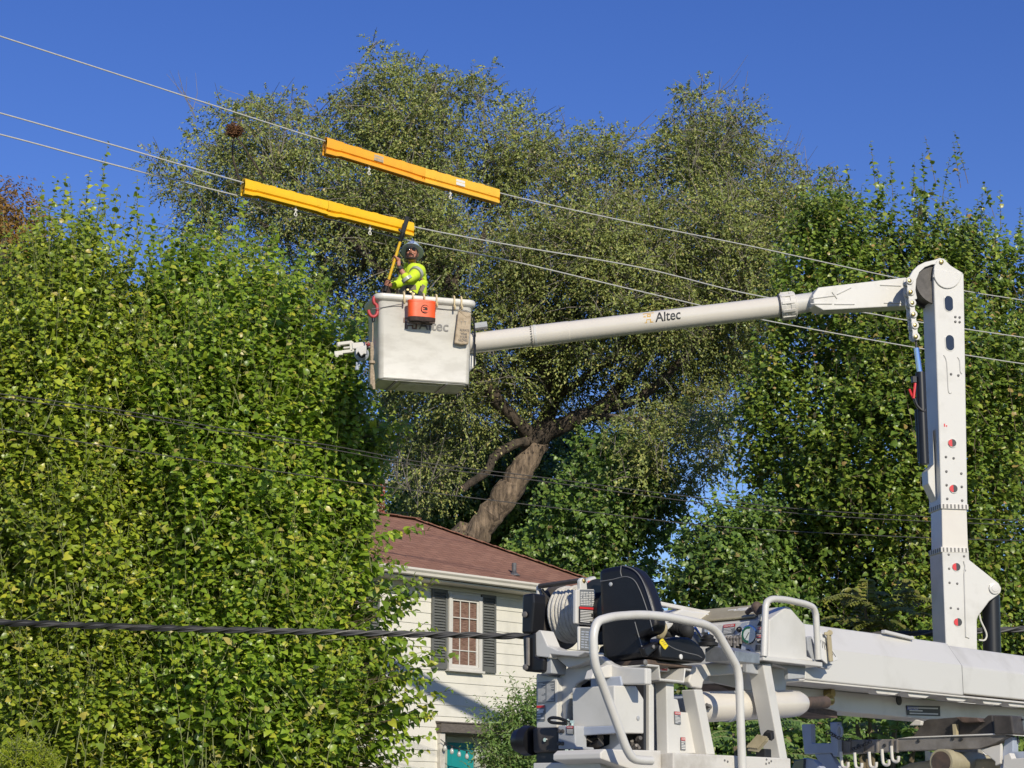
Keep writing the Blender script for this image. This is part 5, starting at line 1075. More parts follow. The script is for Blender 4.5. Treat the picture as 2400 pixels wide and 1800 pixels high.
# head, turned to the street and tilted back
up = (V((.04, .30, 1))).normalized(); fw = V((-.10, -1, .24)); fw = (fw - up * fw.dot(up)).normalized(); rt = fw.cross(up).normalized()      # rt: image left of the face
def hp(x, y, z): return hd + rt * x + fw * y + up * z
mb = MB()
prof = [(-.118, .020, .055, .035), (-.108, .040, .070, .022), (-.085, .058, .084, .010), (-.05, .067, .092, .002), (-.01, .072, .095, -.002), (.03, .076, .096, -.004), (.07, .076, .094, -.006), (.105, .062, .078, -.008), (.128, .03, .04, -.010)]
n_ = 20
for z, rx, ry, oy in prof:
    for k in range(n_):
        t = 2 * math.pi * k / n_; x = rx * math.cos(t); y = ry * math.sin(t)
        if y < 0: y *= .95
        mb.v.append(hp(x, y * .98 + oy, z))
for i in range(len(prof) - 1):
    for k in range(n_): mb.f.append([i * n_ + k, i * n_ + (k + 1) % n_, (i + 1) * n_ + (k + 1) % n_, (i + 1) * n_ + k]); mb.mi.append(0)
mb.f += [list(range(n_))[::-1], [(len(prof) - 1) * n_ + k for k in range(n_)]]; mb.mi += [0, 0]
head = mb.build('head', 'skin', man, smooth=True, sub=1)
mb = MB(); mb.tube([hp(0, .088, .025), hp(0, .103, .0), hp(0, .116, -.022), hp(0, .098, -.034)], [.010, .013, .019, .012], 10)
for s in (-1, 1): mb.ell(hp(s * .014, .098, -.028), rt * .011, fw * .012, up * .009, 8, 6); mb.ell(hp(s * .077, -.005, .0), rt * .010, fw * .022, up * .034, 10, 8); mb.ell(hp(s * .040, .070, -.018), rt * .022, fw * .020, up * .018, 10, 6)
mb.build('nose_and_ears', 'skin', head, smooth=True)
mb = MB(); mb.ell(hp(0, .092, -.066), rt * .022, fw * .008, up * .005, 10, 6); mb.ell(hp(0, .091, -.076), rt * .019, fw * .009, up * .005, 10, 6); mb.build('mouth', 'lips', head, smooth=True)
mb = MB(); mb.tube([hp(.034, .083, -.085), hp(.032, .090, -.058), hp(0, .100, -.048), hp(-.032, .090, -.058), hp(-.034, .083, -.085)], [.009, .010, .009, .010, .009], 8)
mb.ell(hp(0, .072, -.104), rt * .050, fw * .030, up * .022, 14, 8)
for s in (-1, 1): mb.tube([hp(s * .078, .02, .03), hp(s * .074, .025, -.03), hp(s * .062, .045, -.080), hp(s * .035, .068, -.106)], [.008, .012, .015, .016], 8)
mb.build('beard', 'beard', head, smooth=True)
mb = MB()
for s in (-1, 1):
    mb.ell(hp(s * .036, .090, .030), rt * .031, fw * .014, up * .021, 14, 8)
mb.build('sunglasses', 'lens_black', man, smooth=True)
mb = MB(); mb.tube([hp(.082, -.01, .036), hp(.070, .075, .034), hp(0, .101, .036), hp(-.070, .075, .034), hp(-.082, -.01, .036)], .005, 6); mb.build('glasses_frame', 'black_plastic', man, smooth=True)
# hard hat with full brim and badge
mb = MB(); mb.v = []; prof = [(.060, 1.62), (.066, 1.62), (.072, 1.42), (.080, 1.14), (.086, 1.05), (.12, 1.02), (.155, .88), (.182, .62), (.197, .30), (.200, .02)]; n_ = 28
for z, k_ in prof:
    for k in range(n_): t = 2 * math.pi * k / n_; mb.v.append(hp(.098 * k_ * math.cos(t) * (1 if k_ < 1.1 else .97), .118 * k_ * math.sin(t) * (1 if k_ < 1.1 else .97) - .008, z + (-.02 * (k_ - 1.0) * (1 if k_ > 1.1 else 0)) + (.02 * math.sin(t) if k_ > 1.1 else 0)))
for i in range(len(prof) - 1):
    for k in range(n_): mb.f.append([i * n_ + k, i * n_ + (k + 1) % n_, (i + 1) * n_ + (k + 1) % n_, (i + 1) * n_ + k]); mb.mi.append(0)
mb.f += [list(range(n_))[::-1], [(len(prof) - 1) * n_ + k for k in range(n_)]]; mb.mi += [0, 0]
hat = mb.build('hard_hat', 'hat_blue', man, smooth=True)
mb = MB(); mb.box(hp(0, -.01, .203), rt * .014, fw * .10, up * .006); mb.build('hat_ridge', 'hat_blue', hat, bevel=.005)
bc = hp(-.005, .112, .135); bn = (fw * 1.0 + up * .42).normalized(); MB().lathe(bc - bn * .006, bn, [(0, .030), (.006, .030), (.007, .022)], 18).build('badge', 'decal_blue', hat, smooth=True)
mb = MB(); mb.lathe(bc + bn * .0005, bn, [(0, .021), (.002, .021), (.0022, .012)], 16); mb.build('badge_centre', 'hat_blue', hat)
mb = MB(); mb.box(bc + bn * .003, rt * .013, bn * .001, up * .006); mb.build('badge_mark', 'decal_blue', hat)
# hands: palm, four curled fingers, thumb, closed round the stick
ST0, ST1 = c6(300, 1340, YW - .25), c6(690, 60, YW - .33)
sax = (ST1 - ST0).normalized()
def stick_at(p): return ST0 + sax * (p - ST0).dot(sax)
def hand(name, h, wr, side):
    c = stick_at(h); d = (c - wr); d = (d - sax * d.dot(sax)).normalized(); o = sax.cross(d).normalized() * side; chains = []
    palm0 = c - d * .052 - o * .01
    chains.append([(wr, .028), (lerp(wr, palm0, .6), (.030, .022)), (palm0, (.034, .020)), (c - d * .034 + o * .0, (.030, .018))])
    root = c - d * .034
    for k in range(4):
        f0 = c - d * .030 - o * .022 + sax * ((k - 1.5) * .019); ln = (.9, 1., .97, .82)[k]
        chains.append([(root, (.030, .018)), (f0, .0105), (c - o * (.034 * ln) + d * (.006) + sax * ((k - 1.5) * .0195), .0098), (c - o * (.010) + d * .031 * ln + sax * ((k - 1.5) * .0195), .0090), (c + o * .020 * ln + d * .024 + sax * ((k - 1.5) * .019 - .003), .0082)])
    chains.append([(root, (.030, .018)), (c - d * .030 + o * .026 + sax * .018, .012), (c - d * .004 + o * .032 + sax * .030, .0105), (c + d * .020 + o * .020 + sax * .038, .009)])
    return skinned(name, chains, 'skin', man, 1)
hand('hand', haL, wrL, 1); hand('hand', haR, wrR, 1)
band(wrL, elL, .034, .036, .03, .16).build('wrist_watch', 'strap_black', man, smooth=True)
mb = MB(); wc = lerp(wrL, elL, .16) + V((.0, -.036, .01)); mb.cyl(wc, wc + V((0, -.012, .002)), .022, 14); mb.build('watch_case', 'black_plastic', man)
# the clamp stick
stick = thing('clamp_stick', 'yellow insulated stick with a black clamp head held up by the worker', 'tool', ST0)
a_, b_ = ST0.lerp(ST1, .17), ST0.lerp(ST1, .70)
mb = MB(); mb.cyl(a_, b_, .0195, 14); mb.build('pole', 'stick_yellow', stick, smooth=True)
mb = MB(); mb.tube([b_ - sax * .03, b_ + sax * .03, b_ + sax * .045, ST0.lerp(ST1, .80)], [.024, .028, .034, .030], 12); mb.build('collar', 'black_plastic', stick, smooth=True)
sd = sax.cross(V((0, 1, 0))).normalized()
mb = MB(); mb.beam(ST0.lerp(ST1, .78), ST1, .055, .062, V((0, 1, 0))); mb.beam(ST0.lerp(ST1, .775) - sd * .02, ST0.lerp(ST1, .82) + sd * .07, .03, .035, V((0, 1, 0))); mb.build('clamp_head', 'black_plastic', stick, bevel=.008)
mb = MB(); mb.cyl(a_ + sax * .0, ST0 + sax * .02, .024, 12); mb.build('grip', 'rubber', stick, smooth=True)
# brown leather guard hanging by the lower hand
mb = MB(); q = [c6(x, y, YW - .22) for x, y in ((285, 1195), (330, 1190), (365, 1250), (425, 1385), (228, 1375), (250, 1290))]; mb.prism(q, V((.01, .05, 0))); tag(mb.build('glove_gauntlet', 'leather', None, bevel=.012), 'dark brown leather flap hanging behind the bucket rim below the worker\'s lower hand', 'gauntlet')
# hooks over the rim, tool pouch, glove bag, red hook, coiled hand line
def c5(cx, cy, n=.06): return B.N(780 + cx * .2772, 480 + cy * .2772, n)
hooks = [(600, 765, 835), (673, 770, 810), (768, 778, 810), (875, 790, 865), (1025, 800, 885), (1085, 802, 885)]
for i, (x, y0, y1) in enumerate(hooks):
    top = c5(x, y0, .05); bot = c5(x + 4, y1, .075); lab = ['cream hook over the bucket rim, just left of the orange pouch', 'cream hook carrying the left end of the orange pouch', 'cream hook carrying the middle of the orange pouch', 'cream hook over the rim at the right edge of the orange pouch', 'cream hook over the rim left of the canvas bag, holding nothing', 'cream hook over the rim from which the canvas bag hangs'][i]
    rz = bucket_top = B.P(0, 0, .612)
    def q(n, z): return V((0, 0, 0)) + B.O + B.a * B.L(top)[0] + B.n * n + B.z * z
    zt = .622; zb = max(.33, B.L(bot)[2]); mb = MB(); mb.tube(catmull([q(-.02, zt - .06), q(-.015, zt), q(.025, zt + .018), q(.07, zt - .005), q(.074, zt - .08), q(.070, zb + .03), q(.085, zb), q(.105, zb + .01), q(.110, zb + .045)], 4), .0115, 7)
    tag(mb.build('rim_hook', 'cream_hook', None, smooth=True), lab, 'hook', 'cream hooks on the bucket rim')
# orange pouch: oval tub with dark leather bottom
pa0, pa1 = B.L(c5(633, 870, .14))[0], B.L(c5(866, 890, .14))[0]; pac = (pa0 + pa1) / 2; pw = (pa1 - pa0) / 2; zt, zb_ = B.L(c5(750, 806, .2))[2], B.L(c5(740, 955, .2))[2]
pouch = thing('tool_pouch', 'bright orange tool pouch with a round black emblem hooked on the bucket rim', 'tool pouch', B.P(pac, .14, zb_))
def oval(z, f, g=1.): return [B.P(pac + pw * f * math.copysign(abs(math.cos(t)) ** .5, math.cos(t)), .145 + .075 * g * math.copysign(abs(math.sin(t)) ** .8, math.sin(t)), z) for t in [2 * math.pi * k / 40 for k in range(40)]]
loft([oval(zb_, .975), oval(zb_ + .06, .985), oval(zt - .03, 1.0), oval(zt - .028, 1.015, 1.03), oval(zt, 1.015, 1.03), oval(zt + .002, .985, .95), oval(zt - .06, .97, .9)]).build('pouch_shell', 'orange_bag', pouch, smooth=True)
loft([oval(zb_ - .045, .94, .96), oval(zb_ - .03, .985, 1.02), oval(zb_ + .012, .995, 1.04), oval(zb_ + .014, .97, 1.0)]).build('pouch_bottom', 'leather', pouch, smooth=True)
mb = MB(); rr = random.Random(4)
for k in range(9): mb.box(B.P(pac + pw * rr.uniform(-.8, .8), .145 + rr.uniform(-.05, .05), zb_ - .05), B.a * rr.uniform(.02, .06), B.n * rr.uniform(.01, .025), H.z * .012)
mb.build('bottom_rivets', 'rusty_steel', pouch, bevel=.005)
ec = c5(782, 882, .222); mb = MB(); mb.tube([ec + B.a * (.056 * math.cos(t)) + H.z * (.056 * math.sin(t)) - B.n * (.008 * math.cos(t)) for t in [2 * math.pi * k / 24 for k in range(24)]], .0045, 5, closed=True)
for (x, y, w, h) in ((-.012, .022, .022, .007), (.012, .006, .020, .009), (.0, -.008, .03, .006), (-.006, -.04, .026, .006), (.02, .02, .006, .012)): mb.box(ec + B.a * x + H.z * y - B.n * .002, B.a * w, B.n * .002, H.z * h)
mb.build('emblem', 'leather', pouch)
# canvas glove bag
gb = thing('glove_bag', 'weathered tan canvas glove bag with black lettering hanging at the right of the bucket', 'bag', c5(1095, 1030, .06))
gp = [(1062, 893), (1085, 905), (1130, 930), (1168, 918), (1172, 960), (1160, 1080), (1148, 1178), (1090, 1182), (1030, 1168), (1040, 1080), (1056, 960)]
mb = MB(); mb.prism([c5(x, y, .095) for x, y in gp], B.n * -.05); mb.build('bag_body', 'canvas_tan', gb, bevel=.018, seg=3)
mb = MB(); mb.prism([c5(x, y, .100) for x, y in ((1062, 893), (1170, 915), (1160, 945), (1130, 950), (1110, 935))], B.n * -.012); mb.tube([c5(1085, 885, .08), c5(1070, 895, .09)], .008, 6); mb.build('bag_flap', 'canvas_tan', gb, bevel=.006)
mb = MB()
for k, (wd_, x0, x1, y) in enumerate((('ALWAYS', 1072, 1150, 1070), ('WEAR', 1080, 1136, 1102), ('YOUR', 1074, 1138, 1128), ('GLOVES', 1062, 1140, 1155))): put_text(mb, wd_, c5(x0, y - 2, .0975), c5(x1, y + 4, .0975), H.z * .034, thick=.02)
mb.build('lettering', 'ink', gb)
mb = MB()
for (x0, y0, x1, y1) in ((1080, 985, 1096, 990), (1088, 990, 1090, 1015), (1110, 985, 1130, 990), (1118, 990, 1121, 1018), (1080, 1030, 1120, 1034)): a, b = c5(x0, y0, .0975), c5(x1, y1, .0975); mb.add([a, V((b.x, b.y, a.z)), b, V((a.x, a.y, b.z))], [[0, 1, 2, 3]])
mb.build('faded_print', 'ink_grey', gb)
# bright seam line strung below the rim
mb = MB(); mb.tube(catmull([c5(330, 880, .02), c5(400, 872, .016), c5(520, 850, .03), c5(598, 838, .06)], 5), .0055, 5); mb.tube(catmull([c5(868, 872, .03), c5(960, 885, .02), c5(1060, 888, .03), c5(1130, 895, .03), c5(1185, 925, .02)], 5), .0055, 5); tag(mb.build('tag_line', 'ink_grey', None, smooth=True), 'thin grey cord strung below the bucket rim behind the orange pouch', 'cord')
# red hook
rk = [(352, 775), (345, 800), (350, 830), (370, 850), (376, 890), (372, 925), (350, 945), (325, 940), (307, 915), (303, 890)]
mb = MB(); mb.tube(catmull([c5(x, y, -.04) for x, y in rk], 5), .022, 10); tag(mb.build('red_hook', 'red_paint', None, smooth=True), 'red painted steel hook hanging over the left corner of the bucket rim', 'hook')
# hand line
mb = MB(); rr = random.Random(2)
ln = thing('hand_line', 'tan coiled hand line hanging down the shaded left side of the bucket', 'rope', c5(335, 1200, -.10))
for k in range(9):
    o = rr.uniform(-9, 9); mb.tube(catmull([c5(330 + o * .6, 1165, -.08), c5(332 + o, 1250, -.07), c5(330 + o * .5, 1335, -.07), c5(334 + o * 1.5, 1440, -.07), c5(338 + o * 1.7, 1530 + rr.uniform(-15, 30), -.07)], 5), .012, 6)
mb.build('coil', 'rope_tan', ln, smooth=True)
mb = MB(); mb.lathe(c5(331, 1345, -.07), (0, 0, 1), [(0, .036), (.005, .042), (.035, .042), (.04, .036)], 12); mb.build('lashing', 'rope_tan', ln, smooth=True)
mb = MB(); mb.tube(catmull([c5(343, 945, -.06), c5(338, 985, -.07), c5(338, 1080, -.07), c5(332, 1165, -.08), c5(300, 1160, -.09), c5(285, 1175, -.1)], 5), .009, 6); mb.build('hanging_end', 'rope_tan', ln, smooth=True)
mb = MB(); mb.cyl(c5(344, 950, -.05), c5(342, 985, -.05), .022, 10); mb.build('swivel', 'black_plastic', ln, smooth=True)
# ------------------------------------------------------------------ digger derrick truck: boom, turret, winch, seat, console
D = Fr(W(1500, 1780, 10), 48)
db = D.P(3.2, -.6, -D.O.z)
der = thing('derrick_truck', 'white digger derrick truck with a black riding seat, rope winch and tubular guard rails', 'derrick truck', db)
def k1(x, y): return 1200 + x * .30135, 1300 + y * .30135
def k2(x, y): return 1750 + x * .29385, 1350 + y * .29385
def kr(x, y): return 1210 + x * .17483, 1330 + y * .17483
def ks(x, y): return 1380 + x * .16873, 1300 + y * .16873
def k5(x, y): return 1480 + x * .18987, 1560 + y * .18987
def kb(x, y): return 2000 + x * .19286, 1480 + y * .19286
def kv(x, y): return 1660 + x * .09042, 1420 + y * .09042
def kp(x, y): return 1200 + x * .16275, 1560 + y * .16275
def NP(pts, n, f=None): return [D.N(*(f(*p) if f else p), n) for p in pts]
def AP(pts, a, f=None): return [D.A(*(f(*p) if f else p), a) for p in pts]
def nslab(name, pts, n, th, mat, f=None, parent=der, bevel=.005, seg=2, smooth=False): return MB().prism(NP(pts, n, f), D.n * -th).build(name, mat, parent, bevel=bevel, seg=seg, smooth=smooth)
def aslab(name, pts, a, th, mat, f=None, parent=der, bevel=.005, seg=2): return MB().prism(AP(pts, a, f), D.a * th).build(name, mat, parent, bevel=bevel, seg=seg)
def zof(px, py, n): return D.L(D.N(px, py, n))[2]
def aof(px, py, n): return D.L(D.N(px, py, n))[0]
def decal(parent, q, base='decal_black', hdr=None, hf=.26, text=None, tcol='decal_white', lines=6, lcol='decal_white', cols=1, nv=None, lead=.1, name='decal', pict=None):
    """thin printed plate: q = top-left, top-right, bottom-right, bottom-left; a header band with its word and rows of small print"""
    q = [V(p) for p in q]; nv = nv.normalized(); rr = random.Random(len(COL.objects))
    def P(u, v, o=0): return q[0].lerp(q[1], u).lerp(q[3].lerp(q[2], u), v) + nv * o
    def rect(mb, u0, v0, u1, v1, o): mb.add([P(u0, v0, o), P(u1, v0, o), P(u1, v1, o), P(u0, v1, o)], [[0, 1, 2, 3]])
    mb = MB(); mb.prism([P(0, 0), P(1, 0), P(1, 1), P(0, 1)], nv * .0025)
    if hdr: mb.cur = 1; rect(mb, .02, .02, .98, hf, .0035)
    if text: mb.cur = 2; put_text(mb, text, P(.1, hf * .82, .0045), P(.9, hf * .82, .0045), (P(.1, hf * .22) - P(.1, hf * .82)), thick=.02)
    mb.cur = 3
    if pict:
        for u0, v0, u1, v1 in pict: rect(mb, u0, v0, u1, v1, .004)
    y0 = (hf if hdr or text else .06) + .06
    for c in range(cols):
        for k in range(lines):
            v = y0 + (.95 - y0) * (k + .2) / lines; u0 = (c + .07) / cols; u1 = (c + .07 + .86 * (1 if rr.random() < .6 else rr.uniform(.45, .9))) / cols; rect(mb, u0, v, u1, v + (.95 - y0) / lines * .48, .0035)
    return mb.build(name, [base, hdr or base, tcol, lcol], parent)
# --- main boom (lies level, pointing away to the right)
z0, z1 = zof(2000, 1604, 0), zof(1956, 1523, 0); zt = zof(2100, 1491, -.10)
aL, aS, aE = aof(1887, 1591, 0), aof(2257, 1600, 0), 9.5
def bsec(g=0., dn=0.): return [(0 - dn, z0 + g), (0 - dn, z1 - g * .3), (-.10 - dn, zt - g), (-.34 + dn, zt - g), (-.44 + dn, z1 - g * .3), (-.44 + dn, z0 + g)]
mb = MB(); mb.prism([D.P(aL, n, z) for n, z in bsec()], D.a * (aS - aL)); boom = mb.build('boom', 'white_paint', der, bevel=.008)
mb = MB(); mb.prism([D.P(aS - .01, n, z) for n, z in bsec(.012, .010)], D.a * (aE - aS)); mb.build('boom_extension', 'white_paint', boom, bevel=.008)
mb = MB(); mb.prism([D.P(aS - .004, n, z) for n, z in bsec(.004, .004)], D.a * .012); mb.build('seam', 'ink_grey', boom)
# lower beam, its upper strip shaded by the boom
zb = zof(2132, 1684, -.26); zl = zof(1888, 1649, -.26); a0, a1, a2 = aof(1662, 1600, -.26), aof(1888, 1649, -.26), aof(1967, 1675, -.26)
mb = MB(); mb.prism([D.P(a0, -.26, zof(1662, 1597, -.26)), D.P(a1, -.26, zl), D.P(a2, -.26, zb + .008), D.P(aE, -.26, zb - .02), D.P(aE, -.26, z0 - .012), D.P(aL - .06, -.26, z0 - .012), D.P(aL - .08, -.26, z0 + .04), D.P(a0, -.26, z0 + .06)], D.n * -.22); beam = mb.build('lower_beam', 'white_paint', der, bevel=.006)
mb = MB(); mb.prism([D.P(a0 + .05, -.275, zof(1662, 1597, -.26) - .001), D.P(a1, -.275, zl - .001), D.P(a2, -.275, zb + .006), D.P(a2, -.275, zb - .03), D.P(a1 + .1, -.275, zl - .05), D.P(a0 + .3, -.275, zl + .02)], D.n * -.19); mb.build('beam_underside', 'rusty_steel', beam)  # rusty underside, with its shade also put into the dark brown
mb = MB(); mb.box(D.P((aL + aE) / 2, -.13, z0 - .006), D.a * ((aE - aL) / 2), D.n * .12, H.z * .006)
for px in (2040, 2115, 2205, 2290, 2350): a = aof(px, 1620, -.06); mb.prism([D.P(a, -.03, z0 - .012), D.P(a + .30, -.03, z0 - .012), D.P(a + .22, -.03, z0 - .036), D.P(a + .03, -.03, z0 - .036)], D.n * -.06)
mb.build('boom_rail', 'white_worn', boom, bevel=.003)
c = D.N(*kb(550, 838), -.258); MB().lathe(c, D.n, [(0, .030), (.006, .030), (.007, .022)], 20).build('access_hole', 'decal_black', beam)
mb = MB(); c = D.N(1938, 1640, -.25); mb.lathe(D.N(1936, 1625, -.26), D.n, [(0, .03), (.05, .026)], 12); mb.tube([D.N(1937, 1626, -.21), D.N(1946, 1640, -.20)], .016, 8); mb.ell(D.N(1947, 1641, -.20), D.a * .035, D.n * .02, H.z * .032, 12, 8); mb.build('valve', 'bronze', beam, smooth=True)
q = NP([(640, 897), (1050, 908), (1053, 1030), (652, 1018)], -.257, kb); decal(beam, q, 'decal_black', None, .36, None, lines=3, nv=D.n)
mb = MB(); a, b, c, d = NP([(652, 912), (790, 916), (790, 958), (655, 953)], -.2535, kb); mb.add([a, b, c, d], [[0, 1, 2, 3]]); dn = mb.build('decal', 'decal_blue', beam)
mb = MB(); put_text(mb, 'NOTICE', a.lerp(d, .82) + (b - a) * .05 + D.n * .002, b.lerp(c, .82) - (b - a) * .05 + D.n * .002, (a - d) * .62, thick=.02); mb.build('lettering', 'decal_white', dn)
mb = MB(); mb.beam(D.N(2070, 1484, -.08) + H.z * .01, D.N(2138, 1497, -.08) + H.z * .0, .03, .02); mb.cyl(D.N(2137, 1500, -.1), D.N(2137, 1491, -.1), .012, 8); mb.build('boom_handle', 'white_paint', boom, bevel=.004)
# angle indicator plate with its pointer
fan = [(600, 460)] + [(600 + 175 * math.cos(math.radians(t)), 470 + 235 * math.sin(math.radians(t))) for t in range(55, 131, 12)][::1]
mb = MB(); mb.prism(NP([(545, 480), (590, 450), (625, 470), (735, 668), (640, 700), (570, 640)], .12, k2), D.n * -.012); ind = mb.build('angle_indicator', 'decal_white', der, bevel=.003)
mb = MB()
for t in range(7): p, e = NP([(600, 468), (585 + t * 21, 560 + 14 * t)], .1225, k2); mb.beam(p.lerp(e, .45), e, .002, .0025, D.n)
mb.build('indicator_scale', 'ink_grey', ind)
mb = MB(); mb.prism(NP([(628, 448), (672, 440), (676, 470), (692, 680), (668, 684), (648, 475), (628, 468)], .145, k2), D.n * -.012); mb.cyl(*NP([(664, 452)], .15, k2), *NP([(664, 452)], .11, k2), .016, 12); mb.build('pointer', 'tan_paint', ind, bevel=.003)
nslab('indicator_bracket', [(480, 485), (520, 480), (545, 560), (600, 660), (690, 705), (660, 745), (600, 735), (530, 680), (490, 590)], .085, .03, 'grey_paint', k2)

# --- control console
con = nslab('console', [(175, 640), (182, 348), (320, 243), (345, 250), (468, 392), (482, 640), (545, 668), (540, 684), (178, 650)], .20, .62, 'white_paint', k2, bevel=.012)
A_ = aof(*k2(180, 500), .20) - .004                  # the panel face
def pan(pts, o=.0): return AP(pts, A_ - o, kv)
aslab('panel', [(150, 520), (1000, 395), (1440, 340), (1455, 1260), (1250, 1270), (830, 1330), (880, 770), (330, 810)], A_ - .012, .012, 'white_paint', kv, con, .003)
aslab('panel_shadow', [(880, 440), (1060, 410), (960, 540), (910, 640), (940, 760), (940, 880), (1010, 900), (1240, 1270), (830, 1330), (890, 770), (640, 740), (720, 600)], A_ - .0145, .003, 'blue_grey', kv, con, 0)  # cast shadow on the panel, put in as a blue-grey sheet
aslab('valve_bay', [(330, 815), (885, 762), (820, 1320), (690, 1330)], A_ - .003, .002, 'decal_black', kv, con, 0)
mb = MB()
for cx, cy, h in ((440, 870, 150), (530, 880, 130), (610, 880, 160), (690, 880, 140), (770, 890, 150), (850, 860, 120), (560, 1000, 120), (700, 1010, 90)):
    p, e = pan([(cx, cy), (cx - 10, cy + h)], .02); mb.cyl(p, e, .010, 8); mb.lathe(p, (p - e), [(0, .011), (.01, .015), (.02, .011)], 8)
mb.build('valve_lever', 'worn_steel', con, smooth=True)
mb = MB()
for cx, cy in ((480, 960), (650, 1000), (750, 1100), (620, 1120), (560, 1080)): p, = pan([(cx, cy)], .012); mb.box(p, D.a * .012, D.n * .018, H.z * .022)
mb.build('valve_body', 'black_plastic', con, bevel=.004)
gc, = pan([(1080, 750)], .013); gr = MB(); gr.lathe(gc, -D.a, [(0, .052), (.012, .052), (.014, .046)], 28); gau = gr.build('gauge', 'chrome', con, smooth=True)
mb = MB(); mb.lathe(gc - D.a * .013, -D.a, [(0, .045), (.0015, .045), (.0018, .03)], 28); mb.build('gauge_face', 'gauge_face', gau)
mb = MB()
for k in range(10):
    t0, t1 = math.radians(70 + k * 20), math.radians(70 + (k + 1) * 20); mb.add([gc - D.a * .016 + D.n * (r * math.cos(t)) + H.z * (r * math.sin(t)) for r, t in ((.045, t0), (.045, t1), (.032, t1), (.032, t0))], [[0, 1, 2, 3]])
mb.build('gauge_dial', 'gauge_green', gau)
mb = MB(); mb.beam(gc - D.a * .0165 - D.n * .018 - H.z * .022, gc - D.a * .0165 + D.n * .006 + H.z * .012, .002, .003, D.a); mb.build('gauge_needle', 'ink', gau)
mb = MB()
for cx, cy in ((815, 610), (1035, 1200)): p, = pan([(cx, cy)], .014); mb.lathe(p, -D.a, [(0, .016), (.004, .016), (.02, .010), (.024, .004)], 10)
mb.build('panel_knob', 'black_plastic', con, smooth=True)
decal(con, pan([(405, 490), (710, 455), (690, 715), (370, 745)], .0155), 'decal_grey', 'decal_red', .30, 'DANGER', lines=4, nv=-D.a)
decal(con, pan([(1290, 555), (1415, 545), (1410, 700), (1275, 712)], .0155), 'decal_grey', 'decal_red', .38, 'DANGER', lines=3, nv=-D.a)
decal(con, pan([(1255, 770), (1420, 750), (1420, 815), (1250, 835)], .0155), 'decal_red', None, .9, 'WARNING', lines=0, nv=-D.a)
decal(con, pan([(1235, 1000), (1425, 985), (1425, 1155), (1215, 1168)], .0155), 'decal_grey', None, .05, None, lines=5, lcol='ink', nv=-D.a)
mb = MB()
for pts in ([(1265, 930), (1340, 950), (1400, 960)], [(1300, 940), (1350, 900)], [(1375, 850), (1400, 930)]): mb.tube(pan(pts, .016), .004, 5)
mb.prism(pan([(1260, 510), (1330, 390), (1385, 400), (1380, 520)], .018), D.a * .003); mb.build('pictogram', 'ink', con)
# tan lid over the sloping top, with pressed slots
lid = NP([(182, 342), (318, 240)], .19, k2); back = D.n * -.60; up_l = H.z * .012
mb = MB(); p0, p1 = lid[0] + up_l - D.n * .10, lid[1] + up_l - D.n * .10; nn = (p1 - p0).cross(D.n).normalized(); nn = nn if nn.z > 0 else -nn
mb.prism([p0, p1, p1 + D.n * -.52, p0 + D.n * -.52], nn * .012); lidp = mb.build('console_lid', 'tan_cover', con, bevel=.004)
mb = MB(); rr = random.Random(6)
for k in range(13): u, v = rr.uniform(.08, .9), rr.uniform(.06, .94); c = p0.lerp(p1, u) + D.n * -.52 * v + nn * .0135; mb.box(c, (p1 - p0).normalized() * .007, D.n * rr.uniform(.015, .035), nn * .0025)
mb.build('lid_slot', 'clip_white', lidp, bevel=.002)
mb = MB(); j0 = D.N(*kv(1380, 400), .16); mb.tube([j0, D.N(*kv(1335, 215), .16)], .011, 8); mb.build('joystick_rod', 'clip_white', con)
mb = MB(); j1 = D.N(*kv(1335, 215), .16); mb.tube([j1, D.N(*kv(1290, 120), .15), D.N(*kv(1265, 40), .14)], [.018, .026, .030], 10); mb.ell(D.N(*kv(1255, 20), .14), D.a * .03, D.n * .03, H.z * .028, 12, 8); mb.tube(catmull([D.N(*kv(1000, 190), .05), D.N(*kv(1100, 100), .08), D.N(*kv(1260, 90), .12)], 5), .014, 7); mb.build('joystick', 'rusty_steel', con, smooth=True)
# tray, brackets and support below the console
mb = MB(); zt_ = zof(*k2(175, 640), .24); aa, ab = aof(*k2(135, 640), .24), aof(*k2(605, 672), .24)
mb.box(D.P((aa + ab) / 2, -.08, zt_ - .012), D.a * ((ab - aa) / 2), D.n * .32, H.z * .012); mb.build('tray', 'white_paint', der, bevel=.004)
nslab('tray_bracket', [(0, 700), (80, 665), (475, 690), (465, 815), (335, 825), (330, 740), (210, 700), (190, 800), (0, 770)], .16, .03, 'grey_paint', k2)
mb = MB()
for pts in ([(180, 648), (240, 652), (240, 682), (180, 678)], [(285, 655), (370, 660), (365, 688), (285, 684)]): mb.prism(NP(pts, .235, k2), D.n * -.012)
mb.build('tray_block', 'clip_white', der, bevel=.003)
nslab('support_plate', [(1400, 872), (1500, 850), (1740, 805), (1915, 800), (1930, 915), (1730, 930), (1530, 945), (1490, 990), (1480, 1045), (1405, 1030), (1375, 990)], .10, .04, 'white_worn', k1, bevel=.008)
nslab('arm_plate', [(190, 690), (330, 745), (335, 822), (465, 820), (470, 835), (320, 845), (310, 935), (230, 945), (205, 800)], .02, .05, 'white_paint', k2)
aslab('valve_box', [(1500, 730), (1560, 705), (1735, 745), (1735, 830), (1555, 835), (1500, 832)], .42, .22, 'galvanised', k1, bevel=.004)
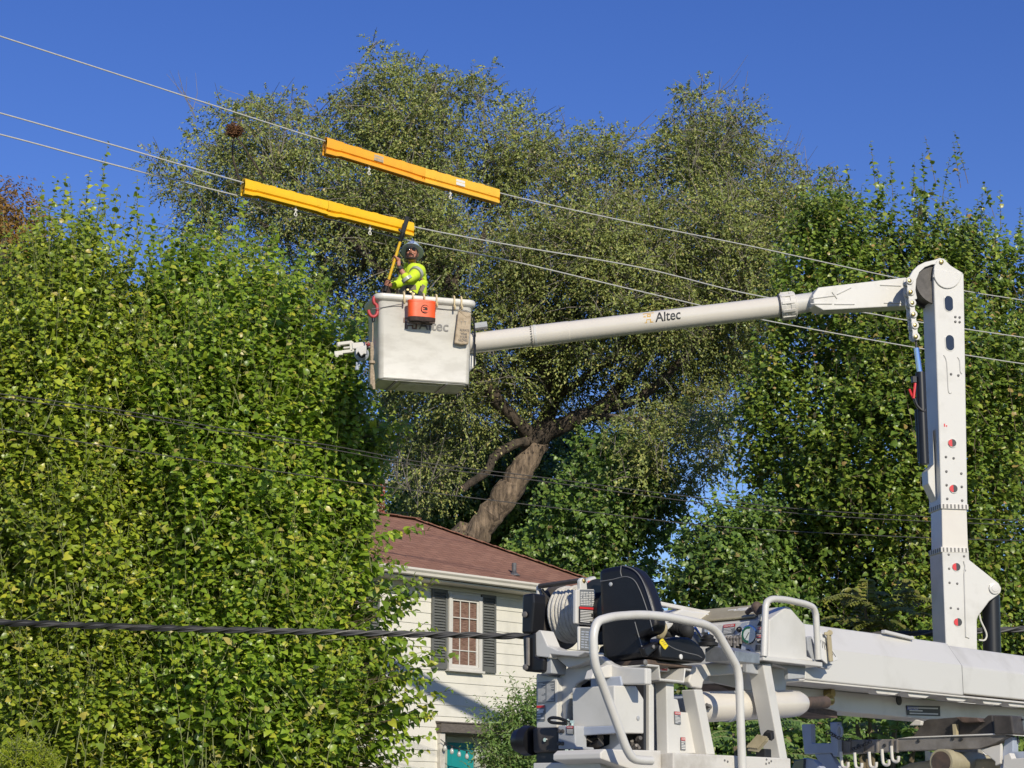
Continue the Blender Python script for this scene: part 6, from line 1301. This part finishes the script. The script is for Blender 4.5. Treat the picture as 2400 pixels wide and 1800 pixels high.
# joysticks and boot in front of the seat
jb = D.A(*ks(1660, 1240), .42)
mb = MB(); mb.lathe(jb, (0, 0, 1), [(-.01, .050), (.006, .052), (.012, .036), (.024, .040), (.030, .028), (.042, .030), (.05, .014)], 18); mb.build('joystick_boot', 'rubber', der, smooth=True)
mb = MB(); mb.tube([jb + H.z * .04, D.A(*ks(1655, 1080), .42)], .009, 8); mb.tube([D.A(*ks(1470, 1010), .40), D.A(*ks(1600, 1200), .40)], .009, 8); mb.tube([D.A(*ks(1180, 1080), .36), D.A(*ks(1290, 1130), .36), D.A(*ks(1420, 1150), .36)], .009, 8); mb.build('control_lever', 'chrome', der, smooth=True)
mb = MB(); mb.prism(AP([(1480, 1115), (1500, 1095), (1560, 1095), (1570, 1010), (1610, 1010), (1615, 1080), (1560, 1115)], .40, ks), D.a * .03); mb.lathe(D.A(*ks(1510, 1185), .44), -D.a, [(0, .04), (.02, .045), (.03, .03)], 16); mb.build('control_bracket', 'galvanised', der, bevel=.004)
mb = MB(); rr = random.Random(8)
for k in range(7): p = D.A(*ks(1120 + k * 42 + rr.uniform(-15, 15), 1060 - 60 * math.sin(k * .5) + rr.uniform(-20, 20)), .30); mb.ell(p, D.a * .04, D.n * rr.uniform(.035, .06), H.z * rr.uniform(.03, .055), 10, 7)
tag(mb.build('work_cloth', 'strap_black', None, smooth=True), 'black crumpled cloth lying behind the seat cushion beside the control levers', 'cloth')

# --- guard rails
def rail(name, px, r, n, f=None, rad=.09, lab=None):
    mb = MB(); mb.tube(smooth_path(NP(px, n, f), rad, 6), r, 14); o = mb.build(name, 'white_paint', der, smooth=True); return o
rail('guard_rail', [(1526, 1783), (1500, 1782), (1482, 1778), (1468, 1755), (1411, 1601), (1393, 1556), (1390, 1487), (1399, 1456), (1435, 1445), (1501, 1440), (1562, 1445), (1652, 1463), (1678, 1476), (1727, 1562), (1732, 1589), (1741, 1830)], .0215, .32)
rail('guard_rail', [(137, 640), (150, 245), (160, 205), (200, 182), (300, 186), (470, 222), (530, 248), (552, 300), (570, 668)], .018, .235, k2, .06)
# --- legs, columns, deck
def leg(pts_l, pts_s, n, name='leg'):
    nslab(name, pts_l, n, .10, 'white_worn', None, bevel=.004)
nslab('diagonal_leg', [k1(1418, 1048), k1(1482, 1048), k1(1582, 1556), k1(1516, 1556)], .17, .085, 'white_paint', None)
nslab('diagonal_leg', [k2(128, 705), k2(192, 700), k2(330, 1470), k2(272, 1470)], .20, .10, 'white_paint', None)
nslab('column', [(1068, 1005), (1106, 1005), (1108, 1570), (1070, 1570)], .12, .075, 'white_paint', k1)
nslab('column', [(1200, 985), (1260, 985), (1262, 1120), (1290, 1125), (1312, 1230), (1310, 1570), (1212, 1570)], .15, .07, 'white_paint', k1)
nslab('column_web', [(1105, 1000), (1200, 1000), (1200, 1570), (1105, 1570)], .05, .02, 'blue_grey', k1, bevel=0)
nslab('service_tag', [(1126, 1135), (1162, 1135), (1162, 1316), (1128, 1318)], .075, .004, 'decal_white', k1, bevel=0)
nslab('service_slot', [(1130, 1320), (1162, 1318), (1164, 1555), (1132, 1555)], .055, .004, 'decal_grey', k1, bevel=0)
nslab('side_plate', [(1298, 1222), (1418, 1232), (1482, 1545), (1310, 1550)], .10, .03, 'white_paint', k1)
decal(der, NP([(1260, 1218), (1306, 1222), (1312, 1322), (1264, 1315)], .153, k1), 'decal_grey', 'decal_red', .24, 'DANGER', lines=6, nv=D.n)
decal(der, NP([(1310, 1420), (1344, 1422), (1348, 1522), (1312, 1518)], .103, k1), 'decal_grey', 'decal_red', .24, 'DANGER', lines=5, nv=D.n)
decal(der, NP([(1142, 1040), (1158, 1040), (1158, 1130), (1144, 1130)], .075, k1), 'decal_white', 'decal_red', .4, None, lines=4, lcol='ink', nv=D.n)
nslab('gusset', [(1306, 1185), (1320, 1085), (1415, 1190), (1420, 1230), (1310, 1222)], -.02, .04, 'grey_paint', k1)
zd = D.L(D.N(1700, 1770, .27))[2]
mb = MB(); aL_, aR_ = aof(1578, 1780, .27), aof(1853, 1775, .27); mb.box(D.P((aL_ + aR_) / 2, .10, zd - .045), D.a * ((aR_ - aL_) / 2), D.n * .17, H.z * .045); mb.build('deck', 'white_worn', der, bevel=.006)
mb = MB()
for px, py in ((1698, 1782), (1705, 1785), (1796, 1780), (1802, 1788), (1807, 1784), (1795, 1790)): mb.lathe(D.N(px, py, .27), D.n, [(0, .006), (.004, .005)], 8)
mb.build('deck_bolt', 'ink_grey', der)
aL2 = aof(1408, 1785, .2); mb = MB(); mb.prism([D.P(aL2, .2, zd - .012), D.P(aL2 + .03, .2, zd + .006), D.P(aL_ - .005, .2, zd + .012), D.P(aL_ - .005, .2, zd - .09), D.P(aL2 + .25, .2, zd - .09), D.P(aL2, .2, zd - .04)], D.n * -.3); mb.build('deck', 'white_worn', der, bevel=.006)
aslab('deck_edge', [(165, 1620), (680, 1612), (690, 1650), (690, 1720), (165, 1720)], -.46, .35, 'white_paint', k1)
# foot pedals
mb = MB(); p = [D.A(*k5(x, y), .78) for x, y in ((1425, 1055), (1560, 905), (1690, 935), (1570, 1075))]; mb.prism(p, H.z * .018 + D.a * .01); ped = mb.build('foot_pedal', 'tan_cover', der, bevel=.004)
mb = MB()
for k in range(7): a, b = p[0].lerp(p[3], (k + .5) / 7), p[1].lerp(p[2], (k + .5) / 7); mb.beam(a + H.z * .022 - D.a * .004, b + H.z * .022 - D.a * .004, .004, .008)
mb.build('tread_rib', 'tan_paint', ped)
mb = MB(); p = [D.A(*k5(x, y), .83) for x, y in ((1590, 905), (1640, 820), (1720, 835), (1730, 935), (1690, 920))]; mb.prism(p, H.z * .015 + D.a * .03); mb.box(D.A(*k5(1630, 1090), .82), D.a * .03, D.n * .03, H.z * .025); mb.build('foot_pedal', 'rubber', der, bevel=.004)

# --- lift cylinder
cz = zof(1700, 1660, .0); ca0, ca1 = aof(1600, 1660, 0), aof(1878, 1652, -.0)
pA, pB = D.N(1618, 1658, 0), D.N(1878, 1648, 0); cd_ = (pB - pA).normalized(); Lc = (pB - pA).length
mb = MB(); mb.lathe(pA, cd_, [(0, .05), (.02, .076), (.04, .081), (Lc - .16, .078), (Lc - .05, .072), (Lc, .056)], 28); cyl = mb.build('lift_cylinder', 'boom_white', der, smooth=True)
mb = MB(); mb.lathe(D.N(1700, 1656.5, 0), cd_, [(0, .0805), (0, .0818), (.035, .0818), (.035, .0805)], 28); mb.build('cylinder_band', 'blue_grey', cyl, smooth=True)
mb = MB(); mb.tube([D.N(1660, 1627, .03), D.N(1800, 1621, .03), D.N(1860, 1628, .02)], .012, 8); mb.build('cylinder_pipe', 'white_paint', cyl, smooth=True)
mb = MB(); mb.cyl(pB - cd_ * .01, pB + cd_ * .25, .035, 14); mb.build('cylinder_rod', 'rusty_steel', cyl, smooth=True)
nslab('cylinder_lug', [(620, 400), (700, 350), (770, 360), (770, 560), (720, 540)], .03, .09, 'blue_grey', k5)
mb = MB(); mb.cyl(D.N(*k5(960, 505), .10), D.N(*k5(960, 505), .02), .014, 10); mb.tube([D.N(*k5(925, 480), .1), D.N(*k5(980, 515), .1)], .009, 8); mb.build('cylinder_fitting', 'ink_grey', cyl)

# --- operator seat
SB = aof(*ks(985, 1300), .20) - .07                   # plane of the seat's back shell
bk = [(122, 205), (280, 165), (450, 140), (555, 160), (650, 215), (730, 315), (800, 455), (850, 600), (895, 760), (930, 940), (912, 1072), (702, 1160), (786, 1418), (245, 1498), (190, 1390), (160, 1200), (152, 900), (135, 500)]
bkm = MB(); P0 = AP(bk, SB, ks); cen = sum(P0, V((0, 0, 0))) / len(P0)
bkm.prism(P0, D.a * .10); br = bkm.build('seat_backrest', 'black_vinyl', der, bevel=.028, seg=4, smooth=True)
mb = MB()
for pts in ([(160, 372), (330, 345), (480, 308), (570, 318), (640, 365), (700, 470), (760, 620), (815, 785), (850, 900), (890, 1060)], [(450, 150), (440, 235), (455, 300)], [(470, 150), (600, 195), (690, 270), (760, 390), (815, 540), (870, 720), (905, 850)], [(640, 935), (700, 1150), (775, 1400)]):
    mb.tube(catmull(AP(pts, SB - .001, ks), 5), .0028, 5)
mb.build('piping', 'seat_piping', br, smooth=True)
mb = MB()
for x, y in ((305, 412),): p = D.A(*ks(x, y), SB); mb.lathe(p, -D.a, [(0, .011), (.004, .010), (.007, .004)], 12)
mb.build('seat_stud', 'grey_paint', br, smooth=True)
csh = nslab('seat_cushion', [(985, 1300), (1000, 1215), (1080, 1170), (1240, 1138), (1400, 1150), (1490, 1205), (1585, 1300), (1635, 1395), (1628, 1462), (1580, 1500), (1300, 1475), (1000, 1445)], .20, .40, 'black_vinyl', ks, bevel=.035, seg=4, smooth=True)
mb = MB(); mb.tube(catmull(NP([(1100, 1255), (1200, 1310), (1350, 1360), (1500, 1395), (1570, 1430)], .2005, ks), 5), .0025, 5); mb.build('piping', 'seat_piping', csh)
mb = MB(); mb.lathe(D.N(*ks(1275, 1418), .20), D.n, [(0, .013), (.004, .013), (.007, .005)], 12); mb.build('seat_stud', 'decal_white', csh, smooth=True)
nslab('seat_hinge', [(800, 1425), (745, 1290), (965, 1195), (985, 1290), (940, 1330), (830, 1420)], .185, .03, 'black_plastic', ks, bevel=.01)
for x, y, r in ((893, 1280, .010), (780, 1498, .015)): mb = MB(); mb.lathe(D.N(*ks(x, y), .186), D.n, [(0, r), (.005, r), (.009, r * .5)], 14); mb.build('seat_bolt', 'ink_grey', der, smooth=True)
mb = MB(); mb.prism(NP([(815, 1452), (1440, 1545), (1440, 1580), (1100, 1545), (820, 1520)], .16, ks), D.n * -.32); mb.build('seat_base', 'rusty_steel', der, bevel=.004)
mb = MB(); mb.prism(AP([(260, 1530), (420, 1500), (780, 1450), (800, 1520), (620, 1580), (300, 1590)], SB + .03, ks), D.a * .2); mb.build('seat_suspension', 'decal_black', der, bevel=.006)
mb = MB(); mb.prism(NP([(990, 1195), (1025, 1155), (1105, 1265), (1065, 1315), (1050, 1310), (990, 1230)], .205, ks), D.n * -.004); tg = mb.build('seat_tag', 'yellow_tag', der)
mb = MB()
for k in range(3): a, b = NP([(1010 + k * 16, 1205 + k * 24), (1048 + k * 16, 1195 + k * 24)], .2065, ks); mb.beam(a, b, .001, .003, D.n)
mb.build('tag_print', 'ink_grey', tg)
mb = MB(); mb.tube(catmull(AP([(985, 950), (1040, 980), (1050, 1050), (1010, 1130), (975, 1130)], .04, ks), 5), .016, 8); mb.build('seat_hose', 'tan_paint', der, smooth=True)
nslab('seat_shroud', [(985, 930), (1190, 950), (1150, 1000), (1075, 1070), (1060, 1150), (1000, 1170), (975, 1100), (1040, 1040), (1035, 970)], .02, .03, 'white_paint', ks)
# bracket under the seat
mb = MB(); ch_ = NP([(800, 1535), (965, 1550), (985, 1735), (1310, 1770), (1330, 1590), (1410, 1605)], .18, ks); mb.tube(ch_, .0065, 6)
for i in range(len(ch_) - 1): mb.beam(ch_[i] - D.n * .13, ch_[i + 1] - D.n * .13, .26, .008, (ch_[i + 1] - ch_[i]).cross(D.n))
mb.build('seat_channel', 'white_paint', der)
nslab('seat_bracket', [(750, 855), (870, 865), (1055, 870), (1132, 875), (1140, 965), (1130, 1000), (960, 1005), (860, 1000), (850, 950), (620, 965), (640, 900)], .06, .05, 'white_worn', k1)
nslab('bracket_gusset', [(960, 1002), (1135, 880), (1140, 985), (1060, 1010)], .10, .012, 'white_paint', k1)
q = NP([(985, 1560), (1090, 1565), (1135, 1605), (1095, 1625), (985, 1620)], .10, ks); mb = MB(); mb.prism(q, D.n * -.004); gs = mb.build('good_tag', 'decal_white', der); mb = MB(); put_text(mb, 'Good', q[4].lerp(q[0], .22) + (q[1] - q[0]) * .08 + D.n * .002, q[4].lerp(q[0], .22) + (q[1] - q[0]) * .95 + D.n * .002, (q[0] - q[4]) * .62, thick=.03); mb.build('lettering', 'decal_red', gs)
# --- electrical box with its shaded end and lower lip
bxm = nslab('junction_box', [(795, 1016), (966, 1022), (1026, 1122), (1026, 1392), (832, 1388), (802, 1332)], .13, .27, 'white_paint', k1, bevel=.006)
mb = MB(); mb.lathe(D.N(*k1(978, 1271), .131), D.n, [(0, .011), (.004, .011), (.006, .004)], 12); mb.build('box_latch', 'grey_paint', bxm, smooth=True)
aslab('box_lip', [(515, 1340), (802, 1328), (832, 1388), (526, 1408)], aof(*k1(795, 1200), .13) - .012, .012, 'blue_grey', k1, bxm)  # the lip's bluish shade is put into its colour
aslab('mount_plate', [(610, 965), (640, 955), (840, 945), (852, 1010), (840, 1050), (610, 1050)], -.30, .02, 'blue_grey', k1)
# --- turret end: plates, hose ring, placard
aslab('turret_panel', [(190, 925), (350, 955), (350, 1345), (190, 1350)], -.33, .05, 'white_paint', k1)
aslab('turret_plate', [(350, 965), (425, 882), (520, 815), (640, 760), (760, 842), (830, 870), (1040, 880), (1040, 1010), (800, 1010), (620, 975), (560, 975), (500, 1010), (455, 1090), (430, 1180), (420, 1345), (350, 1345)], -.29, .05, 'white_paint', k1, bevel=.008)
mb = MB(); cc = D.A(*k1(560, 1180), -.25); mb.tube([cc + D.n * (.15 * math.cos(t)) + H.z * (.145 * math.sin(t)) for t in [2 * math.pi * k / 30 for k in range(30)]], .018, 8, closed=True); mb.tube([cc + D.a * .06 + D.n * (.12 * math.cos(t)) + H.z * (.12 * math.sin(t)) for t in [2 * math.pi * k / 30 for k in range(30)]], .014, 8, closed=True); mb.build('hose_coil', 'black_plastic', der, smooth=True)
aslab('turret_shade', [(190, 940), (1024, 900), (1024, 1600), (190, 1625)], -.12, .02, 'decal_black', k1, bevel=0)  # black slab standing in for the shade inside the turret
decal(der, AP([(196, 985), (340, 972), (340, 1150), (196, 1160)], -.332, k1), 'decal_white', None, .04, None, lines=1, lcol='decal_white', nv=-D.a, name='placard_edge')
q = AP([(201, 992), (335, 979), (335, 1144), (201, 1154)], -.336, k1); pl = decal(der, q, 'decal_grey', None, .2, None, lines=15, lcol='decal_white', cols=2, nv=-D.a, name='placard')
mb = MB(); put_text(mb, 'Altec', q[0].lerp(q[3], .12).lerp(q[1].lerp(q[2], .12), .06) - D.a * .005, q[0].lerp(q[3], .12).lerp(q[1].lerp(q[2], .12), .34) - D.a * .005, H.z * .009, thick=.02); mb.build('lettering', 'decal_white', pl)
decal(der, AP([(194, 1172), (258, 1170), (258, 1290), (194, 1292)], -.333, k1), 'decal_grey', 'decal_red', .17, None, lines=4, nv=-D.a, pict=[(.2, .26, .8, .5)])
# --- winch: drum, flange, rope, guard
wc = D.N(*k1(367, 487), -.52); rc = D.N(*k1(411, 470), -.47)
mb = MB(); mb.lathe(wc, D.n, [(0, .02), (0, .172), (.02, .172), (.02, .15), (.022, .10)], 36); fl_ = mb.build('winch_flange', 'dark_steel', der, smooth=True)
mb = MB(); mb.lathe(rc - D.n * .04, D.n, [(0, .10), (.34, .10)], 24); mb.build('winch_drum', 'black_plastic', der, smooth=True)
mb = MB()
for i in range(9):
    c = rc + D.n * (i * .0235 + .004); rr_ = .136 + .003 * math.sin(i * 1.9)
    mb.tube([c + D.a * (rr_ * math.cos(t)) + H.z * (rr_ * math.sin(t)) + D.n * .0235 * (t / 6.283) * .6 for t in [2 * math.pi * k / 40 for k in range(40)]], .0122, 8, closed=True)
mb.build('rope', 'rope_white', der, smooth=True)
mb = MB(); mb.lathe(rc + D.n * .225, D.n, [(0, .10), (0, .170), (.015, .170), (.015, .10)], 36); mb.build('winch_flange', 'black_plastic', der, smooth=True)
mb = MB(); mb.tube([D.N(*kr(310, 252), -.53), D.N(*kr(870, 172), -.24)], .013, 8); mb.build('rope_guard', 'dark_steel', der, smooth=True)
mb = MB(); mb.beam(D.N(*kr(340, 290), -.52), D.N(*kr(440, 440), -.50), .02, .012); mb.build('guard_strut', 'black_plastic', der)
nslab('winch_ear', [(292, 400), (290, 250), (310, 228), (335, 235), (350, 270), (350, 380), (320, 402)], -.54, .015, 'white_paint', kr)
pp = nslab('winch_plate', [(800, 300), (862, 292), (855, 175), (880, 137), (920, 137), (945, 178), (955, 290), (1052, 290), (1062, 350), (1082, 700), (1052, 782), (800, 750)], -.20, .022, 'white_paint', kr)
mb = MB(); mb.lathe(D.N(*kr(905, 178), -.20), D.n, [(0, .012), (.006, .011), (.01, .006)], 12); mb.build('winch_pin', 'bronze', pp, smooth=True)
decal(pp, NP([(852, 296), (1040, 300), (1038, 530), (852, 520)], -.199, kr), 'decal_grey', None, .05, None, lines=8, cols=5, nv=D.n)
decal(pp, NP([(838, 520), (1036, 535), (1030, 762), (838, 745)], -.197, kr), 'decal_black', 'decal_red', .14, None, lines=8, nv=D.n)
nslab('winch_cover', [(950, 180), (1000, 140), (1060, 115), (1085, 120), (1085, 300), (960, 300)], -.24, .05, 'white_paint', kr, bevel=.012)
decal(der, NP([(950, 178), (1072, 172), (1066, 285), (945, 290)], -.238, kr), 'decal_white', 'decal_red', .42, 'DANGER', lines=2, lcol='ink', nv=D.n)
sl_ = nslab('tilted_plate', [(838, 788), (1036, 800), (1015, 1135), (842, 1112)], -.19, .014, 'white_paint', kr)
decal(sl_, NP([(862, 810), (1024, 820), (1004, 1118), (858, 1098)], -.1885, kr), 'decal_grey', None, .05, None, lines=7, cols=3, lcol='blue_grey', nv=D.n)  # the tilted plate's shade as a grey inset, white edge left
aslab('winch_cradle', [(252, 880), (300, 838), (330, 842), (420, 1050), (560, 1110), (700, 1118), (830, 1115), (1010, 1130), (1010, 1160), (920, 1145), (815, 1198), (460, 1165), (455, 1212), (280, 1195), (262, 1180)], -.42, .10, 'white_paint', kr, bevel=.006)
aslab('winch_gusset', [(460, 1150), (815, 1195), (1000, 1135), (1000, 1230), (860, 1300), (690, 1345)], -.36, .10, 'white_worn', kr)
aslab('gear_guard', [(370, 1215), (470, 1215), (470, 1420), (310, 1435), (360, 1400)], -.40, .12, 'grey_paint', kr)
gb1 = aslab('winch_motor', [(78, 385), (88, 360), (225, 340), (232, 470), (200, 850), (195, 885), (68, 885)], -.44, .10, 'black_plastic', kr, bevel=.012)
aslab('winch_motor', [(80, 925), (250, 860), (252, 1180), (300, 1215), (365, 1215), (355, 1400), (240, 1405), (95, 1392)], -.43, .10, 'black_plastic', kr, bevel=.012)
mb = MB()
for x, y in ((118, 632), (128, 1338)): mb.lathe(D.A(*kr(x, y), -.445), -D.a, [(0, .016), (.008, .015), (.010, .007)], 12)
mb.build('motor_bolt', 'worn_steel', der, smooth=True)
mb = MB(); mb.box(D.A(*kr(155, 1130), -.445), D.n * .008, D.a * .008, H.z * .07); mb.build('motor_rib', 'worn_steel', der, bevel=.003)
# --- swing motor, gearbox, valve block under the winch
m0, m1 = D.A(*kp(60, 1080), -.36), D.A(*kp(300, 1080), -.36)
mb = MB(); mb.lathe(m0, (m1 - m0), [(0, .035), (.012, .058), (.05, .068), ((m1 - m0).length * .55, .070), ((m1 - m0).length * .56, .076), ((m1 - m0).length * .62, .076), ((m1 - m0).length, .072)], 24); mb.build('swing_motor', 'black_plastic', der, smooth=True)
aslab('gearbox', [(290, 905), (580, 890), (660, 885), (665, 1245), (300, 1255)], -.38, .16, 'dark_steel', kp, bevel=.01)
mb = MB(); mb.lathe(D.A(*kp(485, 1070), -.382), -D.a, [(0, .012), (.008, .010)], 10); mb.build('gearbox_plug', 'chrome', der)
aslab('gear_base', [(360, 1245), (1060, 1240), (1060, 1400), (360, 1400)], -.36, .2, 'decal_black', kp, bevel=0)
vb = aslab('valve_block', [(662, 862), (905, 865), (910, 1165), (1015, 1170), (1015, 1210), (662, 1205)], -.44, .09, 'grey_paint', kp, bevel=.006)
decal(vb, AP([(790, 868), (888, 868), (893, 990), (790, 985)], -.443, kp), 'decal_black', 'decal_red', .3, 'DANGER', lines=4, nv=-D.a)
mb = MB()
for x, y in ((685, 945), (735, 945), (680, 1120), (730, 1122)): mb.lathe(D.A(*kp(x, y), -.441), -D.a, [(0, .010), (.006, .010), (.009, .005)], 10)
mb.build('block_bolt', 'dark_steel', vb, smooth=True)
mb = MB()
for x, y0, y1 in ((797, 770, 870), (870, 790, 865)): mb.cyl(D.A(*kp(x, y0), -.40), D.A(*kp(x, y1), -.40), .010, 10); mb.lathe(D.A(*kp(x, (y0 + y1) / 2), -.40), (0, 0, 1), [(0, .014), (.012, .014)], 6)
for x, y0, y1 in ((797, 1205, 1310), (875, 1180, 1320)): mb.cyl(D.A(*kp(x, y0), -.42), D.A(*kp(x, y1), -.42), .012, 10); mb.lathe(D.A(*kp(x, y0 + 40), -.42), (0, 0, -1), [(0, .018), (.015, .018)], 6)
mb.tube(catmull([D.A(*kp(880, 1310), -.42), D.A(*kp(920, 1300), -.43), D.A(*kp(980, 1310), -.44)], 5), .016, 8); mb.build('hose_fitting', 'chrome', der, smooth=True)
mb = MB(); mb.tube(catmull([D.A(*kp(x, y), -.42) for x, y in ((790, 800), (680, 760), (580, 750), (530, 775), (560, 815), (680, 830), (790, 835))], 6), .008, 8); mb.build('hose_loop', 'rubber', der, smooth=True)
rr = random.Random(12)
for k in range(9): mb = MB(); mb.cyl(D.A(*kp(930 + rr.uniform(0, 380), 1010 + rr.uniform(0, 200)), -.30), D.A(*kp(960 + rr.uniform(0, 380), 1040 + rr.uniform(0, 180)), -.26), rr.uniform(.008, .02), 8); mb.build('hydraulic_fitting', 'dark_steel', der, smooth=True)
for k in range(8): mb = MB(); mb.cyl(D.A(*k1(920 + rr.uniform(0, 100), 1400 + rr.uniform(0, 150)), -.13), D.A(*k1(930 + rr.uniform(0, 90), 1410 + rr.uniform(0, 140)), -.16), rr.uniform(.006, .014), 8); mb.build('hydraulic_fitting', 'worn_steel' if k % 2 else 'dark_steel', der, smooth=True)
aslab('pedestal_guard', [(1060, 1390), (1080, 1300), (1200, 1220), (1400, 1130), (1400, 985), (1530, 980), (1640, 1250), (1700, 1400)], -.22, .03, 'blue_grey', kp)
# --- bright rail and plate behind the seat
mb = MB(); mb.beam(D.N(1520, 1410, -.30), D.N(1690, 1444, -.30), .03, .022); mb.build('boom_tip_rail', 'white_worn', der, bevel=.004)
nslab('boom_tip', [(1555, 1447), (1600, 1427), (1690, 1442), (1690, 1500), (1555, 1500)], -.28, .20, 'white_paint', None, bevel=.01)

# --- rack across the truck: boom rest, cross-member, hooks
RA = 3.0
def RP(pts, a=RA): return [D.A(*p, a) for p in pts]
def rslab(name, pts, mat, th=.05, a=RA, parent=der, bevel=.005): return MB().prism(RP(pts, a), D.a * th).build(name, mat, parent, bevel=bevel)
rk_ = rslab('cross_member', [(1958, 1737), (2000, 1734), (2100, 1732), (2105, 1730), (2355, 1721), (2360, 1727), (2325, 1745), (2295, 1755), (2105, 1760), (1958, 1768)], 'worn_steel', .10)
mb = MB(); mb.prism(RP([(2105, 1731), (2355, 1722), (2378, 1724), (2372, 1720), (2355, 1718), (2130, 1727)], RA - .01), D.a * .14); mb.build('member_flange', 'white_worn', rk_, bevel=.003)
mb = MB()
for x in (1990, 2021, 2054, 2088, 2100): mb.prism(RP([(x, 1733), (x + 3, 1733), (x + 3, 1764), (x, 1764)], RA - .012), D.a * .02)
mb.build('member_rib', 'worn_steel', rk_)
mb = MB()
for x, y in ((2011, 1748), (2073, 1747), (2152, 1737), (2233, 1731), (2253, 1732)): mb.lathe(D.A(x, y, RA - .003), -D.a, [(0, .012), (.004, .010)], 10)
mb.build('member_hole', 'decal_black', rk_)
rslab('rack_upright', [(1878, 1698), (1901, 1697), (1902, 1742), (1947, 1742), (1945, 1693), (1963, 1692), (1964, 1774), (1953, 1773), (1950, 1765), (1885, 1768)], 'blue_grey', .05, RA - .06)
rslab('rack_brace', [(1908, 1767), (1945, 1765), (1985, 1830), (1945, 1830)], 'blue_grey', .05, RA - .05)
mb = MB(); mb.tube([D.A(1968 + 6 * math.cos(t), 1715 + 14 * math.sin(t), RA - .06) for t in [2 * math.pi * k / 14 for k in range(14)]], .008, 6, closed=True); mb.build('rack_ring', 'blue_grey', der)
for i, (x, y0) in enumerate(((1972, 1778), (2004, 1780), (2038, 1778), (2068, 1772), (2090, 1764))):
    mb = MB(); mb.tube(catmull(RP([(x - 1, y0 - 16), (x, y0), (x + 2, y0 + 16), (x + 8, y0 + 21), (x + 15, y0 + 19), (x + 16, y0 + 8)], RA - .08), 4), .010, 8); mb.build('tool_hook', 'white_worn', rk_, smooth=True)
mb = MB(); rr = random.Random(3)
for k in range(16): c = D.A(1940 + k * 6.5, 1716 + 18 * math.sin(k / 15 * 3.1) + (22 if k > 8 else 0), RA - .07); mb.tube([c + D.n * (.012 * math.cos(t)) + H.z * (.009 * math.sin(t)) + D.a * (.008 * (k % 2)) for t in [2 * math.pi * j / 8 for j in range(8)]], .0035, 5, closed=True)
mb.build('safety_chain', 'dark_steel', rk_)
rslab('boom_rest', [(2139, 1727), (2165, 1690), (2175, 1686), (2240, 1681), (2300, 1689), (2316, 1676), (2325, 1676), (2328, 1720)], 'dark_steel', .12, RA + .06)
rslab('boom_rest_pad', [(2327, 1676), (2370, 1677), (2376, 1721), (2330, 1722)], 'dark_steel', .14, RA - .02, bevel=.008)
rslab('boom_rest_block', [(2238, 1681), (2250, 1680), (2290, 1682), (2298, 1692), (2256, 1694)], 'rusty_steel', .10, RA + .0, bevel=.006)
rslab('rest_plate', [(2130, 1700), (2145, 1686), (2160, 1690), (2158, 1700)], 'white_worn', .03, RA + .0)
mb = MB(); mb.prism(RP([(2232, 1697), (2240, 1697), (2241, 1724), (2234, 1724)], RA + .02), D.a * .03); mb.build('rest_strap', 'tan_paint', der)
rslab('rack_post', [(2356, 1722), (2374, 1728), (2374, 1800), (2385, 1860), (2330, 1860), (2345, 1790)], 'blue_grey', .07, RA + .05)
rslab('rack_gusset', [(2296, 1756), (2340, 1746), (2346, 1742), (2345, 1790), (2332, 1795), (2332, 1785)], 'white_worn', .03, RA + .02)
mb = MB(); t0, t1 = D.A(2206, 1786, RA - .15), D.N(2420, 1790, D.L(D.A(2206, 1786, RA - .15))[1]); dt = (t1 - t0).normalized(); mb.lathe(t0, dt, [(0, .062), (0, .078), (.09, .078), (.092, .064), (1.3, .064)], 28); tb_ = mb.build('tool_tube', 'tan_cover', der, smooth=True)
mb = MB(); mb.lathe(t0 - dt * .004, dt, [(0, .064), (.01, .064)], 28); mb.build('tube_end', 'rusty_steel', tb_)
mb = MB(); mb.prism(RP([(2100, 1802), (2130, 1788), (2180, 1781), (2215, 1780), (2400, 1775), (2400, 1850), (2080, 1850)], RA + .15), D.a * .25); mb.build('body_panel', 'tan_cover', der, bevel=.02)
rslab('body_bracket', [(2190, 1758), (2300, 1756), (2310, 1770), (2250, 1774), (2195, 1772)], 'white_paint', .12, RA + .3)
rslab('body_side', [(2352, 1772), (2366, 1764), (2372, 1778), (2400, 1776), (2440, 1776), (2440, 1860), (2352, 1860), (2350, 1800)], 'white_worn', .06, RA - .08)
rslab('cross_tube', [(2366, 1762), (2440, 1760), (2440, 1778), (2368, 1779)], 'blue_grey', .06, RA + .0)
mb = MB(); mb.tube([D.A(2396 + 12 * math.cos(t), 1716 + 30 * math.sin(t), RA + .1) for t in [2.2 + k * .25 for k in range(12)]], .006, 6); mb.build('mirror_frame', 'ink', der)
rslab('rear_light', [(1855, 1800), (1862, 1782), (1885, 1778), (1882, 1830), (1850, 1830)], 'glass', .05, RA - .3)
rslab('light_housing', [(1882, 1776), (1905, 1780), (1925, 1800), (1930, 1840), (1880, 1840)], 'blue_grey', .06, RA - .28)
# --- pedestal, bed, wheels below the picture
mb = MB(); pc = D.P(.25, -.45, 0); mb.cyl(V((pc.x, pc.y, .9)), V((pc.x, pc.y, D.O.z - .16)), .42, 24); mb.build('pedestal', 'white_paint', der, bevel=.02)
bc_ = D.P(2.6, -.75, 0); truck_base(der, V((bc_.x, bc_.y, 0)), D.a, D.n, 7.4, 2.2, 1.15)
